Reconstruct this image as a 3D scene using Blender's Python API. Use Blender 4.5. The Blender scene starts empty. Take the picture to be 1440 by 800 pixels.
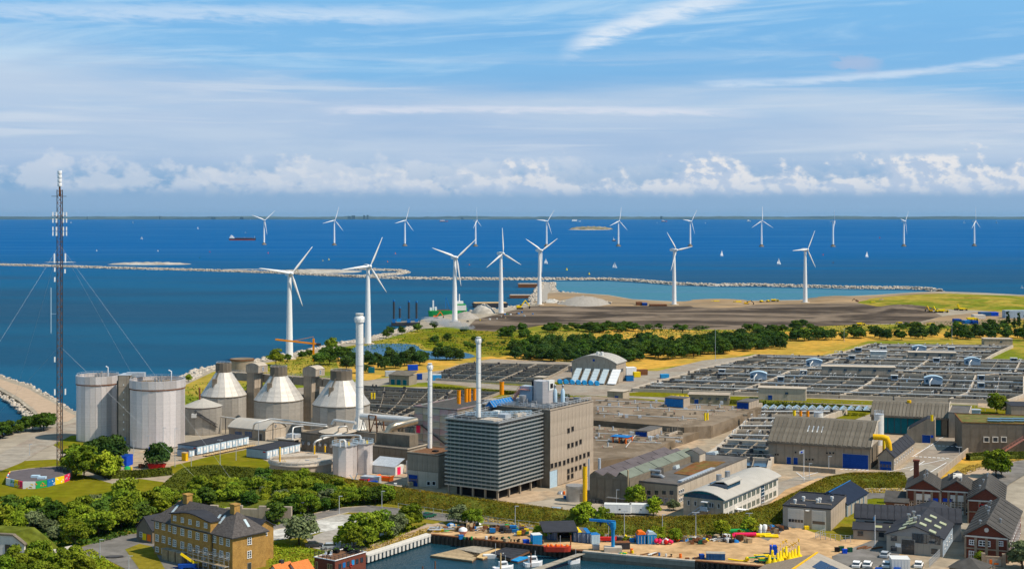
import bpy,math,random
import numpy as np
from math import sin,cos,tan,pi,radians,hypot,atan2
from mathutils import Vector,Matrix
random.seed(7)
S = bpy.context.scene
COL = S.collection
# ------------------------------------------------------------ camera
F,YH,H = 2025.0,303.0,80.0
cd = bpy.data.cameras.new("camera");cam = bpy.data.objects.new("camera",cd);COL.objects.link(cam)
cam.location = (0,0,H);cam.rotation_euler = (pi/2,0,0)
cd.sensor_width = 36;cd.lens = F/1440*36;cd.shift_y = -(399.4-YH)/1440
cd.clip_start = 1;cd.clip_end = 200000
S.camera = cam
# ------------------------------------------------------------ light
SUN_EL,SUN_AZ = radians(52),radians(112)      # azimuth clockwise from +Y
SDIR = Vector((sin(SUN_AZ)*cos(SUN_EL),cos(SUN_AZ)*cos(SUN_EL),sin(SUN_EL)))
ld = bpy.data.lights.new("sun",'SUN');ld.energy = 5.0;ld.angle = radians(0.5);ld.color = (1,.89,.75)
lo = bpy.data.objects.new("sun",ld);COL.objects.link(lo);lo.rotation_euler = SDIR.to_track_quat('Z','Y').to_euler()
S.view_settings.view_transform = 'Standard';S.view_settings.look = 'None'
S.view_settings.exposure = 0.0;S.view_settings.gamma = 1
S.cycles.max_bounces = 5;S.cycles.diffuse_bounces = 2;S.cycles.glossy_bounces = 3
S.cycles.transmission_bounces = 2;S.cycles.transparent_max_bounces = 4;S.cycles.volume_bounces = 0
S.cycles.use_adaptive_sampling = True;S.cycles.adaptive_threshold = 0.02

class NT:                                        # small helper to wire shader nodes
    def __init__(s,tree):s.t = tree;s.n = tree.nodes;s.l = tree.links
    def new(s,typ,**kw):
        n = s.n.new(typ)
        for k,v in kw.items():setattr(n,k,v)
        return n
    def put(s,sock,v):
        if hasattr(v,'links') or hasattr(v,'is_output'):s.l.new(v,sock)
        else:
            if isinstance(v,(tuple,list)) and len(v) == 3 and sock.type == 'RGBA':v = (*v,1)
            sock.default_value = v
    def m(s,op,a,b=0.0,c=0.0,clamp=False):
        n = s.new('ShaderNodeMath',operation=op,use_clamp=clamp)
        for i,v in enumerate((a,b,c)):
            if i < len(n.inputs):s.put(n.inputs[i],v)
        return n.outputs[0]
    def xyz(s,x,y,z):
        n = s.new('ShaderNodeCombineXYZ')
        for i,v in enumerate((x,y,z)):s.put(n.inputs[i],v)
        return n.outputs[0]
    def noise(s,vec,scale,detail=6,rough=.55,dist=0,dim='3D'):
        n = s.new('ShaderNodeTexNoise',noise_dimensions=dim)
        s.put(n.inputs['Vector'],vec);n.inputs['Scale'].default_value = scale
        n.inputs['Detail'].default_value = detail;n.inputs['Roughness'].default_value = rough
        n.inputs['Distortion'].default_value = dist
        return n.outputs[0]
    def ss(s,v,lo,hi,a=0.0,b=1.0):           # smoothstep
        n = s.new('ShaderNodeMapRange',interpolation_type='SMOOTHSTEP')
        for i,q in enumerate((v,lo,hi,a,b)):s.put(n.inputs[i],q)
        return n.outputs[0]
    def mix(s,f,a,b,mode='MIX'):
        n = s.new('ShaderNodeMix',data_type='RGBA',blend_type=mode)
        s.put(n.inputs[0],f);s.put(n.inputs[6],a);s.put(n.inputs[7],b)
        return n.outputs[2]

# ------------------------------------------------------------ sky
W = bpy.data.worlds.new("World");S.world = W;W.use_nodes = True
t = NT(W.node_tree);t.n.clear()
sky = t.new('ShaderNodeTexSky',sky_type='NISHITA');sky.sun_disc = False
sky.sun_elevation = SUN_EL;sky.sun_rotation = SUN_AZ;sky.altitude = 80
sky.air_density = 1.0;sky.dust_density = 0.6;sky.ozone_density = 2.2
tc = t.new('ShaderNodeTexCoord');sep = t.new('ShaderNodeSeparateXYZ');t.l.new(tc.outputs['Generated'],sep.inputs[0])
dx,dy,dz = sep.outputs
az = t.m('ARCTAN2',dx,dy);el = t.m('ARCSINE',dz)
skc = t.mix(1.0,sky.outputs[0],(0.036,0.036,0.036),'MULTIPLY')
# a clean-air blue that pales to a grey-blue at the horizon
base = t.mix(t.ss(el,.0,.16),(.25,.42,.64),(.150,.43,.80))
base = t.mix(t.ss(el,.15,.5),base,skc)
base = t.mix(t.ss(el,.04,.09),base,t.mix(t.noise(t.xyz(t.m('MULTIPLY',az,3),t.m('MULTIPLY',el,30),3.1),1.0,3),base,(.26,.55,.85)))
def layer(cur,f,c):return t.mix(f,cur,c)
def amul(*a):
    r = a[0]
    for b in a[1:]:r = t.m('MULTIPLY',r,b)
    return r
P2 = t.xyz(t.m('MULTIPLY',az,5.0),t.m('MULTIPLY',el,42.0),0.0)
warp = t.noise(t.xyz(t.m('MULTIPLY',az,7),t.m('MULTIPLY',el,20),5.0),1.0,3)
# grey-lilac altostratus sheet
n1 = t.noise(P2,1.0,9,.60,.35)
n1b = t.noise(t.xyz(t.m('MULTIPLY',az,2.2),t.m('MULTIPLY',el,24.0),9.0),1.0,5,.55)
top = t.m('ADD',.094,t.m('MULTIPLY',az,-.055))
sheet = amul(t.ss(el,.022,.04),t.ss(t.m('ADD',t.m('SUBTRACT',top,el),t.m('MULTIPLY',t.m('SUBTRACT',n1b,.5),.09)),-.012,.022))
den = t.ss(n1,.30,.62,.68,1.0)
c = layer(base,amul(sheet,den,.82),t.mix(t.ss(n1b,.35,.65),(.46,.58,.77),(.58,.68,.81)))
# brighter thin bars inside and above the sheet
bars = t.noise(t.xyz(t.m('ADD',t.m('MULTIPLY',az,4.2),3.3),t.m('MULTIPLY',el,95.0),2.0),1.0,7,.55,.5)
c = layer(c,amul(t.ss(bars,.50,.68),t.ss(el,.03,.05),t.ss(el,.125,.085),.45),(.70,.76,.84))
# high cirrus
ci = t.noise(t.xyz(t.m('ADD',t.m('MULTIPLY',az,5.0),t.m('MULTIPLY',el,9.0)),t.m('SUBTRACT',t.m('MULTIPLY',el,60.0),t.m('MULTIPLY',az,3.0)),7.7),1.0,9,.62,.6)
c = layer(c,amul(t.ss(ci,.47,.72),t.ss(el,.085,.11),.50),(.60,.78,.92))
# a bright plume with a ragged lower edge, and a long bar
def plume(cur,a0,e0,slope,curve,wid,lo,hi,amt,col):
    d = t.m('SUBTRACT',az,a0)
    line = t.m('ADD',t.m('ADD',e0,t.m('MULTIPLY',d,slope)),t.m('MULTIPLY',t.m('MULTIPLY',d,d),curve))
    rag = t.noise(t.xyz(t.m('ADD',t.m('MULTIPLY',az,40),t.m('MULTIPLY',el,60)),t.m('MULTIPLY',el,200),1.3),1.0,7,.6,.4)
    off = t.m('ABSOLUTE',t.m('SUBTRACT',t.m('ADD',el,t.m('MULTIPLY',t.m('SUBTRACT',rag,.5),wid*1.3)),line))
    f = amul(t.ss(off,wid,wid*.15),t.ss(az,lo,lo+.03),t.ss(az,hi,hi-.08),t.ss(rag,.25,.6,.35,1.0),amt)
    return layer(cur,f,col)
c = plume(c,.04,.116,.42,-1.05,.0105,.028,.20,.85,(.76,.84,.93))
c = plume(c,.18,.091,.02,.33,.0040,.12,.60,.55,(.70,.80,.92))
c = plume(c,-.02,.0735,.0,-.10,.0042,-.14,.19,.60,(.78,.80,.88))
c = plume(c,-.22,.137,.02,-.10,.0085,-.50,-.02,.60,(.66,.78,.92))
# small grey scraps
sc = t.noise(t.xyz(t.m('MULTIPLY',az,60),t.m('MULTIPLY',el,170),4.0),1.0,6,.6,.3)
box = amul(t.ss(t.m('ABSOLUTE',t.m('SUBTRACT',az,.2345)),.026,.004),t.ss(t.m('ABSOLUTE',t.m('SUBTRACT',el,.1025)),.0095,.001))
c = layer(c,amul(t.ss(t.m('ADD',sc,t.m('MULTIPLY',box,.25)),.53,.68),box,.8),(.40,.52,.74))
# cumulus row standing over the far coast
def cum(da,de):
    a = t.m('ADD',az,da);e = t.m('ADD',el,de)
    v = t.xyz(t.m('MULTIPLY',a,44.0),t.m('MULTIPLY',e,62.0),1.7)
    b = t.noise(v,1.0,8,.56,.1)
    vo = t.new('ShaderNodeTexVoronoi',feature='SMOOTH_F1');t.put(vo.inputs['Vector'],t.xyz(t.m('MULTIPLY',a,95.0),t.m('MULTIPLY',e,120.0),t.m('MULTIPLY',b,2.0)))
    vo.inputs['Scale'].default_value = 1.0
    return t.m('SUBTRACT',b,t.m('MULTIPLY',vo.outputs['Distance'],.16))
big = t.noise(t.xyz(t.m('MULTIPLY',az,9.0),0.0,4.4),1.0,4,.6)
right = t.ss(az,-.36,.36)
hgt = t.m('ADD',t.m('ADD',.017,t.m('MULTIPLY',right,.012)),t.m('MULTIPLY',t.m('SUBTRACT',big,.5),.050))
d0 = cum(0,0);d1 = cum(.0035,.0022)
prof = t.m('SUBTRACT',hgt,t.m('ABSOLUTE',t.m('SUBTRACT',el,.0165)))
prof = t.m('MULTIPLY',prof,16.0)
cov = amul(t.ss(t.m('ADD',d0,prof),.49,.66),t.ss(t.m('ADD',el,t.m('MULTIPLY',d0,.006)),.0135,.0205))
lit = t.ss(t.m('SUBTRACT',d0,d1),-.05,.07)
lit = t.m('MULTIPLY',lit,t.ss(el,.013,.030,.45,1.0))
ccol = t.mix(lit,(.47,.58,.75),(.84,.83,.83))
c = layer(c,amul(cov,t.ss(az,-.40,.15,.22,.88)),ccol)
# second, farther fainter row behind on the left
d2 = cum(3.3,.4)
cov2 = amul(t.ss(t.m('ADD',d2,t.m('MULTIPLY',t.m('SUBTRACT',.017,t.m('ABSOLUTE',t.m('SUBTRACT',el,.024))),14.0)),.47,.62),t.ss(el,.0145,.022),t.ss(az,.2,-.15,.15,.55))
c = layer(c,cov2,(.68,.73,.81))
# grey-blue band under the clouds
c = layer(c,amul(t.ss(el,.021,.010),.6),(.29,.44,.64))
bg = t.new('ShaderNodeBackground');t.put(bg.inputs[0],c);bg.inputs[1].default_value = 1.0
out = t.new('ShaderNodeOutputWorld');t.l.new(bg.outputs[0],out.inputs[0])

W.cycles.sampling_method = 'MANUAL';W.cycles.sample_map_resolution = 256
# ------------------------------------------------------------ picture-to-ground helper
def G(x,y,z=0.0):
    """point of the plane at height z seen at pixel x,y of the 1440x800 photograph"""
    Y = (H-z)*F/(y-YH)
    return Vector(((x-720)*Y/F,Y,z))
def GY(x,Y,z=0.0):return Vector(((x-720)*Y/F,Y,z))
def hpx(y_base,y_top):                          # height of something standing at y_base with its top at y_top
    return (y_base-y_top)/(y_base-YH)*H

# ------------------------------------------------------------ materials
MATS = {}
def mat(name,col,rough=.85,var=.18,sc=.6,bump=0.0,bsc=None,metal=0.0,rand=0.0,col2=None,c2sc=.05,c2w=.12,spec=.03,stretch=(1,1,1),hue=0,emit=0,alpha=None,bdist=.05,c2mid=.5,streak=0,world=False):
    m = bpy.data.materials.new(name);m.use_nodes = True;t = NT(m.node_tree)
    b = m.node_tree.nodes['Principled BSDF']
    tc = t.new('ShaderNodeTexCoord');co = tc.outputs['Object']
    if world:
        ge = t.new('ShaderNodeNewGeometry');co = ge.outputs['Position']
    mp = t.new('ShaderNodeMapping');t.l.new(co,mp.inputs[0]);mp.inputs['Scale'].default_value = stretch
    v = mp.outputs[0]
    n = t.noise(v,sc,8,.62)
    c = (*col,1)
    if col2 is not None:
        c = t.mix(t.ss(t.noise(v,c2sc,7,.65,.6),c2mid-c2w,c2mid+c2w),col,col2)
    c = t.mix(1.0,c,t.mix(t.ss(n,.25,.75),(1-var,)*3,(1+var,)*3),'MULTIPLY')
    if streak:
        mp2 = t.new('ShaderNodeMapping');t.l.new(co,mp2.inputs[0]);mp2.inputs['Scale'].default_value = (1.4,1.4,.12)
        st = t.noise(mp2.outputs[0],1.0,6,.6)
        c = t.mix(1.0,c,t.mix(t.ss(st,.45,.8),(1,1,1),(1-streak,)*3),'MULTIPLY')
    if rand:
        oi = t.new('ShaderNodeObjectInfo')
        c = t.mix(1.0,c,t.mix(oi.outputs['Random'],(1-rand,)*3,(1+rand,)*3),'MULTIPLY')
        if hue:
            hs = t.new('ShaderNodeHueSaturation');t.put(hs.inputs['Color'],c)
            t.put(hs.inputs['Hue'],t.m('ADD',.5,t.m('MULTIPLY',t.m('SUBTRACT',t.m('FRACT',t.m('MULTIPLY',oi.outputs['Random'],7.3)),.5),hue)))
            c = hs.outputs[0]
    t.put(b.inputs['Base Color'],c)
    b.inputs['Roughness'].default_value = rough;b.inputs['Metallic'].default_value = metal
    b.inputs['Specular IOR Level'].default_value = 0 if world else spec
    if bump:
        bn = t.new('ShaderNodeBump');bn.inputs['Strength'].default_value = bump;bn.inputs['Distance'].default_value = bdist
        t.put(bn.inputs['Height'],t.noise(v,bsc or sc*4,8,.65));t.l.new(bn.outputs[0],b.inputs['Normal'])
    MATS[name] = m
    return m
def plain(name,col,**k):return mat(name,col,**{**dict(var=.10,sc=1.5),**k})
# ------------------------------------------------------------ mesh builder
class B:
    def __init__(s):s.v = [];s.f = [];s.mi = [];s.mats = [];s.cur = 0;s.sm = []
    def use(s,m):
        m = MATS[m] if isinstance(m,str) else m
        if m not in s.mats:s.mats.append(m)
        s.cur = s.mats.index(m);return s
    def add(s,vs,fs,smooth=False):
        o = len(s.v);s.v += [tuple(p) for p in vs]
        for f in fs:s.f.append(tuple(i+o for i in f));s.mi.append(s.cur);s.sm.append(smooth)
        return s
    def box(s,x0,x1,y0,y1,z0,z1):
        return s.add([(x0,y0,z0),(x1,y0,z0),(x1,y1,z0),(x0,y1,z0),(x0,y0,z1),(x1,y0,z1),(x1,y1,z1),(x0,y1,z1)],
                     [(0,3,2,1),(4,5,6,7),(0,1,5,4),(1,2,6,5),(2,3,7,6),(3,0,4,7)])
    def cbox(s,cx,cy,cz,w,d,h):return s.box(cx-w/2,cx+w/2,cy-d/2,cy+d/2,cz,cz+h)
    def prism(s,pts,z0,z1):                    # ccw polygon, vertical
        n = len(pts)
        if sum(pts[i][0]*pts[(i+1)%n][1]-pts[(i+1)%n][0]*pts[i][1] for i in range(n)) < 0:pts = pts[::-1]
        return s.add([(p[0],p[1],z0) for p in pts]+[(p[0],p[1],z1) for p in pts],
                     [tuple(range(n-1,-1,-1)),tuple(range(n,2*n))]+[(i,(i+1)%n,n+(i+1)%n,n+i) for i in range(n)])
    def ext(s,prof,y0,y1):                     # profile of (x,z) extruded along y
        n = len(prof)
        if sum(prof[i][0]*prof[(i+1)%n][1]-prof[(i+1)%n][0]*prof[i][1] for i in range(n)) < 0:prof = prof[::-1]
        return s.add([(p[0],y0,p[1]) for p in prof]+[(p[0],y1,p[1]) for p in prof],
                     [tuple(range(n)),tuple(range(2*n-1,n-1,-1))]+[(i,n+i,n+(i+1)%n,(i+1)%n) for i in range(n)])
    def exx(s,prof,x0,x1):                     # profile of (y,z) extruded along x
        n = len(prof)
        if sum(prof[i][0]*prof[(i+1)%n][1]-prof[(i+1)%n][0]*prof[i][1] for i in range(n)) < 0:prof = prof[::-1]
        return s.add([(x0,p[0],p[1]) for p in prof]+[(x1,p[0],p[1]) for p in prof],
                     [tuple(range(n-1,-1,-1)),tuple(range(n,2*n))]+[(i,(i+1)%n,n+(i+1)%n,n+i) for i in range(n)])
    def lathe(s,prof,n=16,cx=0,cy=0,cap=True,smooth=True):
        vs = [];fs = []
        for r,z in prof:
            for i in range(n):vs.append((cx+r*cos(2*pi*i/n),cy+r*sin(2*pi*i/n),z))
        for k in range(len(prof)-1):
            for i in range(n):fs.append((k*n+i,k*n+(i+1)%n,(k+1)*n+(i+1)%n,(k+1)*n+i))
        s.add(vs,fs,smooth)
        if cap:
            s.add([vs[i] for i in range(n)],[tuple(range(n-1,-1,-1))]);s.add(vs[-n:],[tuple(range(n))])
        return s
    def cyl(s,cx,cy,z0,z1,r,n=12,r1=None):return s.lathe([(r,z0),(r if r1 is None else r1,z1)],n,cx,cy)
    def tube(s,pts,r,n=6,r1=None):
        pts = [Vector(p) for p in pts];vs = [];fs = [];N = len(pts)
        for k,p in enumerate(pts):
            d = (pts[min(k+1,N-1)]-pts[max(k-1,0)]).normalized()
            a = d.cross(Vector((0,0,1)))
            if a.length < .05:a = d.cross(Vector((1,0,0)))
            a.normalize();b = d.cross(a)
            rr = r if r1 is None else r+(r1-r)*k/(N-1)
            for i in range(n):
                vs.append(p+a*rr*cos(2*pi*i/n)+b*rr*sin(2*pi*i/n))
        for k in range(N-1):
            for i in range(n):fs.append((k*n+i,(k+1)*n+i,(k+1)*n+(i+1)%n,k*n+(i+1)%n))
        s.add(vs,fs,n > 5);s.add(vs[:n],[tuple(range(n))]);s.add(vs[-n:],[tuple(range(n-1,-1,-1))])
        return s
    def beam(s,p,q,w,h=None):
        p,q = Vector(p),Vector(q);h = h or w;d = (q-p).normalized()
        a = d.cross(Vector((0,0,1)))
        if a.length < .05:a = Vector((1,0,0))
        a.normalize();b = a.cross(d)
        vs = [P+a*w/2*i+b*h/2*j for P in (p,q) for i,j in ((-1,-1),(1,-1),(1,1),(-1,1))]
        return s.add(vs,[(0,1,2,3),(7,6,5,4),(0,4,5,1),(1,5,6,2),(2,6,7,3),(3,7,4,0)])
    def ball(s,cx,cy,cz,rx,ry=None,rz=None,n=10,m=6):
        ry = ry or rx;rz = rz or rx
        return s.add([(cx+rx*max(sin(pi*j/m),.02)*cos(2*pi*i/n),cy+ry*max(sin(pi*j/m),.02)*sin(2*pi*i/n),cz-rz*cos(pi*j/m)) for j in range(m+1) for i in range(n)],
                     [(j*n+i,j*n+(i+1)%n,(j+1)*n+(i+1)%n,(j+1)*n+i) for j in range(m) for i in range(n)],True)
    def quad(s,*p):return s.add(p,[tuple(range(len(p)))])
    def slab(s,pts,t):                          # planar polygon given thickness t downwards
        n = len(pts)
        a = Vector((0,0,0))
        for i in range(n):a += Vector(pts[i]).cross(Vector(pts[(i+1)%n]))
        if a.z < 0:pts = pts[::-1]
        return s.add([tuple(p) for p in pts]+[(p[0],p[1],p[2]-t) for p in pts],
                     [tuple(range(n)),tuple(range(2*n-1,n-1,-1))]+[(i,n+i,n+(i+1)%n,(i+1)%n) for i in range(n)])
    def mesh(s,name):
        me = bpy.data.meshes.new(name);me.from_pydata(s.v,[],s.f)
        for m in s.mats:me.materials.append(m)
        if len(s.mats) > 1:me.polygons.foreach_set('material_index',s.mi)
        if any(s.sm):me.polygons.foreach_set('use_smooth',s.sm)
        me.update();return me
    def bd(s,name,parent):return s.build(name,None,parent)
    def build(s,name,m=None,parent=None,**k):
        if m is not None:s.use(m);s.mi = [0]*len(s.f);s.mats = [MATS[m] if isinstance(m,str) else m]
        return obj(name,s.mesh(name),parent,**k)
def U(m):return B().use(m)
def obj(name,me,parent=None,loc=None,rot=None,label=None,cat=None,group=None,kind=None):
    o = bpy.data.objects.new(name,me);COL.objects.link(o)
    if parent is not None:o.parent = parent
    if loc is not None:o.location = loc
    if rot is not None:o.rotation_euler = rot if isinstance(rot,(tuple,list)) else (0,0,rot)
    if label:o['label'] = label
    if cat:o['category'] = cat
    if group:o['group'] = group
    if kind:o['kind'] = kind
    return o
def thing(name,label,cat,loc=(0,0,0),rz=0,group=None):return obj(name,None,None,loc,rz,label,cat,group)
KIDS = {}
def copy_tree(o,loc=None,rz=None,label=None,group=None,parent=None,scale=None):
    if not KIDS or o not in KIDS:
        KIDS[o] = [c for c in COL.objects if c.parent == o]
    c = o.copy();COL.objects.link(c)
    if parent is not None:c.parent = parent
    if loc is not None:c.location = loc
    if rz is not None:c.rotation_euler = (0,0,rz)
    if scale is not None:c.scale = (scale,)*3 if not isinstance(scale,(tuple,list)) else scale
    if label:c['label'] = label
    if group:c['group'] = group
    for k in KIDS[o]:copy_tree(k,parent=c)
    return c

ZN = [0]
def zone(name,pts,z,m,kind='structure',parent=None):
    ZN[0] += 1;z += ZN[0]*.0011
    b = U(m);b.add([G(x,y,0)+Vector((0,0,z)) for x,y in pts],[tuple(range(len(pts)))])
    # make the face look up
    a = sum((b.v[i][0]*b.v[(i+1)%len(b.v)][1]-b.v[(i+1)%len(b.v)][0]*b.v[i][1]) for i in range(len(b.v)))
    if a < 0:b.f = [f[::-1] for f in b.f]
    return b.build(name,None,parent,kind=kind)

# ------------------------------------------------------------ leaves, rocks (numpy)
def np_mesh(name,V,Fq,m,smooth=False):
    me = bpy.data.meshes.new(name);V = np.asarray(V,np.float32);Fq = np.asarray(Fq,np.int32)
    me.vertices.add(len(V));me.vertices.foreach_set('co',V.ravel())
    k = Fq.shape[1];me.loops.add(Fq.size);me.loops.foreach_set('vertex_index',Fq.ravel())
    me.polygons.add(len(Fq));me.polygons.foreach_set('loop_start',np.arange(0,Fq.size,k,dtype=np.int32))
    me.polygons.foreach_set('loop_total',np.full(len(Fq),k,np.int32))
    if smooth:me.polygons.foreach_set('use_smooth',np.ones(len(Fq),bool))
    me.materials.append(MATS[m] if isinstance(m,str) else m);me.update(calc_edges=True);return me
RNG = np.random.default_rng(11)
def leaf_quads(C,size,up=.35,nrm=None):
    """quads centred on C (n,3) with random tilt; returns V,F"""
    n = len(C);s = np.asarray(size)*RNG.uniform(.6,1.35,n)
    N = RNG.normal(size=(n,3));N[:,2] += up
    if nrm is not None:N += nrm*1.6
    N /= np.linalg.norm(N,axis=1)[:,None]
    A = np.cross(N,RNG.normal(size=(n,3)));A /= np.linalg.norm(A,axis=1)[:,None]+1e-9
    Bv = np.cross(N,A);A = A*s[:,None];Bv = Bv*(s*.7)[:,None]
    V = np.stack([C-A,C-Bv*.8,C+A,C+Bv],1).reshape(-1,3)
    return V,np.arange(4*n).reshape(n,4)
def crown_mesh(name,m,rx,rz,zc,nclump=26,per=70,leaf=.35,flat=.75,seed=1,taper=0.0,bare=0):
    global RNG
    RNG = np.random.default_rng(seed)
    C = [];Nn = []
    for k in range(nclump):
        th = RNG.uniform(0,2*pi);ph = RNG.uniform(-.75,1)
        rr = RNG.uniform(.45,.92)
        q = math.sqrt(max(0,1-ph*ph))
        tp = 1-taper*(ph+1)/2
        c = np.array([cos(th)*q*rx*rr*tp,sin(th)*q*rx*rr*tp,zc+ph*rz*rr])
        cr = rx*RNG.uniform(.24,.42)
        d = RNG.normal(size=(per,3));d /= np.linalg.norm(d,axis=1)[:,None]
        d[:,2] = np.where(d[:,2] < -.3,-d[:,2],d[:,2])
        p = c+d*cr*np.array([1,1,flat])*RNG.uniform(.75,1.1,(per,1))
        C.append(p);Nn.append(d)
    C = np.concatenate(C);Nn = np.concatenate(Nn)
    V,Fq = leaf_quads(C,leaf,nrm=Nn)
    return np_mesh(name,V,Fq,m)
ICO = None
def ico():
    global ICO
    if ICO is None:
        import bmesh
        bm = bmesh.new();bmesh.ops.create_icosphere(bm,subdivisions=1,radius=1)
        ICO = (np.array([v.co[:] for v in bm.verts]),np.array([[v.index for v in f.verts] for f in bm.faces]));bm.free()
    return ICO
def rocks_mesh(name,C,size,m,squash=.7):
    V0,F0 = ico();n = len(C);k = len(V0)
    s = np.asarray(size)*RNG.uniform(.55,1.35,n)
    V = V0[None]*RNG.uniform(.65,1.15,(n,k,1))*s[:,None,None]*np.stack([RNG.uniform(.7,1.3,n),RNG.uniform(.7,1.3,n),np.full(n,squash)],1)[:,None,:]
    th = RNG.uniform(0,2*pi,n);c,sn = np.cos(th)[:,None],np.sin(th)[:,None]
    X = V[...,0]*c-V[...,1]*sn;Y = V[...,0]*sn+V[...,1]*c
    V = np.stack([X,Y,V[...,2]],-1)+np.asarray(C)[:,None,:]
    Fq = (F0[None]+(np.arange(n)*k)[:,None,None]).reshape(-1,3)
    return np_mesh(name,V.reshape(-1,3),Fq,m)
def along(pts,n):
    """n random points on a polyline, with the local normal"""
    P = np.array([[p[0],p[1]] for p in pts]);d = np.diff(P,axis=0);L = np.linalg.norm(d,axis=1)
    cum = np.concatenate([[0],np.cumsum(L)]);s = RNG.uniform(0,cum[-1],n)
    i = np.clip(np.searchsorted(cum,s)-1,0,len(L)-1);f = (s-cum[i])/L[i]
    return P[i]+d[i]*f[:,None],np.stack([-d[i,1],d[i,0]],1)/L[i][:,None],s
def inpoly(P,poly):
    x,y = P[:,0],P[:,1];c = np.zeros(len(P),bool);n = len(poly)
    for i in range(n):
        x1,y1 = poly[i][:2];x2,y2 = poly[(i+1) % n][:2]
        c ^= ((y1 > y) != (y2 > y)) & (x < (x2-x1)*(y-y1)/((y2-y1) or 1e-9)+x1)
    return c
def scatter(pxpoly,n):
    """about n points spread over a picture-space polygon laid on the ground, even per square metre"""
    W_ = [G(x,y) for x,y in pxpoly];P = np.array([[w.x,w.y] for w in W_])
    lo,hi = P.min(0),P.max(0);out = [];tot = 0
    for _ in range(60):
        q = RNG.uniform(lo,hi,(n,2));q = q[inpoly(q,P)];out.append(q);tot += len(q)
        if tot >= n:break
    return np.concatenate(out)[:n]
def lump(x,y,f=.05,o=0):return (np.sin(x*f+o)*np.cos(y*f*1.3+o*2)+.5*np.sin(x*f*2.7+y*f*1.9+o)+.35*np.cos(y*f*4.1-x*f*3.3+o*3))/1.85
# ------------------------------------------------------------ material list
def water(name,col,col2,rough=.25,bump=.35,scale=.25,spec=.5,deep=None):
    m = bpy.data.materials.new(name);m.use_nodes = True;t = NT(m.node_tree)
    b = m.node_tree.nodes['Principled BSDF'];ge = t.new('ShaderNodeNewGeometry')
    mp = t.new('ShaderNodeMapping');t.l.new(ge.outputs['Position'],mp.inputs[0]);mp.inputs['Scale'].default_value = (1,1,1)
    v = mp.outputs[0]
    mp2 = t.new('ShaderNodeMapping');t.l.new(ge.outputs['Position'],mp2.inputs[0]);mp2.inputs['Scale'].default_value = (.0012,.0050,1)
    big = t.noise(mp2.outputs[0],1.0,8,.6,.8)
    cc = t.mix(t.ss(big,.38,.62),col,col2)
    if deep:                                      # the water deepens away from the shore
        sp = t.new('ShaderNodeSeparateXYZ');t.l.new(ge.outputs['Position'],sp.inputs[0]);cc = t.mix(t.ss(t.m('ADD',sp.outputs[1],t.m('MULTIPLY',big,900)),1500,4200,0,.92),cc,deep)
    t.put(b.inputs['Base Color'],cc)
    b.inputs['IOR'].default_value = 1.33;b.inputs['Specular IOR Level'].default_value = spec
    t.put(b.inputs['Roughness'],t.ss(big,.3,.7,rough*.8,rough*1.25))
    bn = t.new('ShaderNodeBump');bn.inputs['Strength'].default_value = bump;bn.inputs['Distance'].default_value = .6
    h = t.m('ADD',t.noise(v,scale,6,.7,.5),t.m('MULTIPLY',t.noise(v,scale*.16,5,.6,.5),2.0))
    t.put(bn.inputs['Height'],h);t.l.new(bn.outputs[0],b.inputs['Normal'])
    MATS[name] = m
water('sea',(.008,.060,.122),(.012,.092,.175),.5,1.0,.22,.015,(.0,.092,.275))
water('lagoon',(.025,.135,.20),(.04,.165,.22),.4,.6,.3,.25)
water('pondwater',(.012,.075,.15),(.02,.09,.17),.3,.4,.6,.4)
water('dockwater',(.006,.035,.055),(.008,.045,.07),.22,.35,.9,.45)
water('tankwater',(.035,.035,.03),(.05,.045,.035),.12,.10,1.5,.5)
water('tankblue',(.02,.04,.07),(.03,.06,.09),.06,.06,1.5,.8)
mat('ground',(.30,.26,.20),var=.2,sc=.15,col2=(.36,.31,.24),c2sc=.02,world=True)
mat('grass',(.145,.16,.010),var=.28,sc=.35,col2=(.21,.17,.02),c2sc=.035,c2w=.10,bump=.6,bsc=1.5,world=True,bdist=.3)
mat('lawn',(.15,.15,.008),var=.22,sc=.3,col2=(.18,.155,.012),c2sc=.05,bump=.5,bsc=1.5,world=True,bdist=.2)
mat('drygrass',(.56,.315,.055),var=.25,sc=.2,col2=(.36,.25,.045),c2sc=.02,c2w=.1,bump=.6,bsc=1,world=True,bdist=.3)
mat('scrubland',(.34,.255,.045),var=.3,sc=.12,col2=(.15,.18,.018),c2sc=.018,c2w=.08,bump=.6,bsc=.8,world=True,bdist=.4)
mat('darkearth',(.20,.155,.115),var=.3,sc=.08,col2=(.065,.052,.042),c2sc=.022,c2w=.08,stretch=(.5,1.0,1),bump=.5,bsc=.5,world=True,bdist=.5)
mat('sandearth',(.34,.235,.135),var=.22,sc=.06,col2=(.25,.19,.125),c2sc=.015,stretch=(.5,1,1),bump=.5,bsc=.5,world=True,bdist=.5)
mat('asphalt',(.285,.235,.185),c2w=.05,var=.2,sc=.3,col2=(.31,.275,.225),c2sc=.05,world=True)
mat('newasphalt',(.062,.062,.066),var=.14,sc=.3,col2=(.085,.085,.088),c2sc=.08,world=True)
mat('midasphalt',(.165,.155,.14),c2w=.05,var=.22,sc=.25,col2=(.20,.185,.17),c2sc=.06,world=True)
mat('yard',(.42,.31,.205),c2w=.05,var=.24,sc=.35,col2=(.33,.27,.195),c2sc=.04,world=True)
mat('sandyard',(.56,.365,.19),var=.24,sc=.35,col2=(.40,.255,.13),c2sc=.07,c2w=.10,world=True)
mat('pinkpath',(.43,.32,.225),var=.12,sc=.3,world=True)
mat('rubble',(.55,.53,.48),var=.3,sc=.6,col2=(.35,.33,.29),c2sc=.12,world=True,bump=.5)
mat('rock',(.40,.34,.27),var=.45,sc=.6,col2=(.50,.45,.38),c2sc=.4,world=True)
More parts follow.
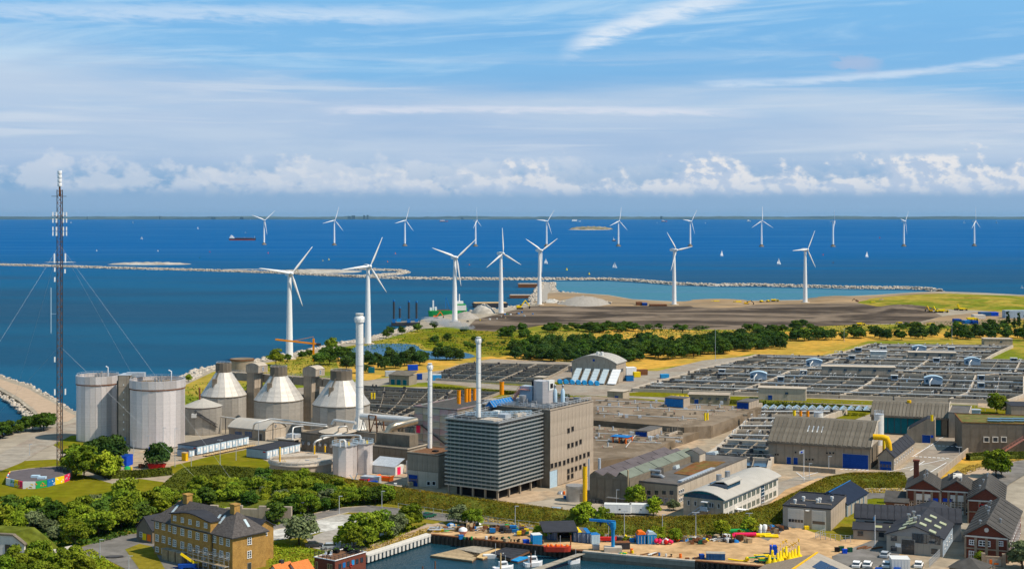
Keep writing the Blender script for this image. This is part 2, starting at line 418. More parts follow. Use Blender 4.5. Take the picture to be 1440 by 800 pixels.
mat('darkrock',(.10,.085,.06),var=.4,sc=.6,world=True)
mat('gravel',(.34,.31,.27),var=.2,sc=.5,world=True,bump=.6)
mat('shingle',(.46,.43,.38),var=.25,sc=.3,col2=(.33,.30,.25),c2sc=.03,world=True)
mat('farland',(.05,.085,.10),var=.25,sc=.0008,col2=(.09,.125,.12),c2sc=.0006,stretch=(1,.2,3),world=True)  # bluish tone carries part of the distance haze in the colour
mat('island',(.16,.15,.09),var=.3,sc=.03,col2=(.32,.27,.19),c2sc=.015,world=True)
plain('white',(.80,.80,.79),rough=.45,var=.04)
plain('offwhite',(.66,.66,.63),rough=.5,var=.08)
plain('paint',(.80,.79,.75),rough=.6,var=.15,sc=3)
mat('concrete',(.31,.26,.20),var=.14,sc=.35,streak=.25,rand=.06,bump=.15)
mat('paleconc',(.48,.41,.325),var=.12,sc=.35,streak=.2,rand=.06,bump=.15)
mat('darkconc',(.195,.162,.122),var=.2,sc=.4,streak=.3,rand=.05,bump=.2)
mat('deckconc',(.245,.19,.135),var=.22,sc=.12,col2=(.165,.125,.085),c2sc=.06,c2w=.06,bump=.3)
mat('wallconc',(.405,.335,.26),var=.15,sc=.3,streak=.3)
mat('roofdark',(.045,.047,.055),var=.15,sc=.5,rough=.7)
mat('rooffelt',(.13,.118,.108),var=.2,sc=.3,col2=(.125,.12,.115),c2sc=.1)
mat('roofslate',(.095,.085,.08),var=.35,sc=2.2,bump=.6,bsc=5)
mat('roofgrey',(.085,.08,.074),var=.22,sc=.5,streak=.1)
mat('roofbrown',(.165,.145,.115),var=.2,sc=.4,rand=.14,streak=.15)
mat('roofgreen',(.165,.185,.15),var=.15,sc=.4,rand=.08)
mat('sedum',(.20,.085,.035),var=.35,sc=.5,col2=(.15,.11,.035),c2sc=.25,bump=.5)
mat('moss',(.19,.14,.05),var=.3,sc=.4,col2=(.11,.13,.035),c2sc=.2,bump=.5)
mat('archroof',(.42,.395,.35),var=.07,sc=.3,rough=.55,rand=.03)
mat('silometal',(.66,.60,.57),var=.08,sc=.3,rough=.45,metal=.3,rand=.26,streak=.15,stretch=(1,1,8),spec=.5)  # random tone per panel also puts the facets' differing sheen into the colour
mat('domemetal',(.50,.465,.415),var=.14,sc=.3,rough=.5,metal=.15,rand=.13,streak=.15,stretch=(1,1,3),spec=.5)
mat('cladding',(.40,.365,.315),var=.12,sc=.4,rough=.5,metal=.2,rand=.2,streak=.15,stretch=(1,1,6))
mat('steel',(.42,.42,.42),var=.12,sc=1,rough=.4,metal=.6)
mat('darksteel',(.07,.07,.075),var=.2,sc=1,rough=.5,metal=.4)
mat('galv',(.52,.55,.58),var=.12,sc=1,rough=.45,metal=.35)
mat('bluegrey',(.34,.42,.50),var=.08,sc=1,rough=.5,rand=.05)
mat('ltblue',(.42,.56,.66),var=.08,sc=1,rough=.5,rand=.05)
plain('pipe',(.62,.61,.58),rough=.4,metal=.3)
mat('brasspipe',(.42,.36,.27),var=.2,sc=.6,rough=.3,metal=.8)
plain('yellow',(.85,.60,.015),rough=.45)
plain('mustard',(.78,.45,.015),rough=.5)
plain('orange',(.80,.27,.01),rough=.5)
plain('hiorange',(.86,.17,.02),rough=.5)
plain('red',(.55,.03,.025),rough=.5)
plain('boatred',(.50,.06,.035),rough=.5)
plain('pink',(.75,.03,.12),rough=.5)
plain('blue',(.01,.055,.28),rough=.5,var=.15)
plain('midblue',(.02,.16,.42),rough=.5,var=.15)
plain('containerblue',(.03,.10,.24),rough=.55,var=.25,rand=.2)
plain('brightblue',(.01,.07,.50),rough=.5)
plain('skyblue',(.03,.28,.58),rough=.55,var=.15)
plain('teal',(.01,.13,.17),rough=.5)
plain('green',(.02,.32,.08),rough=.5)
plain('darkgreen',(.02,.10,.06),rough=.6)
plain('black',(.018,.018,.02),rough=.6)
plain('rust',(.20,.085,.04),rough=.9,var=.35)
plain('brown',(.17,.09,.05),rough=.9,var=.2)
plain('rail',(.55,.57,.58),rough=.5)
mat('timber',(.40,.30,.18),var=.22,sc=1.2,rand=.18,stretch=(1,1,1))
mat('greytimber',(.33,.29,.23),var=.22,sc=1.2,rand=.18)
mat('ply',(.62,.42,.20),var=.12,sc=1)
mat('sheetpile',(.105,.075,.055),var=.4,sc=.8,streak=.4)
mat('brickyellow',(.43,.25,.075),var=.22,sc=3.5,bump=.4,bsc=9,col2=(.34,.195,.06),c2sc=.8)
mat('brickred',(.17,.055,.036),var=.25,sc=3.5,bump=.4,bsc=9,rand=.08)
mat('bricktrim',(.30,.23,.165),var=.2,sc=1.5)
mat('tileorange',(.60,.19,.055),var=.22,sc=3,bump=.4)
mat('render',(.66,.62,.55),var=.12,sc=.6,streak=.15,rand=.03)
mat('beigeclad',(.36,.32,.265),var=.06,sc=.4,rand=.04,streak=.06)
mat('greyclad',(.30,.295,.285),var=.06,sc=.4,rand=.04)
mat('fadedclad',(.40,.33,.27),var=.2,sc=.35,col2=(.30,.34,.33),c2sc=.12,rand=.16,hue=.25,rough=.45,metal=.2)
plain('glass',(.03,.04,.05),rough=.06,spec=1.0,var=.3)
plain('glassblue',(.02,.07,.13),rough=.1,spec=.9,var=.3)
plain('glassgreen',(.10,.15,.14),rough=.15,spec=.9,var=.25)
plain('skylight',(.50,.58,.60),rough=.15,spec=.9)
plain('yellowlight',(.42,.42,.22),rough=.3,spec=.6)
plain('solar',(.012,.025,.075),rough=.15,spec=.8)
plain('fin',(.46,.47,.46),rough=.35,metal=.5,rand=.05)
mat('leaf',(.115,.175,.014),rough=.65,var=.45,sc=.35,col2=(.20,.24,.02),c2sc=.09,rand=.22,hue=.03,world=True)
mat('leafbright',(.19,.27,.018),rough=.6,var=.35,sc=.35,col2=(.26,.29,.02),c2sc=.1,rand=.18,world=True)
mat('leafdark',(.055,.11,.016),rough=.65,var=.40,sc=.35,col2=(.075,.125,.018),c2sc=.09,rand=.25,hue=.02,world=True)
mat('leafgrey',(.14,.17,.075),rough=.65,var=.35,sc=.35,rand=.15,world=True)
mat('pineleaf',(.032,.072,.018),rough=.7,var=.40,sc=.4,col2=(.06,.10,.02),c2sc=.1,rand=.28,hue=.02,world=True)
mat('ivy',(.135,.125,.010),rough=.7,var=.45,sc=.4,col2=(.21,.15,.018),c2sc=.10,world=True)
mat('hedge',(.085,.10,.012),rough=.7,var=.4,sc=.4,col2=(.12,.14,.022),c2sc=.12,world=True)
mat('straw',(.44,.31,.065),rough=.7,var=.35,sc=.4,world=True)
mat('bark',(.085,.065,.045),var=.3,sc=2)

# ------------------------------------------------------------ sea, far coast
b = U('sea');ZS = -2.0
b.add([(-60000,-1500,ZS),(60000,-1500,ZS),(60000,60000,ZS),(-60000,60000,ZS)],[(0,1,2,3)]);b.build('sea',kind='structure')
def farshore(name,Y,h0,amp,xa,xb,seed,m='farland'):
    b = U(m);n = 260;vs = [];fs = []
    for i in range(n+1):
        x = xa+(xb-xa)*i/n;q = lump(x,seed*500,.0007,seed)+.6*lump(x,0,.0043,seed*2)+.25*lump(x,9,.02,seed)
        h = max(2,h0+amp*q)
        vs += [(x,Y,ZS-1),(x,Y+20,ZS+h*.6),(x,Y+900,ZS+h),(x,Y+4000,ZS+h*.7)]
    for i in range(n):
        for k in range(3):a = i*4+k;fs.append((a,a+4,a+5,a+1))
    b.add(vs,fs,True);return b.build(name,kind='structure')
farshore('far_coast',33500,26,18,-16500,16500,1)
farshore('far_hills',39000,62,24,-17000,17000,2)
fp = obj('power_station',None,None,GY(505,33450),label='blue-grey blocks and chimneys barely showing on the far coast',cat='building')
for x,w,h in ((491,5,9),(497,6,11),(512,3,12),(517,3,13),(225,1.2,9),(123,1,8),(930,3,9),(300,8,4),(650,5,3),(340,6,5)):
    p = GY(x,33450)-fp.location;U('farland').cbox(p.x,p.y,ZS,w*13,60,h*6+20).build('block' if w > 3 else 'chimney',None,fp)

# fort island and sand banks
def islet(name,pxc,py,wpx,dep,h,m,hump=1.0,seed=1,kind='structure'):
    b = U(m);c = G(pxc,py,ZS);Wd = wpx/2*c.y/F;n = 46;k = 9;vs = [];fs = []
    for i in range(n+1):
        u = -1+2*i/n
        for j in range(k+1):
            v = -1+2*j/k;r = math.sqrt(min(1,u*u+v*v*(1-u*u*.2)))
            e = max(0,1-abs(u)**(2/hump))*max(0,1-v*v)
            z = ZS-.6+(h+.6)*(e**.55)*(.75+.3*lump(i*3.0,j*2.0,.35,seed))
            vs.append((c.x+u*Wd,c.y+v*dep*(1-.6*u*u)+dep*.9,z))
    for i in range(n):
        for j in range(k):a = i*(k+1)+j;fs.append((a,a+k+1,a+k+2,a+1))
    b.add(vs,fs,True);return b.build(name,kind=kind)
islet('island',833,322.3,62,160,22,'island',.8,3)
islet('island',829,323.0,64,60,3,'rock',1.4,6)
islet('sandbank',203,372,118,40,4.2,'shingle',.9,2)
islet('sandbank',82,368.5,50,12,1.2,'shingle',1,5)
islet('sandbank',432,384,142,75,3.6,'shingle',1.2,4)
islet('sandbank',345,378.5,80,10,.8,'shingle',1,4)

def bund(name,px,w,h,rk,n,m='rock',zb=ZS,top='shingle',label=None):
    """a rubble mound swept along a line, its armour stones real"""
    P = [G(x,y,zb) for x,y in px];vs = [];fs = [];prof = [(-w,zb-.5),(-w*.35,zb+h),(w*.35,zb+h),(w,zb-.5)]
    for i,p in enumerate(P):
        d = (P[min(i+1,len(P)-1)]-P[max(i-1,0)]);d.z = 0;d.normalize();nn = Vector((-d.y,d.x,0))
        for o,z in prof:vs.append((p.x+nn.x*o,p.y+nn.y*o,z))
    for i in range(len(P)-1):
        for k in range(3):a = i*4+k;fs.append((a,a+4,a+5,a+1))
    root = U(top).add(vs,fs).build(name,kind='structure')
    q,nn,_ = along(P,n);o = RNG.uniform(-1,1,n);side = np.abs(o)
    z = zb+h*np.clip((1-side)/.6,0,1)
    C = np.column_stack([q[:,0]+nn[:,0]*o*w,q[:,1]+nn[:,1]*o*w,z])
    obj('armour_stones',rocks_mesh('armour_stones',C,rk,m),kind='stuff',parent=root)
    return root
BW = [(-200,367),(0,372.7),(66.7,374.3),(160,377.3),(300,381),(400,384.4),(480,388.6),(559,391.8),(640,392.7),(717,393.2),(780,393),(855,393.3),(890,395),(917,397.2),(945,399.6),(1000,401.5),(1060,401.4),(1126,403.3),(1192,405.2),(1271,405.8),(1305,407.2),(1321,410)]
bund('breakwater',BW,5.5,2.4,1.5,5200)
bund('breakwater',[(498,378),(540,380.2),(562,381),(571,383),(560,385.5),(527,388),(505,389.5)],7,2.4,1.6,420)
b = U('lagoon')
LG = [(777,406),(777,395),(855,395),(890,397),(945,401),(1000,403),(1060,403.5),(1126,405),(1192,407),(1271,408),(1315,410),(1284,413),(1229,416),(1171,419),(1123,423),(1000,426),(890,423),(812,414)]
b.add([G(x,y,ZS+.12) for x,y in LG],[tuple(range(len(LG)))[::-1]]);b.build('lagoon',kind='structure')
b = U('dockwater')
DK = [(440,815),(512,776),(603,746),(766,762),(820,770),(978,783),(1092,792),(1200,830),(1250,1000),(200,1000),(250,900)]
b.add([G(x,y,0)+Vector((0,0,ZS+.05)) for x,y in DK],[tuple(range(len(DK)))[::-1]]);b.build('dock_water',kind='structure')

# ------------------------------------------------------------ ground sheet
COAST = [(-420,1000),(-420,668),(-100,628),(0,616),(30,603),(50,596),(57,590),(45,578),(25,562),(0,548),(-60,533),(-150,520),(-150,500),(-60,515),(0,527),(40,540),(75,560),(97,575),(109,579),(165,568),(200,556),(262,532),(286,519),(305,515),(360,507),(400,499),(420,496),(480,481.6),(506,478),(541,470),(559,464.5),(585,459),(588,456.5),(592,449),(622,443),(643.6,439),(664.7,437),(699,434),(725,430),(752,425),(749,419.6),(753,414),(763.6,396),(777,396),(777.5,406),(782,410),(812,411),(855,414),(890,420),(945,423),(1000,423),(1060,422),(1123,421),(1171,416.5),(1229,414),(1284,410.4),(1321,409),(1380,411),(1440,414),(1560,418),(1560,1000),(1250,1000),(1200,840),(1130,801),(1090,797),(978,788.5),(820,774.5),(766,768),(603.5,751),(512,780),(440,808),(300,860),(200,1000)]
zone('ground',COAST,0.0,'ground')
b = U('darkrock')                          # the bank below the edge of the ground
pts = [G(x,y) for x,y in COAST]
for i in range(1,len(pts)-1):
    p,q = pts[i],pts[i+1];d = q-p
    if d.length < .01 or COAST[i][1] >= 900:continue
    nn = Vector((-d.y,d.x,0)).normalized()*2.5
    if 60 <= i <= 72:nn *= .04
    b.quad(p,q,q+nn+Vector((0,0,-2.6)),p+nn+Vector((0,0,-2.6)))
b.build('shore_bank',kind='structure')
def shore_rocks(px,width,size,n,m='rock',z=-.6):
    P = [G(x,y) for x,y in px];q,nn,_ = along(P,n);o = RNG.uniform(-1,1,n)*width
    C = np.column_stack([q+nn*o[:,None],z+RNG.uniform(-.5,.5,n)])
    return obj('shore_stones',rocks_mesh('shore_stones',C,size,m),kind='stuff')
shore_rocks([(-150,500),(-60,515),(0,527),(40,540),(75,560),(97,575),(109,579)],1.6,.8,420)
shore_rocks([(-150,520),(-60,533),(0,548),(25,562),(45,578),(57,590),(50,596)],3.6,1.0,900,z=-1.0)
zone('spit_road',[(-150,506),(-60,520),(0,532),(38,545),(72,564),(95,578),(107,584),(95,592),(62,594),(50,576),(28,559),(0,543),(-60,528),(-150,515)],.03,'pinkpath')
shore_rocks([(200,556),(262,532),(286,519),(305,515),(360,507),(400,499),(420,496),(480,481.6),(506,478),(541,470),(559,464.5),(585,459)],4,1.6,900,z=-.4)
shore_rocks([(664,437),(699,434),(725,430),(752,425),(749,419.6),(753,414),(763.6,396)],4,1.7,260,z=-.4)
shore_rocks([(777,396),(777.5,406),(782,410),(812,411)],3,1.5,160,z=-.4)
shore_rocks([(-60,622),(0,612),(30,600),(50,593)],3,1.0,160,z=-.3,m='darkrock')

# land cover, each sheet a little above the one below
zone('meadow',[(190,572),(262,540),(300,522),(400,505),(480,488),(541,476),(590,462),(640,458),(700,462),(760,456),(860,455),(900,461),(1040,462),(1180,456),(1290,455),(1440,446),(1560,440),(1560,520),(1440,512),(1150,512),(1000,520),(860,560),(830,540),(480,545),(340,560),(262,572)],.02,'scrubland')
zone('dry_meadow',[(860,462),(940,463),(1040,466),(1180,466),(1290,462),(1440,460),(1440,476),(1220,479),(1150,500),(1056,497),(1000,509),(930,516),(888,521),(880,513),(850,512),(800,508),(690,505),(660,507),(640,517),(600,527),(575,528),(600,510),(668,503),(720,497),(800,478)],.04,'drygrass')
zone('dry_meadow',[(470,498),(510,508),(560,505),(610,506),(640,506),(620,515),(590,520),(540,528),(520,535),(480,530)],.045,'drygrass')
zone('green_meadow',[(620,462),(690,465),(730,470),(760,480),(735,496),(700,502),(660,494),(600,490),(592,482),(560,480),(575,470)],.05,'grass')
zone('dark_earth',[(655,462),(668,449),(700,441),(745,430),(800,427),(945,427),(1060,425),(1180,424),(1280,426),(1310,436),(1325,444),(1290,453),(1180,457),(1040,463),(900,462),(860,456),(760,457),(700,468)],.03,'darkearth')
zone('sand_strip',[(752,425),(755,412),(782,411),(812,412),(855,415),(890,421),(945,424),(1060,423),(1123,422),(1171,417.5),(1229,415),(1284,411.5),(1321,411),(1340,424),(1320,434),(1270,427),(1180,426),(1060,428),(945,430),(800,430),(760,430)],.05,'sandearth')
zone('sand_strip',[(1290,455),(1325,444),(1390,437),(1440,438),(1560,440),(1560,450),(1440,449),(1400,455),(1320,458)],.05,'sandearth')
zone('spit_track',[(757,423),(757,413),(766,397),(775,397),(776,406),(770,413),(770,424)],.07,'gravel')
# a low grassed mound on the right horizon
def mound(name,px,h,m,z0=0.0,kind='structure',edge=.35,n=26,seed=1,label=None,cat=None):
    c = sum((G(x,y) for x,y in px),Vector())/len(px);R = [G(x,y)-c for x,y in px];k = 7;vs = [];fs = []
    for i,r in enumerate(R):
        for j in range(k+1):
            f = j/k;hh = h*(1-(1-f)**2 if f < 1 else 1)
            hh *= .85+.2*lump(i*2.1,j*3.0,.5,seed)
            p = c+r*(1-f)
            vs.append((p.x,p.y,z0+(hh if j else -.05)))
    N = len(R)
    for i in range(N):
        for j in range(k):a = i*(k+1)+j;q = ((i+1) % N)*(k+1)+j;fs.append((a,a+1,q+1,q))
    if sum(R[i].x*R[(i+1)%N].y-R[(i+1)%N].x*R[i].y for i in range(N)) > 0:fs = [f[::-1] for f in fs]
    return U(m).add(vs,fs,True).build(name,kind=kind,label=label,cat=cat)
mound('grassy_mound',[(1195,424),(1230,418),(1284,413.5),(1330,412),(1440,416),(1560,421),(1560,440),(1440,440),(1380,436),(1290,433),(1230,430)],5,'scrubland')
zone('pond',[(484,492),(500,488),(519.6,484.5),(530,483.3),(540.7,482.7),(567,482.6),(583,484),(589,487),(590,490),(598,492.8),(617,493.8),(640,494),(655,495.4),(664,498),(668.7,500.5),(661,503),(649,504),(612,504.5),(560,505),(511.7,506.6),(490.6,507),(478,503),(470,497)],.09,'pondwater')
# sewage works: roads and yards
zone('works_road',[(262,588),(330,560),(420,545),(520,534),(590,524),(640,518),(668,508),(690,504),(810,509),(880,513),(888,521),(925,521),(990,506),(1054,500),(1062,500),(890,546),(900,552),(1060,560),(1160,562),(1440,575),(1440,582),(1200,575),(900,562),(840,556),(750,550),(690,545),(600,537),(540,541),(420,560),(340,575),(280,600)],.06,'asphalt')
zone('works_lawn',[(640,526),(700,530),(770,537),(800,536),(790,541),(742,543),(640,536),(598,532)],.08,'lawn')
zone('works_lawn',[(612,540),(700,547),(800,555),(860,557),(960,564),(1180,568),(1240,575),(1200,590),(1060,575),(960,572),(835,566),(700,560),(600,545)],.07,'lawn')
zone('works_lawn',[(880,552),(920,549),(1010,556),(1150,560),(1440,572),(1440,577),(1150,566),(1000,561),(880,556)],.09,'lawn')
zone('works_lawn',[(1330,572),(1440,574),(1440,590),(1370,592),(1330,586)],.10,'lawn')
zone('works_road',[(1375,560),(1418,556),(1440,548),(1560,520),(1560,580),(1440,578),(1375,572)],.11,'yard')
zone('works_yard',[(520,670),(560,640),(640,610),(835,560),(1060,566),(1150,600),(1240,590),(1360,575),(1560,590),(1560,640),(1440,640),(1358,640),(1330,668),(1262,685),(1180,676),(1100,690),(1000,736),(960,735),(860,700),(780,700),(700,712),(600,705),(520,690)],.05,'yard')
zone('works_street',[(1095,678),(1120,670),(1260,666),(1290,640),(1335,600),(1362,610),(1356,642),(1310,672),(1240,684),(1180,676),(1140,680),(1110,690),(1090,700)],.08,'asphalt')
zone('oil_stain',[(147,783),(155,781.5),(172,781.5),(175,783),(163,784.5),(152,784.5)],.3,'newasphalt')
zone('fresh_asphalt',[(1318,637),(1345,621),(1360,620),(1356,636)],.10,'newasphalt')
zone('works_yard',[(110,660),(125,640),(170,636),(215,632),(300,640),(390,620),(500,600),(560,620),(620,690),(480,690),(320,660),(250,680)],.05,'yard')
zone('works_lawn',[(60,660),(100,640),(75,625),(100,612),(120,612),(150,635),(150,650),(110,662)],.08,'grass')
zone('works_lawn',[(240,655),(300,640),(340,633),(380,650),(378,660),(320,662),(262,672),(240,664)],.09,'lawn')
zone('works_lawn',[(280,655),(320,640),(350,630),(345,640),(378,655),(362,662),(335,665)],.10,'lawn')
zone('spit_road',[(-200,660),(0,637),(70,602),(110,592),(150,590),(150,606),(100,612),(60,632),(30,650),(0,662),(-200,690)],.06,'asphalt')
zone('fort_green',[(-300,690),(0,650),(20,648),(80,645),(110,665),(160,680),(230,665),(290,660),(330,672),(330,700),(240,720),(100,720),(0,720),(-300,800)],.04,'lawn')
zone('fort_green',[(-300,1000),(-300,720),(0,690),(240,700),(620,700),(840,740),(1080,735),(1110,700),(1260,690),(1300,700),(1180,760),(1000,760),(700,745),(600,735),(520,780),(470,800),(300,850),(200,1000)],.03,'grass')
zone('lane',[(-40,772),(60,768),(104,772),(135,762),(160,752),(215,748),(245,770),(330,780),(330,830),(190,830),(178,800),(150,786),(100,782),(-40,790)],.07,'midasphalt')
zone('lane',[(330,745),(352,741),(400,733),(450,720),(480,714),(520,711),(560,715),(620,722),(700,730),(840,745),(940,752),(1075,748),(1075,756),(940,760),(820,752),(700,738),(620,732),(560,724),(520,720),(490,720),(450,730),(410,740),(375,747),(352,752),(330,756)],.08,'midasphalt')
zone('house_lawn',[(176,772),(196,764),(214,768),(232,800),(280,812),(330,830),(215,840),(196,800)],.1,'grass')
zone('rubble_yard',[(376,748),(400,741),(440,732),(480,723),(520,722),(530,730),(505,738),(450,748),(420,755),(380,760)],.10,'rubble')
zone('gravel_yard',[(430,757),(470,742),(505,738),(530,728),(560,724),(575,735),(520,760),(470,776),(440,770)],.09,'gravel')
zone('gravel_track',[(496,792),(512,770),(545,757),(600,738),(622,734),(626,738),(606,744),(560,760),(510,778),(470,812)],.11,'pinkpath')
zone('harbour_yard',[(603.5,751),(612,742),(640,738),(700,742),(800,750),(950,762),(1070,752),(1105,735),(1180,760),(1250,745),(1330,800),(1560,800),(1560,1000),(1250,1000),(1200,840),(1130,801),(1090,797),(978,788.5),(820,774.5),(766,768)],.09,'sandyard')
zone('harbour_yard',[(1205,735),(1235,712),(1300,690),(1320,690),(1300,720),(1260,780),(1200,770)],.12,'sandyard')
zone('works_yard',[(1085,705),(1105,688),(1150,672),(1170,673),(1100,712),(1060,735),(1050,728)],.13,'sandyard')
zone('side_lane',[(1060,752),(1100,728),(1150,700),(1210,692),(1300,695),(1300,702),(1230,700),(1165,710),(1110,740),(1080,760)],.10,'midasphalt')
zone('side_lane',[(1170,782),(1230,758),(1270,760),(1262,790),(1215,800),(1175,798)],.14,'midasphalt')
zone('side_lane',[(1370,690),(1395,665),(1430,648),(1560,640),(1560,665),(1440,668),(1420,680),(1400,700)],.13,'midasphalt')
zone('foot_path',[(1330,680),(1345,668),(1385,655),(1430,648),(1395,664),(1370,690)],.15,'pinkpath')
zone('side_lane',[(1215,782),(1320,778),(1440,782),(1560,800),(1560,1000),(1250,1000),(1200,840),(1150,800)],.11,'yard')
zone('rough_grass',[(1318,668),(1358,640),(1370,638),(1440,638),(1440,646),(1385,653),(1345,666),(1330,680),(1312,690)],.12,'drygrass')
# ------------------------------------------------------------ buildings: local frame has its origin at the near
# corner, the front wall on y=0 (x from -W to 0), the right wall on x=0 (y from 0 to D)
MC = {}
def shared(key,fn):
    if key not in MC:MC[key] = fn()
    return MC[key]
def bbox_mesh(name,w,d,h,m):                  # centred in x and z, back on y=0, face at y=-d
    return shared(('bx',round(w,2),round(d,2),round(h,2),m),lambda:U(m).box(-w/2,w/2,-d,0,-h/2,h/2).mesh(name))
class Bld:
    def __init__(s,name,label,cat,cx,cy,lx=None,rx=None,h=None,top=None,a=30.0,W=None,D=None,z0=0.0,group=None,p=None):
        s.p = Vector(p) if p is not None else G(cx,cy,z0);s.a = a = radians(a);X,Y = s.p.x,s.p.y
        if W is None:k = (lx-720)/F;W = (X-k*Y)/(cos(a)+k*sin(a))
        if D is None:k = (rx-720)/F;D = (k*Y-X)/(sin(a)-k*cos(a))
        s.W,s.D = W,D;s.h = h if h is not None else (cy-top)/(cy-YH)*(H-z0)
        s.root = thing(name,label,cat,s.p,-a,group)
    def P(s,name,b,m=None,label=None,kind=None,parent=None):
        o = b.build(name,m,parent or s.root)
        if label:o['label'] = label
        if kind:o['kind'] = kind
        return o
    def wpt(s,x,y,z=0):return s.root.matrix_basis @ Vector((x,y,z)) if False else Vector((s.p.x+x*cos(s.a)+y*sin(s.a),s.p.y-x*sin(s.a)+y*cos(s.a),s.p.z+z))
    def walls(s,m,h=None,x0=None,x1=0,y0=0,y1=None,name='wall',z0=-.3):
        h = h or s.h;return s.P(name,B().box(s.W*-1 if x0 is None else x0,x1,y0,s.D if y1 is None else y1,z0,h),m)
    def panels(s,face,a0,a1,z0,z1,n,nz,m,gap=.06,t=.08,off=0.0,name='panel'):
        """a grid of separate cladding panels standing proud of a wall"""
        w = (a1-a0)/n;h = (z1-z0)/nz;me = bbox_mesh(name,w-gap,t,h-gap,m)
        for i in range(n):
            for j in range(nz):
                u = a0+w*(i+.5);z = z0+h*(j+.5)
                s.place(me,name,face,u,z,off)
    def place(s,me,name,face,u,z,off=0.0,parent=None):
        if face == 'f':loc,rz = (u,-off,z),0
        elif face == 'r':loc,rz = (off,u,z),pi/2
        elif face == 'b':loc,rz = (u,s.D+off,z),pi
        elif face == 'l':loc,rz = (-s.W-off,u,z),-pi/2
        return obj(name,me,parent or s.root,loc,rz)
    def win(s,face,u,z,w,h,fm='white',gm='glass',nx=2,nz=2,ft=.09,off=0.0,name='window',depth=.10):
        key = ('win',w,h,fm,nx,nz,ft,depth)
        def mk():
            b = U(fm);b.box(-w/2,w/2,-depth,0,h/2-ft,h/2);b.box(-w/2-.05,w/2+.05,-depth-.06,0,-h/2,-h/2+ft)
            b.box(-w/2,-w/2+ft,-depth,0,-h/2+ft,h/2-ft);b.box(w/2-ft,w/2,-depth,0,-h/2+ft,h/2-ft)
            for i in range(1,nx):x = -w/2+w*i/nx;b.box(x-ft*.45,x+ft*.45,-depth+.01,0,-h/2+ft,h/2-ft)
            for j in range(1,nz):z_ = -h/2+h*j/nz;b.box(-w/2+ft,w/2-ft,-depth+.02,0,z_-ft*.35,z_+ft*.35)
            return b.mesh('window')
        o = s.place(shared(key,mk),name,face,u,z,off)
        g = shared(('pane',w,h,gm,ft),lambda:U(gm).box(-w/2+ft*.9,w/2-ft*.9,-.04,.0,-h/2+ft*.9,h/2-ft*.9).mesh('pane'))
        obj('pane',g,o);return o
    def wins(s,face,us,zs,w,h,**k):
        for z in zs:
            for u in us:s.win(face,u,z,w,h,**k)
    def door(s,face,u,w,h,m='blue',z0=0.0,n=1,name='door',off=0.0,glazed=False,frame='steel'):
        def mk():
            b = U(m);b.box(-w/2,w/2,-.07,0,0,h)
            b.use(m)
            k = max(2,int(h/.6))
            for i in range(k):b.box(-w/2+.06,w/2-.06,-.10,-.07,h*i/k+.04,h*(i+1)/k-.04)
            if glazed:
                b.use('glass');q = max(3,int(w/.8))
                for j in (0,1):
                    for i in range(q):b.box(-w/2+w*i/q+.12,-w/2+w*(i+1)/q-.12,-.12,-.10,h*(.36+.17*j),h*(.36+.17*j)+h*.12)
            return b.mesh(name)
        o = s.place(shared(('door',w,h,m,glazed),mk),name,face,u,z0,off)
        f = shared(('dfr',w,h,frame),lambda:U(frame).box(-w/2-.1,-w/2,-.14,0,0,h+.1).box(w/2,w/2+.1,-.14,0,0,h+.1).box(-w/2,w/2,-.14,0,h,h+.1).mesh('frame'))
        obj('frame',f,o);return o
    def gable(s,m,ze,zr,axis='y',x0=None,x1=0,y0=0,y1=None,over=.4,t=.22,ridge=.5,name='roof',wm=None,strips=None):
        """ridge along axis; real thickness; optional separate roofing strips"""
        x0 = -s.W if x0 is None else x0;y1 = s.D if y1 is None else y1
        if axis == 'y':lo,hi,e0,e1 = x0,x1,y0-over,y1+over
        else:lo,hi,e0,e1 = y0,y1,x0-over,x1+over
        mid = lo+(hi-lo)*ridge;sl = (zr-ze)/(hi-mid);sl2 = (zr-ze)/(mid-lo)
        A = [(lo-over,ze-sl2*over),(mid,zr),(hi+over,ze-sl*over)]
        prof = A+[(p[0],p[1]+t) for p in A[::-1]]
        b = B();(b.ext if axis == 'y' else b.exx)(prof,e0,e1)
        r = s.P(name,b,m)
        if wm:
            tri = [(lo,ze-.02),(mid,zr-.02),(hi,ze-.02)]
            for q in (e0+over,e1-over-.25):g = B();(g.ext if axis == 'y' else g.exx)(tri,q,q+.25);s.P('gable_wall',g,wm)
        if strips:
            n,sm = strips;L = (e1-e0)/n
            for side,(p,q) in enumerate(((A[0],A[1]),(A[1],A[2]))):
                def mk(p=p,q=q):
                    c = ((p[0]+q[0])/2,(p[1]+q[1])/2);pr = [(p[0]-c[0],p[1]-c[1]+t+.01),(q[0]-c[0],q[1]-c[1]+t+.01),(q[0]-c[0],q[1]-c[1]+t+.11),(p[0]-c[0],p[1]-c[1]+t+.11)]
                    b = U(sm);(b.ext if axis == 'y' else b.exx)(pr,-L/2+L*.09,L/2-L*.09);return b.mesh('roof_panel')
                me = shared(('rs',id(s),name,side),mk);cx,cz = (p[0]+q[0])/2,(p[1]+q[1])/2
                for i in range(n):
                    m_ = e0+L*(i+.5);obj('roof_panel',me,r,(cx,m_,cz) if axis == 'y' else (m_,cx,cz))
        return r
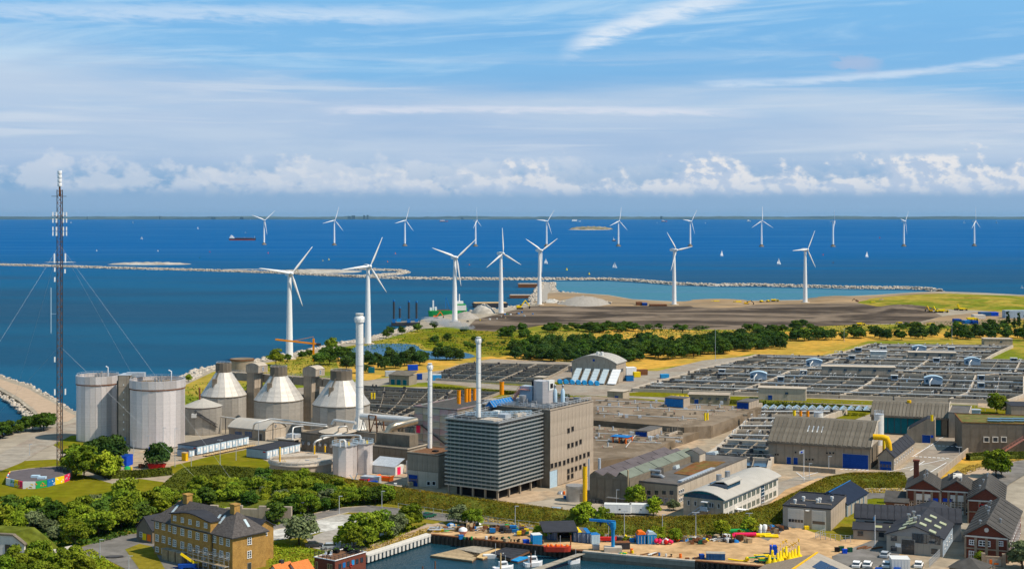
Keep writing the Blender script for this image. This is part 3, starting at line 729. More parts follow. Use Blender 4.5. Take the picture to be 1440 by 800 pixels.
    def flat(s,m,z=None,x0=None,x1=0,y0=0,y1=None,over=.15,t=.35,name='roof',par=None):
        z = z or s.h;x0 = -s.W if x0 is None else x0;y1 = s.D if y1 is None else y1
        r = s.P(name,B().box(x0-over,x1+over,y0-over,y1+over,z,z+t*.4),m)
        if par:
            q = .3;b = B();zz = z+t*.4
            b.box(x0-over,x1+over,y0-over,y0-over+q,zz,zz+t);b.box(x0-over,x1+over,y1+over-q,y1+over,zz,zz+t)
            b.box(x0-over,x0-over+q,y0-over+q,y1+over-q,zz,zz+t);b.box(x1+over-q,x1+over,y0-over+q,y1+over-q,zz,zz+t)
            obj('parapet',b.use(par).mesh('parapet'),r)
        return r
    def arch(s,m,ze,rise,axis='y',x0=None,x1=0,y0=0,y1=None,over=.5,t=.3,n=12,wm=None,name='roof',strips=0):
        x0 = -s.W if x0 is None else x0;y1 = s.D if y1 is None else y1
        lo,hi,e0,e1 = (x0,x1,y0,y1) if axis == 'y' else (y0,y1,x0,x1)
        c = (lo+hi)/2;hw = (hi-lo)/2+over
        A = [(c+hw*(-1+2*i/n),ze+rise*(1-(-1+2*i/n)**2)) for i in range(n+1)]
        b = B();prof = A+[(p[0],p[1]+t) for p in A[::-1]]
        r = s.P(name,(b.ext if axis == 'y' else b.exx)(prof,e0-over,e1+over),m)
        if strips:
            L = (e1-e0+2*over)/strips
            pr = [(p[0],p[1]+t+.01) for p in A]+[(p[0],p[1]+t+.07) for p in A[::-1]]
            me = U(m);(me.ext if axis == 'y' else me.exx)(pr,-L*.46,L*.46);me = me.mesh('roof_panel')
            for i in range(strips):v = e0-over+L*(i+.5);obj('roof_panel',me,r,(0,v,0) if axis == 'y' else (v,0,0))
        if wm:
            g = B();A2 = [p for p in A if lo-.01 <= p[0] <= hi+.01];A2 = [(lo,ze-.5)]+[(max(lo,min(hi,p[0])),p[1]-.02) for p in A]+[(hi,ze-.5)]
            for q in (e0+.01,e1-.3):g = B();(g.ext if axis == 'y' else g.exx)(A2,q,q+.29);s.P('gable_wall',g,wm)
        return r
    def rail(s,x0,x1,y0,y1,z,m='rail',h=1.1,step=2.0,name='railing'):
        b = B();pts = [(x0,y0),(x1,y0),(x1,y1),(x0,y1)]
        for i in range(4):
            p,q = pts[i],pts[(i+1)%4];L = hypot(q[0]-p[0],q[1]-p[1]);n = max(1,int(L/step))
            for hh in (h,h*.5):b.beam((p[0],p[1],z+hh),(q[0],q[1],z+hh),.07)
            for k in range(n):f = k/n;x,y = p[0]+(q[0]-p[0])*f,p[1]+(q[1]-p[1])*f;b.box(x-.04,x+.04,y-.04,y+.04,z,z+h)
        s.P(name,b,m)
def fence_line(name,label,cat,pts,h,m,step=2.5,mesh_m=None,group=None,rails=2,panel=False):
    r = thing(name,label,cat,pts[0],0,group);o = pts[0]
    b = B()
    for i in range(len(pts)-1):
        p,q = pts[i]-o,pts[i+1]-o;L = (q-p).length;n = max(1,int(L/step))
        for k in range(rails):z = h*(1-k/max(1,rails)*.9);b.beam(p+Vector((0,0,z)),q+Vector((0,0,z)),.05)
        post = shared(('post',h,m),lambda:U(m).box(-.05,.05,-.05,.05,-.1,h+.05).mesh('post'))
        for k in range(n+(i == len(pts)-2)):obj('post',post,r,p+(q-p)*k/n)
    b.build('rail',m,r);return r
def wall_line(name,label,pts,h,w,m,cat='wall',group=None,seg=0):
    o = pts[0];r = thing(name,label,cat,o,0,group)
    for i in range(len(pts)-1):
        p,q = pts[i]-o,pts[i+1]-o;L = (q-p).length;n = max(1,int(L/seg)) if seg else 1;an = atan2(q.y-p.y,q.x-p.x)
        me = U(m).box(-L/n/2+.02*bool(seg),L/n/2-.02*bool(seg),-w/2,w/2,-.3,h).mesh('wall_panel')
        for k in range(n):obj('wall_panel' if seg else 'wall',me,r,p+(q-p)*(k+.5)/n,an)
    return r
def sweep_bank(name,px,prof,m,kind='structure',sub=6,wob=.5,seed=1,label=None,cat=None):
    """embankment: profile of (offset, height) swept along ground points"""
    P = [G(x,y) for x,y in px];Q = []
    for i in range(len(P)-1):
        for k in range(sub):Q.append(P[i].lerp(P[i+1],k/sub))
    Q.append(P[-1])
    Nn = []
    for i in range(len(Q)):
        d = Q[min(i+sub,len(Q)-1)]-Q[max(i-sub,0)];d.normalize();Nn.append(Vector((-d.y,d.x,0)))
    vs = [];fs = [];K = len(prof)
    for i,q in enumerate(Q):
        for j,(o,z) in enumerate(prof):
            w = wob*lump(q.x*1.0+j*7,q.y*1.0,.12,seed) if 0 < j < K-1 else 0
            p = q+Nn[i]*(o+w*.5);vs.append((p.x,p.y,z+w if 0 < j < K-1 else z))
    for i in range(len(Q)-1):
        for j in range(K-1):a = i*K+j;fs.append((a,a+1,a+1+K,a+K))
    f0 = fs[K//2];v = [Vector(vs[i]) for i in f0]
    if (v[1]-v[0]).cross(v[2]-v[1]).z < 0:fs = [f[::-1] for f in fs]
    root = U(m).add(vs,fs,True).build(name,kind=kind,label=label,cat=cat)
    return root,(Q,Nn,prof)
def bank_leaves(sw,n,size,m,parent,name='ground_cover',lo=0.0,hi=1.0,lift=.25,up=.8,prob=None):
    Q,Nn,prof = sw;i = RNG.integers(0,len(Q)-1,n);f = RNG.uniform(0,1,n)
    u = RNG.uniform(lo,hi,n)*(len(prof)-1);j = np.minimum(u.astype(int),len(prof)-2);g = u-j
    Qa = np.array([q[:] for q in Q]);Na = np.array([q[:] for q in Nn]);Pa = np.array(prof)
    q = Qa[i]*(1-f)[:,None]+Qa[i+1]*f[:,None];o = Pa[j,0]*(1-g)+Pa[j+1,0]*g;z = Pa[j,1]*(1-g)+Pa[j+1,1]*g
    C = q+Na[i]*o[:,None];C[:,2] = z+RNG.uniform(-.1,1,n)*lift
    if prob is not None:C = C[prob(C) > RNG.uniform(0,1,len(C))]
    V,Fq = leaf_quads(C,size,up=up)
    return obj(name,np_mesh(name,V,Fq,m),parent,kind='stuff')
# ------------------------------------------------------------ wind turbines
def blade_mesh(L,name):
    b = U('white');vs = [];fs = [];n = 11
    for i in range(n+1):
        f = i/n;r = .03*L+f*L*.97
        ch = L*(.045 if f < .06 else .045+.042*min(1,(f-.06)/.14) if f < .2 else .087*(1-(f-.2)/.8*.82))
        th = ch*(.95 if f < .06 else .42-.26*f);tw = radians(22*(1-f)**2)
        for u,v in ((-.35,0),(-.1,.5),(.25,.35),(.65,0),(.25,-.35),(-.1,-.5)):
            x,y = u*ch,v*th
            vs.append((x*cos(tw)-y*sin(tw),x*sin(tw)+y*cos(tw),r))
    for i in range(n):
        for k in range(6):fs.append((i*6+k,i*6+(k+1)%6,(i+1)*6+(k+1)%6,(i+1)*6+k))
    fs.append(tuple(range(n*6,n*6+6)));b.add(vs,fs,True);return b.mesh(name)
def turbine(base,hubh,R,yaw,phase,label,group,offshore=False,sc=1.0):
    """rotor axis points along (sin yaw, -cos yaw); blade angles counted anticlockwise as seen"""
    r = thing('wind_turbine',label,'wind turbine',base,0,group)
    zb = 0
    if offshore:
        obj('foundation',shared('fnd',lambda:U('darkconc').lathe([(7,-1),(7,2.0),(4.8,3.2),(3.2,5.5)],14).mesh('foundation')),r);zb = 3
        obj('platform',shared('plt',lambda:U('darksteel').lathe([(3.6,5.4),(3.8,6.4)],12).mesh('platform')),r)
    else:
        obj('plinth',shared('pln',lambda:U('paleconc').lathe([(4.2,-.4),(4.0,.6)],14).mesh('plinth')),r)
    rb,rt = (2.5,1.5) if offshore else (2.15,1.05)
    rb *= sc;rt *= sc
    tw = shared(('tw',round(hubh,1),offshore,sc),lambda:U('white').lathe([(rb,0),(rb*.97,1),(rb+(rt-rb)*.5,hubh*.5),(rt,hubh-1.2)],20).mesh('tower'))
    obj('tower',tw,r,(0,0,0))
    nr = 1.9 if offshore else 1.35;nl = 9 if offshore else 6
    # nacelle frame: local -y is the rotor side
    nac = shared(('nac',offshore),lambda:U('white').exx([(-nl*.30,-nr*.8),(-nl*.38,0),(-nl*.28,nr*.85),(nl*.45,nr),(nl*.72,nr*.6),(nl*.72,-nr*.5),(nl*.4,-nr)],-nr*.85,nr*.85).mesh('nacelle'))
    N = obj('nacelle',nac,r,(0,0,hubh),yaw)
    hub = obj('hub',shared(('hub',offshore),lambda:U('white').ball(0,0,0,nr*.8,nr*1.05,nr*.8).mesh('hub')),r,(sin(yaw)*nl*.52,-cos(yaw)*nl*.52,hubh),yaw)
    bm = shared(('blade',R),lambda:blade_mesh(R,'blade'))
    for k in range(3):
        th = radians(phase+120*k)                 # blade direction in rotor plane
        o = obj('blade',bm,r,(sin(yaw)*nl*.52,-cos(yaw)*nl*.52,hubh))
        from mathutils import Matrix
        o.rotation_euler = (Matrix.Rotation(yaw,3,'Z') @ Matrix.Rotation(pi/2-th,3,'Y')).to_euler()
    return r
near = [ # base x,y  hub y  R_px  yaw  phase  label
 (407,504,384,49,32,50,"nearest and leftmost white wind turbine of the shore row, left of the tall chimneys"),
 (517.4,483,374,45,32,65,"white wind turbine on the bank beside the pond, just behind the tall chimney"),
 (639.5,452,361.7,41,30,40,"white wind turbine on the quay beside the green ship, blade pointing up right"),
 (704.5,440,356,36,38,93,"white wind turbine behind the moored barges with one blade straight up"),
 (758.7,428,351.7,33,38,150,"white wind turbine at the foot of the stone spit with a spread V of blades"),
 (948,428,351,32,40,128,"white wind turbine at the edge of the lagoon with one blade down along its tower"),
 (1132.3,425,350.5,30,34,62,"white wind turbine at the right end of the shore row beside the yellow dump trucks")]
for x,yb,yh_,rp,yw,ph,lab in near:
    g = G(x,yb);turbine(g,hpx(yb,yh_),rp*g.y/F,radians(yw),ph,lab,'wind turbines along the reclaimed shore')
far = [(371.3,343.8,309.3,21,38,40,"leftmost turbine of the far sea row, just right of the red cargo ship"),
 (470,344.5,309.5,20,35,72,"second turbine from the left in the far sea row, on the open water"),
 (569.3,345.5,309.5,20,42,72,"third turbine from the left in the far sea row"),
 (668.6,346,310,19,70,95,"fourth far turbine, seen almost edge on above the stone breakwater"),
 (768.5,346,310.7,20,38,53,"far turbine directly behind the spit, just left of the fort island"),
 (869.5,346,310.5,20,38,80,"far turbine off the right end of the fort island beside the tug"),
 (970.5,346,310.8,20,45,53,"far turbine standing right behind a blade tip of the lagoon turbine"),
 (1070.8,346.5,310,20,20,90,"far turbine with one blade straight up above two sailing boats"),
 (1171.3,346.5,310.6,19,72,105,"far turbine in shade, seen edge on and looking grey"),
 (1271,346,311,20,55,50,"second turbine from the right end of the far sea row"),
 (1370,345.5,310.6,20,52,92,"rightmost turbine of the far sea row")]
for x,yb,yh_,rp,yw,ph,lab in far:
    g = G(x,yb,ZS);turbine(g,(yb-yh_)/(yb-YH)*(H-ZS),rp*g.y/F,radians(yw),ph,'white sea '+lab if not lab.startswith('far') else 'white '+lab,'wind turbines standing in the sea',True,1.15)

# ------------------------------------------------------------ boats and buoys at sea
def sail_boat(x,y,hp,label,lean=0,az_=0.4,two=True):
    g = G(x,y,ZS);s = hp/12.0*g.y/F            # mast height ~12 units -> hp pixels
    r = thing('sailing_boat',label,'sailing boat',g,az_,'sailing boats out on the sea');r.scale = (s,)*3
    def hull():
        b = U('white');st = [(-4,.9,1.2),(-2,1.4,1.1),(1,1.5,1.1),(3.4,.9,1.25),(5,.05,1.5)];vs = [];fs = []
        for px_,w,z in st:vs += [(px_,-w,z),(px_,-w*.6,0),(px_,w*.6,0),(px_,w,z)]
        for i in range(4):
            for k in range(3):a = i*4+k;fs.append((a,a+4,a+5,a+1))
            fs.append((i*4+3,i*4+7,i*4+4,i*4))
        fs += [(0,1,2,3)];b.add(vs,fs);return b.mesh('hull')
    obj('hull',shared('sbh',hull),r)
    obj('mast',shared('sbm',lambda:U('rail').tube([(.6,0,1),(.6,0,12.4)],.09,5).mesh('mast')),r)
    obj('mainsail',shared('sbs',lambda:U('white').slab([(.4,.03,2),(-3.6,.5,2.1),(-1.4,.35,7.5),(.4,.03,12)],.03).mesh('mainsail')),r)
    if two:obj('jib',shared('sbj',lambda:U('white').slab([(.9,0,10.8),(4.8,.1,1.7),(1.2,.5,2.2)],.03).mesh('jib')),r)
for x,y,hp,lab in [(100,313.5,3,"tiny white sailing boat near the horizon just right of the lattice mast"),(187,313.5,3,"tiny white sailing boat on the horizon, alone to the left of the cargo ship"),
  (199,336,4.5,"small sailing boat with lowered white sail below the horizon on the left"),(278.5,321.5,3.5,"small white sailing boat left above the cargo ship"),(345,327.5,3,"tiny white sailing boat just above the bow of the cargo ship"),
  (767.5,370.5,8,"white sailing boat with thin sail just right of the turbine on the spit"),(864,376.5,9,"sailing boat with bare mast between lagoon breakwater and far turbines"),
  (1015,360,9,"white sailing boat between the lagoon turbine and the far row"),(1095,371.5,9,"white sailing boat close left of the rightmost shore turbine"),
  (1219,361.5,9,"white sailing boat with a full sail right of the shore turbines"),(1356,313.5,4,"tiny white sail near the horizon left of the rightmost sea turbine"),
  (1401.5,313.5,4,"tiny white sail near the horizon at the right edge"),(924,313.8,2.5,"faint white sail on the horizon above the fort island side"),(992,313.8,2.5,"faint white sail on the horizon right of the far turbines"),(1437,405,5,"small white motor sailer at the right edge of the sea"),(17+335,300+9,1.5,"speck of a white sail on the horizon line beside the leftmost sea turbine")]:
    sail_boat(x,y,hp,lab,az_=(x*.37) % 1.2-.3,two=hp > 4)
def ship_hull(r,L,Wd,h,m,name='hull',sheer=.3,zb=0.0,flat=False):
    st = [(-.5,.85,1.0),(-.42,1,1.0),(.25,1,1.0),(.4,.7,1.05),(.5,.05,1.0+sheer)];vs = [];fs = []
    for px_,w,z in st:vs += [(px_*L,-w*Wd/2,h*z),(px_*L*.97,-w*Wd*.42,zb),(px_*L*.97,w*Wd*.42,zb),(px_*L,w*Wd/2,h*z)]
    for i in range(4):
        for k in range(3):a = i*4+k;fs.append((a,a+1,a+5,a+4))
        fs.append((i*4+3,i*4,i*4+4,i*4+7))
    fs += [(3,2,1,0)]
    return U(m).add(vs,fs).build(name,None,r)
g = G(341,337.3,ZS);k = g.y/F
r = thing('cargo_ship','long low red and black cargo ship with its white bridge at the left','ship',g,0)
ship_hull(r,38*k,6*k,2.6*k,'darksteel').rotation_euler = (0,0,0)
U('boatred').box(-18*k,17*k,-3.05*k,3.05*k,-.2,.9*k).bd('boot_stripe',r)
U('rust').box(-10*k,14*k,-2.3*k,2.3*k,2.6*k,3.2*k).bd('hatch',r)
U('white').box(-18*k,-12*k,-2.6*k,2.6*k,2.6*k,4.4*k).box(-17*k,-13.5*k,-2.2*k,2.2*k,4.4*k,6.2*k).bd('bridge',r)
U('white').box(-16*k,-15*k,-.4*k,.4*k,6.2*k,7.4*k).bd('funnel',r)
U('rail').box(16.8*k,17.3*k,-.2*k,.2*k,2.6*k,6.2*k).box(3*k,3.3*k,-.2*k,.2*k,3.2*k,4.6*k).bd('mast',r)
g = G(863.5,338.5,ZS);k = g.y/F
r = thing('tug_boat','small pale tug with mast between the fort island and the far turbine','tug',g,0)
ship_hull(r,6*k,2.4*k,1.2*k,'brown');U('offwhite').box(-1.6*k,1.2*k,-.8*k,.8*k,1.2*k,3*k).bd('wheelhouse',r);U('offwhite').cyl(-.5*k,0,3*k,5.8*k,.45*k,6,.15*k).bd('mast',r)
for x,y,w,hh,m,lab in ((624,308.4,12,2.2,'boatred','distant red and white ferry on the horizon left of the chimneys'),(810,309.2,13,3,'white','distant white ferry on the horizon left of the fort island'),(1053,308.8,5,2.4,'offwhite','distant pale ship on the horizon right of the lagoon turbine'),(934,308.6,8,2,'boatred','distant low red ship on the horizon above the lagoon turbine')):
    g = GY(x,20000,ZS);k = g.y/F
    r = thing('ferry',lab,'ship',g,0);ship_hull(r,w*k,60,1.0*k,m);U('white').box(-w*.42*k,w*.1*k,-20,20,k,hh*k).bd('superstructure',r)
    r.location.z = ZS
def buoy(x,y,m,s,lab):
    g = G(x,y,ZS);k = g.y/F*s
    r = thing('sea_buoy',lab,'buoy',g,0,'navigation buoys');U(m).lathe([(.8*k,-.1*k),(.9*k,.4*k),(.35*k,.9*k),(.25*k,2.2*k)],8).bd('float',r);U('darksteel').ball(0,0,2.5*k,.35*k,n=6,m=4).bd('topmark',r)
for x,y,m,s,lab in [(377,356,'red',1,'red buoy in the sea just right of the leftmost sea turbine'),(136,352.5,'offwhite',1,'pale buoy left of centre of the empty sea, first of a loose pair'),(222,353,'offwhite',1,'pale buoy above the first sandbank'),(295,354,'red',.8,'small red buoy left of the leftmost sea turbine'),(281,362.8,'teal',1,'green buoy above the second sandbank'),
   (462.5,365,'yellow',1.1,'yellow buoy above the sandbank with the digger'),(454,366.5,'yellow',.7,'small yellow buoy beside the larger yellow one'),(797,379.5,'yellow',1.6,'yellow buoy off the lagoon breakwater, the left of two'),(828.5,385.5,'yellow',1.5,'yellow buoy off the lagoon breakwater, the right of two'),(556,356.5,'hiorange',1,'orange buoy below the third sea turbine'),(545,368,'hiorange',.9,'orange buoy above the stone breakwater'),(708,378,'brown',1.2,'brown post buoy by the turbine with the upright blade'),(1157.5,358.5,'red',1,'small red buoy left of the edge-on sea turbine'),(1171.5,369.5,'brown',1,'brown buoy in front of the right-hand sea turbines'),(1237,334.5,'red',.9,'red buoy near the second sea turbine from the right'),(660,372.5,'hiorange',.9,'orange buoy between quay turbine and far row')]:
    buoy(x,y,m,s,lab)
# ------------------------------------------------------------ pixel helpers on a building's faces
def _r(s,px,py):
    k = (px-720)/F;u = (k*s.p.y-s.p.x)/(sin(s.a)-k*cos(s.a));Y = s.p.y+u*cos(s.a);return u,H-(py-YH)*Y/F-s.p.z
def _f(s,px,py):
    k = (px-720)/F;u = (s.p.x-k*s.p.y)/(cos(s.a)+k*sin(s.a));Y = s.p.y+u*sin(s.a);return -u,H-(py-YH)*Y/F-s.p.z
def _l(s,px,py,z=0):
    d = G(px,py,z+s.p.z)-s.p;return d.x*cos(s.a)-d.y*sin(s.a),d.x*sin(s.a)+d.y*cos(s.a),z
Bld.r = _r;Bld.f = _f;Bld.l = _l
def vent_pipe(cx,py,top,dpx,m,label,cat='chimney',z0=0.0,flange=True,group=None,name='vent_pipe',tilt=None):
    g = G(cx,py,z0);r_ = dpx/2*g.y/F;h = (py-top)/(py-YH)*(H-z0)
    r = thing(name,label,cat,g,0,group)
    U(m).lathe([(r_,0),(r_,h)],18).bd('pipe',r)
    if flange:U(m).lathe([(r_*1.06,h),(r_*1.06,h+.25)],18).bd('cap',r);U('black').lathe([(r_*.8,h+.25),(r_*.8,h+.28)],14).bd('mouth',r)
    return r
def chimney(cx,py,top,dpx,z0,label,head=True,fins=True):
    g = G(cx,py,z0);r_ = dpx/2*g.y/F;h = (py-top)/(py-YH)*(H-z0)
    r = thing('chimney',label,'chimney',g,0,'tall white chimneys')
    n = 5;fl = h*.92 if head else h
    for i in range(n):
        U('paint').lathe([(r_,fl*i/n+.1),(r_*.995,fl*(i+1)/n-.1)],24).bd('shaft_section',r)
        U('galv').lathe([(r_*1.04,fl*(i+1)/n-.1),(r_*1.04,fl*(i+1)/n+.1)],24).bd('flange',r)
    if head:
        U('paint').lathe([(r_*1.25,fl+.1),(r_*1.3,fl+h*.02),(r_*1.3,fl+h*.05),(r_*.95,fl+h*.055),(r_*.95,h*.985),(r_*1.05,h*.985),(r_*1.05,h)],24).bd('head',r)
        b = B(); 
        for i in range(10):a = 2*pi*i/10;b.tube([(cos(a)*r_*1.5,sin(a)*r_*1.5,fl+h*.02),(cos(a)*r_*1.5,sin(a)*r_*1.5,fl+h*.02+1)],.04,4)
        b.build('railing','rail',r)
    if fins:
        b = B()
        for i in range(6):a = 2*pi*i/6+.4;b.beam((cos(a)*r_*1.9,sin(a)*r_*1.9,0),(cos(a)*r_,sin(a)*r_,4.2),.12,.5)
        b.build('foot_rib','paint',r)
        U('paint').lathe([(r_*2.0,0),(r_*2.0,.25)],20).bd('base_plate',r)
    b = B();b.beam((r_+.15,-.2,1),(r_+.15,-.2,h*.9),.06);b.beam((r_+.15,.2,1),(r_+.15,.2,h*.9),.06);b.build('ladder','galv',r)
    return r
chimney(505.6,603,440,10.6,6.0,'tallest white steel chimney, at the left, with a wide collar near its top')
chimney(672.8,586,473,6.4,22.0,'white steel chimney rising from the roof of the striped glass building',fins=False)
chimney(604.6,629.5,510,6.2,9.6,'thinner, shorter white chimney on the flat concrete block, between the other two',fins=False)

# ------------------------------------------------------------ striped office block and its concrete wing
a0 = Bld('office_block','tall square office block with horizontal metal fins all round over dark glass','office building',701,704,626,773.4,top=595.5,a=32.6)
W_,D_,h_ = a0.W,a0.D,a0.h
a0.P('core',B().box(-W_+.6,-.6,.6,D_-.6,2.9,h_-.4),'glassgreen')
a0.P('ground_floor',B().box(-W_+2.4,-2.4,2.4,D_-.5,-.2,2.9),'black')
pil = U('concrete').box(-.25,.25,-.25,.25,0,2.9).mesh('pillar')
for i in range(5):
    obj('pillar',pil,a0.root,(-W_+.8+i*(W_-1.6)/4,.8,0))
    if i < 4:obj('pillar',pil,a0.root,(-.8,.8+(i+1)*(D_-1.6)/4.5,0))
nf = 17;fh = (h_-2.9)/nf
for i in range(nf):
    z = 2.9+fh*i
    def ring(z0,z1,o):
        return B().box(-W_-o,o,-o,-o+.12,z0,z1).box(o-.12,o,-o+.12,D_,z0,z1).box(-W_-o,-W_-o+.12,-o+.12,D_,z0,z1)
    me = shared('fin',lambda:ring(0,fh*.36,.12).use('fin') and U('fin').box(-W_-.12,.12,-.12,.0,0,fh*.36).box(.0,.12,.0,D_,0,fh*.36).box(-W_-.12,-W_,.0,D_,0,fh*.36).mesh('metal_fin'))
    obj('metal_fin',me,a0.root,(0,0,z))
    me = shared('finsh',lambda:U('darksteel').box(-W_+.3,-.3,.3,.4,0,.12).box(-.4,-.3,.4,D_,0,.12).mesh('shelf'))
    obj('window_shelf',me,a0.root,(0,0,z+fh*.62))
mul = U('galv').box(-.035,.035,-.05,.05,2.9,h_-.3).mesh('mullion')
for i in range(1,12):obj('mullion',mul,a0.root,(-W_*i/12,.52,0))
for i in range(1,18):obj('mullion',mul,a0.root,(-.52,D_*i/18,0))
a0.P('roof',B().box(-W_+.1,-.1,.1,D_,h_-.4,h_+.05),'roofgrey')
b = B()
for x0,x1,y0,y1 in ((-W_-.15,.15,-.15,.2),(-.2,.15,.2,D_),(-W_-.15,-W_+.2,.2,D_)):b.box(x0,x1,y0,y1,h_+.05,h_+.45)
a0.P('parapet',b,'fin')
for (x0,x1,y0,y1,hh,m) in ((-8,-3,2,7,.5,'paleconc'),(-W_+2,-W_+7,3,6,.6,'roofgrey'),(-6,-3.5,9,12,1.3,'galv'),(-4,-2.5,14,19,.9,'paleconc'),(-10,-8,12,14,1.6,'offwhite'),(-14,-11,14,18,.5,'roofgrey')):
    a0.P('roof_unit',B().box(x0,x1,y0,y1,h_+.05,h_+.05+hh),m)
b = B()                                          # glazed service bridge across the roof
for i in range(14):
    p = Vector((-W_+3+i*1.05,6+i*1.05,h_+.1));b.beam(p,p+Vector((0,0,1.5)),.1);b.beam(p+Vector((1.2,-1.2,0)),p+Vector((1.2,-1.2,1.5)),.1);b.beam(p+Vector((0,0,1.5)),p+Vector((1.2,-1.2,1.5)),.1);b.beam(p+Vector((0,0,1.5)),p+Vector((1.05,1.05,.2)),.07)
for z in (.3,.9,1.5):
    b.beam(Vector((-W_+3,6,h_+z)),Vector((-W_+16.7,19.7,h_+z)),.12);b.beam(Vector((-W_+4.2,4.8,h_+z)),Vector((-W_+17.9,18.5,h_+z)),.12)
a0.P('walkway',b,'ltblue')
for z in (0,):a0.rail(-W_+.5,-.5,.5,D_-.5,h_+.1,step=2.4)

a1 = Bld('office_wing','lower rear wing of the striped block carrying the orange ventilation pipes','office building',None,None,W=22,D=16,h=20.5,a=32.6,p=a0.wpt(-6,D_+1))
a1.walls('glassgreen',20.4)
for i in range(6):
    z = 15+i*1.0;a1.P('metal_fin',B().box(-22.12,.1,-.12,.0,z,z+.4).box(-22.12,-22,0,16,z,z+.4),'fin')
a1.flat('roofgrey',par='fin')
b = B()
for k in range(3):b.tube([(-21+k*1.4,.8,21.4),(-21+k*1.4,15,21.4)],.5,8);b.tube([(-20,2+k*1.3,22.2),(-1,2+k*1.3,22.2)],.32,8)
for i in range(9):b.box(-20+i*2.3,-19.8+i*2.3,1,6,20.6,22)
a1.P('roof_pipe',b,'galv',kind='stuff')
for px,py,tp,w,lab in ((550,567,549,5.4,'leftmost orange vent pipe behind the thin white chimney'),(587.5+0,565,546.5,0,''),):
    if w:vent_pipe(645.3,567,548.8,5.4,'orange','leftmost orange ventilation pipe on the roof, left of the middle chimney',z0=20.5)
vent_pipe(655.6,564.5,546.6,5.2,'orange','orange ventilation pipe, left one of a touching pair behind the middle chimney',z0=20.5)
vent_pipe(659.8,563.5,546.6,5.2,'orange','orange ventilation pipe, right one of a touching pair behind the middle chimney',z0=20.5)
vent_pipe(667.5,562.2,546.6,4.9,'orange','orange ventilation pipe right against the left side of the middle chimney',z0=20.5)
vent_pipe(705.6,554,537,6.2,'orange','single orange ventilation pipe standing apart, left of the pale stair tower',z0=20.5)

a2 = Bld('concrete_hall','tall windowless-topped concrete hall adjoining the striped block, rows of small square windows','industrial building',773.4,685.7,rx=834,W=24,h=22.8,a=32.6)
a2.walls('darkconc',22.6)
a2.panels('r',0,a2.D,.2,22.6,12,3,'wallconc',gap=.05,t=.12)
a2.flat('roofgrey',z=22.65,par='wallconc',over=.12)
for px,py in [(798.8,604.5),(804.5,602),(798.8,626),(804.2,624.5),(810,622.5),(815.7,620),(775.5,654),(781,652.5),(786.5,651),(792.8,649.5),(798.3,647),(804,645.5),(810,643.5),(815.4,641.4),(821,639.5),(826.8,637.5),(798.6,661.5),(804,659.4),(809.4,657.6),(815.4,655.8),(821,653.4),(798.6,670),(804,668)]:
    u,z = a2.r(px,py);a2.win('r',u,z,1.5,1.5,fm='darkconc',gm='black',nx=1,nz=1,off=.12)
u,z = a2.r(777.5,674);a2.door('r',u,4.2,5.0,'ltblue',name='door',off=.12)
u,z = a2.r(821,660);a2.door('r',u,2,3,'blue',off=.12)
# plant on its roof
def local_thing(bl,name,label,cat,x,y,z,group=None,rz=None):return thing(name,label,cat,bl.wpt(x,y,z),-bl.a if rz is None else rz,group)
r = local_thing(a2,'stair_tower','pale blue-grey octagonal stair tower on the concrete hall roof','stair tower',-13,11,22.7)
U('silometal').prism([(.5,0),(2.4,-1.4),(4.6,-1.4),(6,0),(6,3.0),(.5,3.0)],0,7.2).bd('wall',r)
U('offwhite').box(5.0,6.1,-.1,3.1,4.4,7.4).bd('top_frame',r)
U('bluegrey').box(-4.5,0,0,3.2,0,5.2).bd('side_room',r)
U('black').box(6.0,6.14,.6,2.2,5.0,6.4).bd('opening',r)
U('black').box(-.1,.5,-.15,.9,5.5,7).bd('opening',r)
r = local_thing(a2,'fire_stair','salmon pink steel stair climbing to the pale roof tower','stair',-17.5,10,22.7);b = B()
for k in (0,1.1):
    b.beam((-3,k,-.5),(.5,k,4.2),.12,.4);b.beam((-3,k,.6),(.5,k,5.3),.08)
    for i in range(8):b.beam((-3+i*.5,k,-.5+i*.67),(-3+i*.5,k,.6+i*.67),.07)
for i in range(12):b.box(-3+i*.3,-2.75+i*.3,0,1.1,-.4+i*.39,-.3+i*.39)
b.box(.5,4,0,1.2,4.1,4.3);b.beam((.5,0,5.3),(4,0,5.3),.08)
for i in range(5):b.beam((.5+i*.8,0,4.2),(.5+i*.8,0,5.3),.06)
b.build('stair_frame','fadedpink' if 'fadedpink' in MATS else plain('fadedpink',(.62,.28,.22)) and 'fadedpink',r)
r = local_thing(a2,'rooflight','long blue glazed rooflight ridge on the concrete hall','rooflight',-20,-2,22.7)
U('midblue').ext([(-1.6,0),(0,1.8),(1.6,0)],0,12).bd('glazing',r)
bm = U('galv').ext([(-1.66,.02),(0,1.88),(1.66,.02),(1.5,.02),(0,1.7),(-1.5,.02)],-.06,.06).mesh('glazing_bar')
for i in range(9):obj('glazing_bar',bm,r,(0,i*1.5,0))
for k,(x,y) in enumerate(((-6.6,14),(-4.6,15.2))):
    r = local_thing(a2,'silo',('left','right')[k]+' one of two slim pale blue filter silos on the concrete hall roof','silo',x,y,22.7,'roof silos')
    U('ltblue').lathe([(.62,.6),(.62,4.0),(.25,4.8)],14).bd('tank',r);U('steel').cyl(0,0,4.8,5.4,.2,8).ball(0,0,5.7,.42).bd('cowl',r)
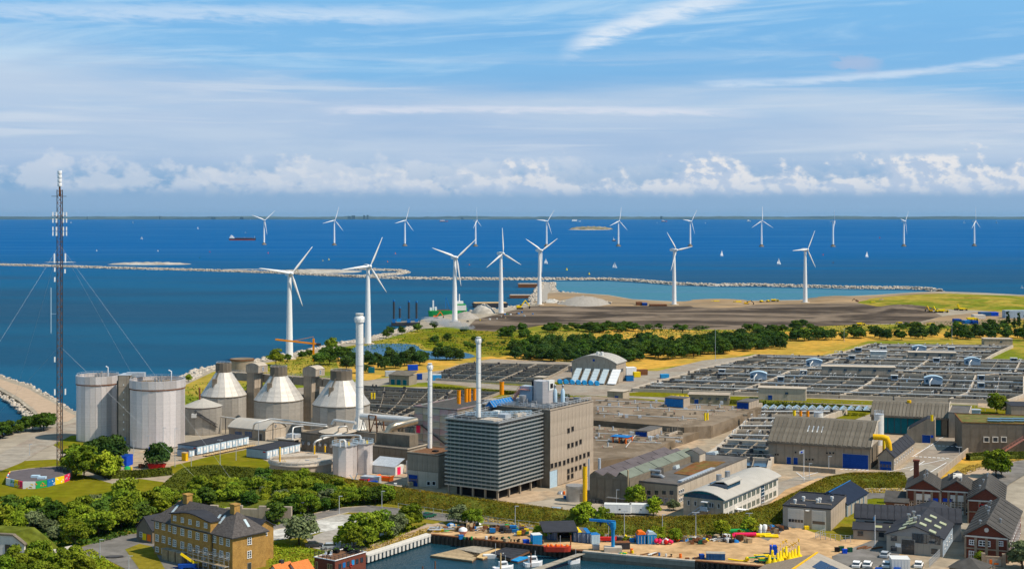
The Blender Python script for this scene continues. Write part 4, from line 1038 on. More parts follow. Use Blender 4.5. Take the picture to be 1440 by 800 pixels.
for x,y in ((-12,4),(-11,17)):
    r = local_thing(a2,'hopper','steel funnel hopper on legs on the concrete hall roof, '+('near' if y < 9 else 'far')+' one','hopper',x,y,22.7)
    U('steel').lathe([(.4,1.2),(1.1,2.4),(1.1,3.4)],12).bd('funnel',r);b = B()
    for i in range(4):b.box(-1+2*(i%2)-.07,-1+2*(i%2)+.07,-1+2*(i//2)-.07,-1+2*(i//2)+.07,0,2.4)
    b.build('stand','galv',r)
b = B();random.seed(3)
for i in range(46):
    x = random.uniform(-22,-2);y = random.uniform(1,a2.D-1.5);b.cbox(x,y,22.75,random.uniform(.4,2),random.uniform(.4,2),random.uniform(.3,1.5))
for i in range(10):y = 1+i*1.9;b.tube([(-22,y,23.3),(-2,y,23.3)],.12,5)
a2.P('roof_plant',b,'steel',kind='stuff')
a2.rail(-23.6,-.5,.5,a2.D-.5,23.1)

# flat concrete block under the thin chimney
a3 = Bld('pump_house','square concrete block with a brown flat roof and a blue roller door','industrial building',616.3,686.5,572.8,None,h=9.6,D=13,a=30)
a3.walls('darkconc',9.5);a3.panels('f',-a3.W,0,4.8,9.5,6,1,'concrete');a3.panels('f',-a3.W,0,.1,4.7,3,1,'paleconc',t=.1);a3.panels('r',0,13,.1,9.5,6,2,'wallconc')
a3.flat('brown',z=9.55,par='concrete')
u,z = a3.f(581.5,676);a3.door('f',u,3.2,3.4,'blue',off=.12,glazed=True)
for px in (603,610.5):u,z = a3.f(px,678.5);a3.win('f',u,z,1.2,1.2,gm='black',nx=1,nz=1,off=.1)
a3.P('vent_hatch',B().box(-5.5,-4,5,6.5,9.7,10.1),'black')

# faded iridescent panel walls behind the pipe
a4 = Bld('tank_house','long basin house clad in faded rainbow-tinted panels behind the thin chimney','industrial building',643,634,583,None,h=14,D=26,a=31)
a4.walls('darkconc',13.9);a4.panels('f',-a4.W,0,.2,13.9,5,6,'fadedclad',gap=.12);a4.flat('roofgrey',z=13.95,par='fadedclad')
u,z = a4.f(588.5,602);a4.P('red_hatch',B().box(u-.8,u+.8,-.2,0,z-1.4,z+1.4),'pink')
b = B();b.beam((-a4.W+3,-.5,8),(-2.5,-.5,1),.3,.3);b.beam((-a4.W+.2,-.9,8),(-a4.W+3.4,-.9,8),1.2,.2);a4.P('outside_stair',b,'darksteel')
a5 = Bld('tank_house','lower left stretch of the faded panel wall, pale green and violet sheets','industrial building',583.5,622,526,None,h=5.5,D=20,a=31)
a5.walls('darkconc',5.4);a5.panels('f',-a5.W,0,.2,5.4,6,2,'fadedclad',gap=.1);a5.flat('roofgrey',z=5.45)
a6 = Bld('service_deck','long low dark concrete building with a parapet in front of the bent steel duct','industrial building',573,652,517,None,h=4.6,D=11,a=31)
a6.walls('darkconc',4.6);a6.panels('f',-a6.W,0,.1,4.5,7,1,'darkconc',t=.1);a6.flat('roofgrey',z=4.6,par='paleconc')
a6.P('upper_box',B().box(-a6.W+.5,-2,4,9,4.8,8.6),'darkconc')
# the big duct
r = thing('steel_duct','fat steel duct running from the tallest chimney and bending down over a roof','duct',G(506,603,6)+Vector((0,0,0)),0)
o = r.location; 
def W3(px,py,z):return G(px,py,z)-o
zz = 11.2;pA = W3(508,584.5,zz);pB = W3(583,590.5,zz)
U('pipe').tube([pA,pB],1.15,16).bd('straight_run',r)
pC = W3(555,598,10.5)
U('brasspipe').tube([pB+Vector((.5,-.3,0)),pB.lerp(pC,.5)+Vector((0,0,-.1)),pC,pC+Vector((-1.6,-.6,-.8)),pC+Vector((-2.2,-.9,-2.4)),pC+Vector((-2.2,-.9,-6.4))],1.25,16).bd('bent_section',r)
b = B()
for f in (.05,.35,.65,.95):
    q = pA.lerp(pB,f)
    b.beam(q+Vector((-1.2,0,-5)),q+Vector((0,0,-1)),.2);b.beam(q+Vector((1.2,0,-5)),q+Vector((0,0,-1)),.2)
b.build('trestle','darksteel',r)
for k in range(2):
    vent_pipe(563+k*4.5,622,603-k*0.5,3.2,'brasspipe',('left','right')[k]+' one of two upright pipe bends beside the bent duct',z0=4.6,name='upright_duct',cat='duct')
# platform under the tall chimney
a7 = Bld('boiler_house','concrete plinth building under the tallest chimney with steel gantries on top','industrial building',528,634,488,None,h=6.0,D=16,a=31)
a7.walls('darkconc',6);a7.panels('f',-a7.W,0,.2,5.9,5,1,'concrete');a7.flat('concrete',z=6.0)
b = B()
for x in (-3,0): 
    b.beam((x,1,6),(x-.6,1,12),.35,.35);b.beam((x,5,6),(x-.6,5,12),.35,.35)
b.beam((-3.6,1,12),(-.6,1,12),.3);b.beam((-3,1,6),(-.6,1,12),.25)
a7.P('gantry',b,'rust')
# pale sloping duct house, low machinery halls
a8 = Bld('filter_house','pale grey windowless filter house with a slanting left side and sloping top','industrial building',452,614,436,474,h=5.6,a=31)
a8.P('body',B().exx([(-.2,0),(0.6,6.4),(a8.D,8.4),(a8.D,0)],-a8.W,0),'paleconc')
a8.P('seam',B().box(-.02,.05,.1,a8.D,5.2,5.4),'steel')
a9 = Bld('machine_hall','long dark concrete machine hall with a row of round openings','industrial building',470,638,424,500,h=6.0,a=31)
a9.walls('darkconc',6);a9.panels('f',-a9.W,0,.1,5.9,6,1,'darkconc',t=.1);a9.flat('roofgrey',z=6,par='darkconc')
ringm = U('steel').lathe([(.75,0),(.75,.3)],14,cap=False).lathe([(.6,.25),(.6,.27)],12).mesh('round_port')
for i in range(6):obj('round_port',ringm,a9.root,(-a9.W+1+i*(a9.W-2)/5,-.12,2.8),(pi/2,0,0))
U('paleconc').lathe([(6.5,6.6),(.3,8.4)],20,-4,7).build('cone_roof',None,a9.root);U('glassblue').lathe([(6.0,6),(6.0,6.6)],20,-4,7).build('glazing_band',None,a9.root)
a10 = Bld('kiosk','small flat-roofed concrete building with an overhanging roof by the cabins','industrial building',413,632,391,420,h=3.4,a=31)
a10.walls('darkconc',3.3);a10.flat('paleconc',z=3.3,over=.8,t=.8);a10.door('f',-3,1.6,2.4,'blue');a10.P('roof_unit',B().box(-5,-1,2,5,3.7,4.9),'galv')
# grey pipe network
def pipe_run(name,label,pts,r_,m='pipe',cat='pipe',legs=0,zb=0,group=None):
    o = Vector(pts[0]);t = thing(name,label,cat,(o.x,o.y,zb),0,group);q = [Vector(p)-Vector((o.x,o.y,zb)) for p in pts]
    Q = [q[0]]
    for i in range(1,len(q)-1):
        a,b_,c = q[i-1],q[i],q[i+1];d = min(1.2*r_*2+.6,(b_-a).length*.4,(c-b_).length*.4)
        A = b_+(a-b_).normalized()*d;C = b_+(c-b_).normalized()*d
        Q += [A,A.lerp(b_,.6).lerp(C.lerp(b_,.6),.5)*1.0,C]
    Q.append(q[-1]);U(m).tube(Q,r_,10).bd('pipe',t)
    if legs:
        me = U('darksteel').box(-.12,.12,-.12,.12,0,1).mesh('trestle')
        for i in range(legs):
            f = (i+.5)/legs*(len(q)-1);k = min(int(f),len(q)-2);p = q[k].lerp(q[k+1],f-k)
            if p.z > 1:obj('trestle',me,t,(p.x,p.y,0)).scale = (1,1,p.z-r_)
    return t
pipe_run('overhead_pipe','long pale pipe on trestles running past the feet of the domed tanks',[G(311,585,6),G(345,590,6),G(460,599,6.0),G(462,601,3)],.28,legs=8)
pipe_run('overhead_pipe','second pale pipe bending over the arched concrete hall',[G(356,602,4.5),G(358,594,7),G(381,588,8),G(460,597,7)],.32)
pipe_run('overhead_pipe','thick pale pipe behind the slanted filter house towards the tallest chimney',[G(467,596,8),G(470,590,9.5),G(500,594,9.5)],.55,legs=2)
pipe_run('overhead_pipe','white pipe arching up from the round tank lid with a yellow foot',[G(442,634,4.6),G(442,620,8),G(466,612,9),G(480,609,9)],.3)
pipe_run('overhead_pipe','small white pipe hoop on the machine hall beside the cabins',[G(411.5,618,3.4),G(411.5,600,7.5),G(426,598,7.5),G(427,602,6)],.25)
pipe_run('overhead_pipe','white pipe looping from the small silos to the left',[G(449,620,7),G(452,612,9.5),G(500,611,10),G(507,612,10.4),G(508,620,9.4)],.3)
pipe_run('overhead_pipe','white hoop pipe on top of the left small silo',[G(478,628,9.4),G(478,618,11.5),G(485,618,11.5),G(486,628,9.4)],.35)
pipe_run('overhead_pipe','white pipes weaving between the filter house and the chimney foot',[G(476,606,7),G(476,600,9),G(488,598,9.5),G(489,606,7)],.28)

# ------------------------------------------------------------ silos and digesters
def ring_panels(root,R,z0,z1,n,m,gap=.06,t=.1,R1=None,name='panel',a0=0.0):
    R1 = R if R1 is None else R1;dz_ = z1-z0;w0 = 2*R*tan(pi/n)-gap;w1 = 2*R1*tan(pi/n)-gap*(R1/R)
    me = U(m).add([(R-t,-w0/2,z0),(R,-w0/2,z0),(R,w0/2,z0),(R-t,w0/2,z0),(R1-t,-w1/2,z1),(R1,-w1/2,z1),(R1,w1/2,z1),(R1-t,w1/2,z1)],
        [(0,3,2,1),(4,5,6,7),(0,1,5,4),(1,2,6,5),(2,3,7,6),(3,0,4,7)]).mesh(name)
    for i in range(n):obj(name,me,root,None,a0+2*pi*i/n)
def ring_rail(root,R,z,n=20,m='galv',h=1.1):
    b = B();P = [(R*cos(2*pi*i/n),R*sin(2*pi*i/n)) for i in range(n)]
    for i in range(n):
        p,q = P[i],P[(i+1)%n];b.beam((p[0],p[1],z),(p[0],p[1],z+h),.07)
        b.beam((p[0],p[1],z+h),(q[0],q[1],z+h),.07);b.beam((p[0],p[1],z+h*.5),(q[0],q[1],z+h*.5),.05)
    b.build('railing',m,root)
def big_silo(cx,yf,R,lab):
    g = G(cx,yf);c = Vector(((cx-720)*(g.y+R)/F,g.y+R,0));r = thing('silo',lab,'silo',c,.05,'large ribbed silos')
    U('darkconc').lathe([(R+.2,-.3),(R+.2,.4)],32).bd('footing',r)
    U('darksteel').lathe([(R-.35,.2),(R-.35,21)],32).bd('shell',r)
    ring_panels(r,R,.4,20.1,24,'silometal',gap=.05)
    U('rust').lathe([(R+.25,20.0),(R+.25,20.35)],32).bd('band',r)
    ring_panels(r,R+.2,20.4,23.2,24,'silometal',gap=.04,t=.2)
    U('deckconc').lathe([(R-.1,20.5),(R-.1,21.9)],32).bd('roof',r)
    ring_rail(r,R-.2,22.6,28,h=1.2)
    for i in range(3):U('steel').cyl(-1+i*1.2,1-i*.7,21.9,23.4+i*.5,.35,8).bd('vent',r)
    U('galv').tube([(R*.55,-2,21.9),(R*.55,-2,26),(R*.45,-2,26.4)],.25,8).bd('goose_neck',r)
    return r,c
big_silo(137.5,622,7.35,'left and slimmer of the two large ribbed grey silos, behind the lattice mast')
big_silo(221.5,631.5,9.3,'right and wider of the two large ribbed grey silos')
t1 = Bld('stair_tower','slim concrete stair tower with a row of small lights between the two large silos','stair tower',182.5,624,165.5,None,h=24.2,D=7,a=3)
t1.walls('darkconc',24.1);t1.panels('f',-t1.W+.3,-.3,.2,24,1,6,'wallconc',t=.12);t1.flat('galv',z=24.1)
for i in range(7):t1.P('small_light',B().box(-t1.W/2-.18,-t1.W/2+.18,-.16,-.1,5+i*2.6,5.5+i*2.6),'white')
t1.door('f',-t1.W/2,1.6,2.6,'midblue',off=.12);t1.P('bridge',B().box(-2,4.5,2,4,23.4,24.9),'galv')
b = B();b.box(-t1.W-1,.9,2,5,.1,22);t1.P('gap_shade',b,'darksteel')  # dark slab stands in for the shade in the gaps beside the tower

def digester(cx,Yc,R,rt,lab):
    c = GY(cx,Yc);r = thing('digester_tank',lab,'digester tank',c,.1,'digester tanks with faceted metal cones')
    U('darksteel').lathe([(R-.3,0),(R-.3,11.5),(rt-.2,20.5)],24).bd('shell',r)
    ring_panels(r,R,.1,11.65,20,'cladding',gap=.05,t=.12)
    U('darkconc').lathe([(R+.25,11.6),(R+.25,11.95)],40).bd('eaves_band',r)
    ring_panels(r,R+.1,11.95,20.9,20,'domemetal',gap=.06,R1=rt,t=.14)
    ring_panels(r,rt+.25,20.6,24.0,14,'darkconc',gap=.08,t=.35,name='collar_panel')
    U('darkconc').lathe([(rt-.15,20.5),(rt-.15,22.8)],20).bd('collar',r);ring_rail(r,rt+.1,23.6,12,h=.8)
    b = U('darkconc').box(-.9,.9,-1.4,1.4,0,2.6);o = b.bd('hatch_box',r);o.location = (-R*.55*cos(.9),-R*.55*sin(.9),15.8)
    b = B();q = Vector((-rt*cos(.9),-rt*sin(.9),21));w = Vector((-R*.75*cos(.9),-R*.75*sin(.9),14.8));b.beam(q+Vector((.4,-.4,.6)),w+Vector((.4,-.4,.6)),.5,.12);b.build('ladder_run','darkconc',r)
    return r
digester(314.5,549,8.5,2.7,'left of three domed tanks with pleated metal cones')
digester(392,536,9.0,2.9,'middle of three domed tanks with pleated metal cones')
digester(480,523,10.3,3.7,'right and largest domed tank with a pleated metal cone, left of the tallest chimney')
# link bridge behind the digesters, with its two stair towers
r = thing('link_bridge','raised concrete gallery linking the tops of the three domed tanks','bridge',GY(395,548),0)
o = r.location;A_ = GY(316,566,17.5)-o;B_ = GY(478,538,17.5)-o
for k in range(8):U('concrete').beam(A_.lerp(B_,k/8+.003),A_.lerp(B_,(k+1)/8-.003),3.2,3.0).bd('gallery_panel',r)
b = B()
for k in range(41):p = A_.lerp(B_,k/40)+Vector((-.8,-1.4,1.5));b.beam(p,p+Vector((0,0,1.1)),.07)
for z in (1.1,.6):b.beam(A_+Vector((-.8,-1.4,1.5+z)),B_+Vector((-.8,-1.4,1.5+z)),.07)
b.build('railing','rail',r)
for px,lab in ((354.5,'left arched-top concrete stair tower between the domed tanks'),(434.5,'right arched-top concrete stair tower between the domed tanks')):
    c = GY(px,553 if px < 400 else 541)
    s = Bld('stair_tower',lab,'stair tower',None,None,W=3.6,D=5,h=20,a=29,p=c+Vector((1.2,-2,0)))
    s.walls('darkconc',20);s.panels('f',-3.6,0,.1,20,1,5,'concrete',t=.12);s.panels('r',0,5,14,20,2,2,'wallconc',t=.1)
    s.P('top_house',B().box(-3.9,2.2,-.3,5.3,20,22.6),'wallconc');s.arch('paleconc',22.6,1.0,axis='y',x0=-3.9,x1=2.2,over=.1,t=.12,wm='wallconc');s.win('r',2.5,21.4,.8,1.6,gm='glassblue',off=2.2,nx=1)
    for q in (5.5,9.5):s.P('curved_wall',B().lathe([(8.8,0),(8.8,15)],24,q+6,6,cap=False),'concrete') if 0 else None
a11 = Bld('gate_house','dark recessed concrete wing under the gallery between left and middle domes','industrial building',None,None,W=13,D=5,h=12,a=29,p=GY(370,552));a11.walls('darkconc',12)
a12 = Bld('gate_house','dark recessed concrete wing under the gallery between middle and right domes','industrial building',None,None,W=13,D=5,h=12,a=29,p=GY(452,540));a12.walls('darkconc',12)
# small tank with spiral stair, far round tank
c = GY(285,532);r = thing('storage_tank','smaller clad round tank with a shallow cone roof and outside stair','tank',c,0)
U('darksteel').lathe([(6.5,0),(6.5,9.7)],24).bd('shell',r);ring_panels(r,6.8,.1,9.7,16,'cladding')
U('rust').lathe([(7.0,9.7),(7.0,9.95)],32).bd('eaves_band',r);ring_panels(r,7.1,9.95,12.7,16,'archroof',gap=.05,R1=.3)
U('rust').cyl(-1,-.6,12.3,16.6,.35,8).bd('stack',r)
b = B()
for i in range(26):
    a = -1.75+i*.045;z = 8.2-i*.22;b.beam((6.9*cos(a),6.9*sin(a),z),(8.1*cos(a),8.1*sin(a),z),.3,.1)
for q in (6.95,8.1):
    P = [(q*cos(-1.75+i*.045),q*sin(-1.75+i*.045),8.2-i*.22+1) for i in range(26)]
    for i in range(25):b.beam(P[i],P[i+1],.1,.1);b.beam(P[i],(P[i][0],P[i][1],P[i][2]-1.2),.06)
b.build('spiral_stair','darksteel',r);U('offwhite').box(-2.4,-.6,-8.2,-6.7,6.6,8).bd('stair_landing',r)
c = GY(340.5,735);r = thing('storage_tank','low brown round tank behind the left domed tank, close to the shore','tank',c,0)
U('concrete').lathe([(5.9,-.2),(5.9,6.4)],28).bd('shell',r);U('brown').lathe([(6.2,6.4),(6.2,7.2)],28).bd('rim',r);U('deckconc').lathe([(5.6,6.8),(5.6,7.25)],20).bd('roof',r)
# arched concrete hall
s = Bld('arched_hall','low concrete hall with a barrel-vaulted roof and blue windows before the domed tanks','industrial building',372.5,619,321.9,402,h=3.5,a=30)
s.walls('darkconc',3.5);s.arch('archroof',3.5,2.6,axis='x',over=.4,wm='paleconc',strips=6)
s.panels('f',-s.W,0,.1,3.4,6,1,'concrete',t=.08);s.panels('r',.1,s.D-.1,.1,3.3,4,1,'paleconc')
for px in (335.5,349.5):u,z = s.f(px,610);s.win('f',u,z,3.0,1.9,fm='blue',gm='glassblue',nx=3,nz=1,off=.08)
s.door('f',s.f(367,616)[0],1.2,2.4,'darksteel',off=.08,glazed=True)
U('steel').cyl(0,0,0,.12,.6,12).build('round_vent',None,s.root).matrix_basis = Matrix.Translation((.02,s.D/2,4.6)) @ Matrix.Rotation(pi/2,4,'Y')
# big round covered tank in front
g = G(424,669);c = Vector(((424-720)*(g.y+9.9)/F,g.y+9.9,0));r = thing('covered_tank','wide low round concrete tank with a flat slab lid in sections','tank',c,.3)
U('darkconc').lathe([(9.5,-.3),(9.5,3)],40).bd('shell',r);ring_panels(r,9.8,0,2.7,28,'wallconc')
U('paleconc').lathe([(10.3,2.8),(10.4,3.3),(10.1,3.35),(10.1,3.7)],44).bd('rim',r)
for k in range(10):
    n = 5;a_,b_ = 2*pi*k/10+.01,2*pi*(k+1)/10-.01
    U('paleconc').prism([(0.15*cos((a_+b_)/2),.15*sin((a_+b_)/2))]+[(9.9*cos(a_+(b_-a_)*i/n),9.9*sin(a_+(b_-a_)*i/n)) for i in range(n+1)],3.7,4.0).bd('lid_segment',r)
U('wallconc').box(-9,5,-1.0,.2,4.02,4.7).bd('channel_wall',r);ring_rail(r,10.2,3.3,34,h=1)
for x,y in ((3,3),(5,-3),(1,-5)):U('steel').cyl(x,y,4.0,4.15,.7,12).bd('manhole',r)
r2 = thing('yellow_stair','ochre steel stair on the left front of the round covered tank','stair',G(409,668.5),-.5);b = B()
for k in (0,.9):
    b.beam((0,k,0),(-3.4,k,3.8),.12,.35);b.beam((0,k,1),(-3.4,k,4.8),.07)
    for i in range(6):b.beam((-.6*i,k,.67*i),(-.6*i,k,.67*i+1),.06)
b.box(-6,-3.4,-.1,1,3.7,3.85);b.build('stair_frame','mustard',r2);U('mustard').cyl(-4.6,.5,3.8,8.5,.25,8).bd('post',r2)
for px,py,tp,lab in ((442.3,637.5,626,'short ochre pipe stub at the back of the round tank, left one'),(457,635,626,'short ochre pipe stub at the back of the round tank, right one')):vent_pipe(px,py,tp,2.2,'mustard',lab,z0=4.0,flange=False)
# two polygonal small silos
for px,yf,R,h,lab in ((485,670.5,3.65,9.4,'left of two small many-sided grey silos with blue railings'),(510.5,667,2.9,9.4,'right of two small many-sided grey silos with blue railings')):
    g = G(px,yf);c = Vector(((px-720)*(g.y+R)/F,g.y+R,0));r = thing('silo',lab,'silo',c,.2,'small many-sided silos')
    U('darksteel').lathe([(R-.2,0),(R-.2,h)],12).bd('shell',r)
    ring_panels(r,R,0,h-.04,10,'silometal',gap=.05)
    U('steel').lathe([(R+.4,h),(R+.4,h+.15)],16).bd('platform',r);ring_rail(r,R+.3,h+.1,14,m='ltblue')
    U('pipe').cyl(0,0,h,h+1.2,.6,10).bd('hatch',r);U('yellow').box(.8,1.4,-1.6,-1.2,h+.1,h+1).bd('motor',r)
r = thing('dosing_station','small grey dosing cabin with blue and red pipework at the feet of the silos','machine',G(519,682),-.4)
U('galv').box(-3,2.5,0,3,0,2.6).bd('cabin',r);b = U('ltblue').beam((-5,-1,0),(-3.4,-1,3.6),.2).beam((-4,0,0),(-6,-1,3),.2).beam((-5.5,-1,1.6),(-3.4,-1,1.8),.15)
b.bd('blue_frame',r);U('red').box(-2.6,-1,-1.4,-1.2,0,2).box(.2,.4,-1.5,-.3,0,2.2).box(-2.6,.4,-1.4,-1.2,1.9,2.1).bd('red_frame',r);U('brightblue').tube([(0,-1,1.3),(3.2,-.8,1.6)],.3,8).bd('blue_tank',r);U('white').lathe([(.5,0),(.5,1.6),(.1,2.4)],8,-8.5,-1).bd('sack',r)
r = thing('shed','small shed with a bright metal lean-to roof beside the silos and red skip','shed',G(556,668),-radians(30))
U('offwhite').box(-9,0,0,4.5,0,2.8).bd('wall',r)
for i in range(9):U('galv').slab([(-9.3+i*1.05,-.5,2.7),(-8.3+i*1.05,-.5,2.7),(-8.3+i*1.05,5,4.6),(-9.3+i*1.05,5,4.6)],.12).bd('roof_panel',r)
U('pink').box(0,.06,1,2.8,0,2.4).bd('door',r);U('pink').box(1.5,3.5,4.5,4.7,0,3.6).bd('pink_door',r);U('offwhite').box(.8,4.2,4.7,6,0,4).bd('annex',r)
r = thing('skip','open orange-red waste skip in the yard beside the bright shed','skip',G(539,676),-.5)
b = U('hiorange').ext([(-2.6,1.7),(-1.9,0),(1.9,0),(2.6,1.7),(2.4,1.7),(1.8,.2),(-1.8,.2),(-2.4,1.7)],0,2.2);b.bd('body',r);U('hiorange').box(-2.2,2.2,0,.1,.1,1.2).box(-2.2,2.2,2.1,2.2,.1,1.2).bd('side',r)
# site cabins
def cabin(L,w=2.9):
    r = thing('site_cabin','','site cabin')
    me = U('bluegrey').box(-L,0,.06,w-.06,.35,3.05);me.bd('body',r)
    for i in range(9):U('bluegrey').box(-L+L*(i+.2)/9,-L+L*(i+.8)/9,.02,.06,.5,2.9).bd('rib',r)
    U('roofdark').box(-L-.1,.15,.02,w-.02,3.05,3.25).bd('roof',r)
    U('ltblue').box(0,.06,.2,2.7,.5,2.8).bd('end_panel',r)
    g = U('white').box(.06,.1,.4,1.3,1.3,2.4).bd('window',r);U('white').box(.06,.12,1.8,2.6,.4,2.5).bd('door',r)
    U('darksteel').box(-L+.3,-L+.8,.3,.8,0,.35).box(-.8,-.3,.3,.8,0,.35).box(-L/2,-L/2+.5,.3,.8,0,.35).build('foot',None,r,kind='stuff')
    U('red').box(-1.6,-.5,-.02,.02,2.3,2.7).bd('red_sign',r)
    return r
proto = cabin(8.6);ca = radians(30);first = True
for name,px,py,n,lab in (('a',277,640,9,'long'),('b',375,645.8,6,'short')):
    g = G(px,py)
    for i in range(n):
        p = g+Vector((sin(ca),cos(ca),0))*2.93*i
        ords = ['first','second','third','fourth','fifth','sixth','seventh','eighth','ninth']
        l = f'grey-blue site cabin, {ords[i]} from the near end of the {lab}er row of cabins'
        if first:o = proto;o.location = p;o.rotation_euler = (0,0,-ca);first = False;o['label'] = l
        else:o = copy_tree(proto,p,-ca,l)
        o['group'] = 'site cabins in two rows'
for px,py,n,lab in ((283,641,11,'wooden walkway deck along the ends of the longer cabin row'),(381,646,5,'wooden walkway deck along the ends of the shorter cabin row')):
    r = thing('boardwalk',lab,'walkway',G(px,py),-ca);me = U('ply').box(.6,2.4,0,2.2,.45,.55).mesh('plank_deck')
    for i in range(n):obj('plank_deck',me,r,(0,2.3*i,0));U('darksteel').box(.7,.9,2.3*i,2.3*i+.2,0,.45).box(2.1,2.3,2.3*i,2.3*i+.2,0,.45).bd('post',r)
    b = B()
    for i in range(n*2):b.box(2.3,2.38,1.15*i,1.15*i+.08,.5,1.5)
    b.box(2.3,2.38,0,2.3*n,1.42,1.5);b.build('handrail','timber',r)
g = G(266,642.5);o = copy_tree(proto,g,-ca,'small separate grey container cabin at the left end of the longer row','site cabins in two rows');o.scale = (.62,.9,.75)
r = thing('crate','yellow ochre wooden crate standing upright beside the small cabin','crate',G(260,647),-ca);U('mustard').box(-.9,.9,-.6,.6,0,2.6).bd('box',r);U('ply').box(-1,1,-.7,.7,2.6,2.75).bd('lid',r)
for px,py,w,h,lab in ((172.5,656,30,3.4,'bright blue site container behind the pine by the silos'),(215,637.5,32,2.2,'bright blue container at the foot of the wider silo')):
    r = thing('blue_container',lab,'container',G(px,py),-.15);w2 = w/2.6*G(px,py).y/F
    U('brightblue').box(-w2/2,w2/2,0,5,.15,h).bd('body',r)
    for i in range(8):U('brightblue').box(-w2/2+w2*(i+.2)/8,-w2/2+w2*(i+.7)/8,-.05,0,.3,h-.2).bd('rib',r)
    U('blue').box(-w2/2,w2/2,0,5,h,h+.08).bd('roof',r)
r = thing('red_skip','dark red skip heaped with rubbish beside the small dark pine','skip',G(219,659),-.1);U('red').ext([(-2.8,1.6),(-2.1,0),(2.1,0),(2.8,1.6)],0,2.2).bd('body',r);obj('rubbish',rocks_mesh('rubbish',np.column_stack([RNG.uniform(-2.2,2.2,30),RNG.uniform(.3,1.9,30),RNG.uniform(1.5,2.0,30)]),.45,'ply'),r,kind='stuff')
# ------------------------------------------------------------ saw-tooth workshop and offices
s = Bld('workshop','grey concrete workshop with a rippled roof of sheet rows and a green-grey edge','industrial building',885,711,829,981,top=672,a=30)
s.walls('darkconc');s.panels('f',-s.W,0,.1,s.h-.4,5,1,'darkconc',t=.08);s.panels('r',0,s.D,.1,s.h-.4,14,1,'darkconc')
tw = s.W/3
for k in range(3):
    m = 'roofgreen' if k == 2 else 'roofdark2' if 'roofdark2' in MATS else (mat('roofdark2',(.115,.10,.105),var=.15,rand=.12) and 'roofdark2')
    x = -s.W+k*tw;L = s.D/5
    pr = [(0,0),(tw*.35,1.15),(tw,.1),(tw,-.05),(tw*.35,1.0),(.15,0)] if k < 2 else [(0,0),(tw*.25,1.5),(tw,.1),(tw,-.05),(tw*.25,1.35),(.15,0)]
    me = U(m).ext(pr,-L*.48,L*.48).mesh('roof_sheet')
    for i in range(5):obj('roof_sheet',me,s.root,(x,L*(i+.5),s.h+.02))
    s.P('gable_wall',B().ext([(x,s.h-.05),(x+tw*.3,s.h+1.0),(x+tw,s.h+.05)],.05,s.D-.05),'darkconc')
b = B();b.box(-6,0,-2.2,-1.0,2.2,2.3);s.P('awning',b,'steel')
s = Bld('office_building','flat-roofed concrete office with a rust-red planted roof patch and skylights','office building',952.5,711.5,885,1050,top=682.5,a=30)
s.walls('concrete');s.panels('f',-s.W+4.5,0,2.2,s.h,6,1,'concrete');s.panels('r',0,s.D,.1,s.h-.1,12,1,'paleconc',t=.06);s.flat('rooffelt',par='rooffelt')
for px in (902.5,912.7,923.5,934,944.5):u,z = s.f(px,691.5);s.win('f',u,z,1.4,1.4,fm='paleconc',nx=1,nz=1,off=.1)
for px in (905,913,921,929,937,945):s.win('f',s.f(px,700)[0],1.3,1.3,1.7,fm='galv',gm='glassblue',nx=1,off=.02)
s.win('f',-s.W+2,2.6,3,3.4,fm='galv',gm='glassblue',off=.02,nx=3,nz=3)
for i in range(3):
    for z in (1.6,3.9):s.win('r',1.2+i*1.3,z,.9,1.0,nx=1,nz=1,off=.1)
q = [s.l(px,py,s.h)[:2] for px,py in ((947.5,666),(982,648),(1020,649.5),(977.5,669.5))]
s.P('planted_roof',B().prism(q,s.h+.15,s.h+.32),'sedum')
for k in range(13):s.P('roof_step',B().box(-1.6+.0,-.3,4+k*1.9,4+k*1.9+1.6,s.h+.2,s.h+.75),'galv')
def on_roof(s,name,px,py,w,d,h,m,lift=.2):x,y,_ = s.l(px,py,s.h);return s.P(name,B().cbox(x,y,s.h+lift-.05,w,d,h),m)
on_roof(s,'roof_unit',919,667,5,3,2.0,'roofgrey');x,y,_ = s.l(925,669,s.h);s.P('roof_duct',B().tube([(x-5,y-2.4,s.h+.8),(x+2,y-2.4,s.h+.8),(x+3,y-2.4,s.h+.2)],.55,10).tube([(x-5,y-2.4,s.h+2),(x+2,y-2.4,s.h+2)],.45,10),'steel',kind='stuff')
x,y,_ = s.l(976,648,s.h);s.P('roof_house',B().ext([(x-2.6,s.h+.2),(x-2.6,s.h+2.6),(x,s.h+3.8),(x+2.6,s.h+2.6),(x+2.6,s.h+.2)],y-2,y+2.6),'paleconc');s.P('roof_house_top',B().ext([(x-2.8,s.h+2.62),(x,s.h+3.92),(x+2.8,s.h+2.62),(x+2.8,s.h+2.7),(x,s.h+4.05),(x-2.8,s.h+2.7)],y-2.2,y+2.8),'rooffelt')
for px,py in ((897,667.5),(947,658),(936,654),(948,650),(959,645),(1002,638.5)):x,y,_ = s.l(px,py,s.h);s.P('skylight',B().ext([(x-1.5,s.h+.2),(x-1.5,s.h+.7),(x+1.3,s.h+1.2),(x+1.5,s.h+.2)],y-1.3,y+1.3),'skylight');s.P('skylight_frame',B().box(x-1.6,x+1.6,y-1.45,y-1.3,s.h+.2,s.h+.9),'white')
def solid_arch_roof(s,m,ze,rise,strips):return s.arch(m,ze,rise,wm=None,strips=strips)
s = Bld('office_building','long white-walled office with a pale barrel roof and an outside stair','office building',1017,733.7,961,1094,top=702.5,a=31)
s.walls('concrete',5.7);s.arch('archroof',5.75,1.9,over=.8,wm='teal',t=.22)
s.panels('f',-s.W,0,.1,5.7,5,3,'wallconc',gap=.04);s.panels('r',0,s.D,.1,5.7,16,2,'render',gap=.05)  # darker end panels hold the shade of that wall in their colour
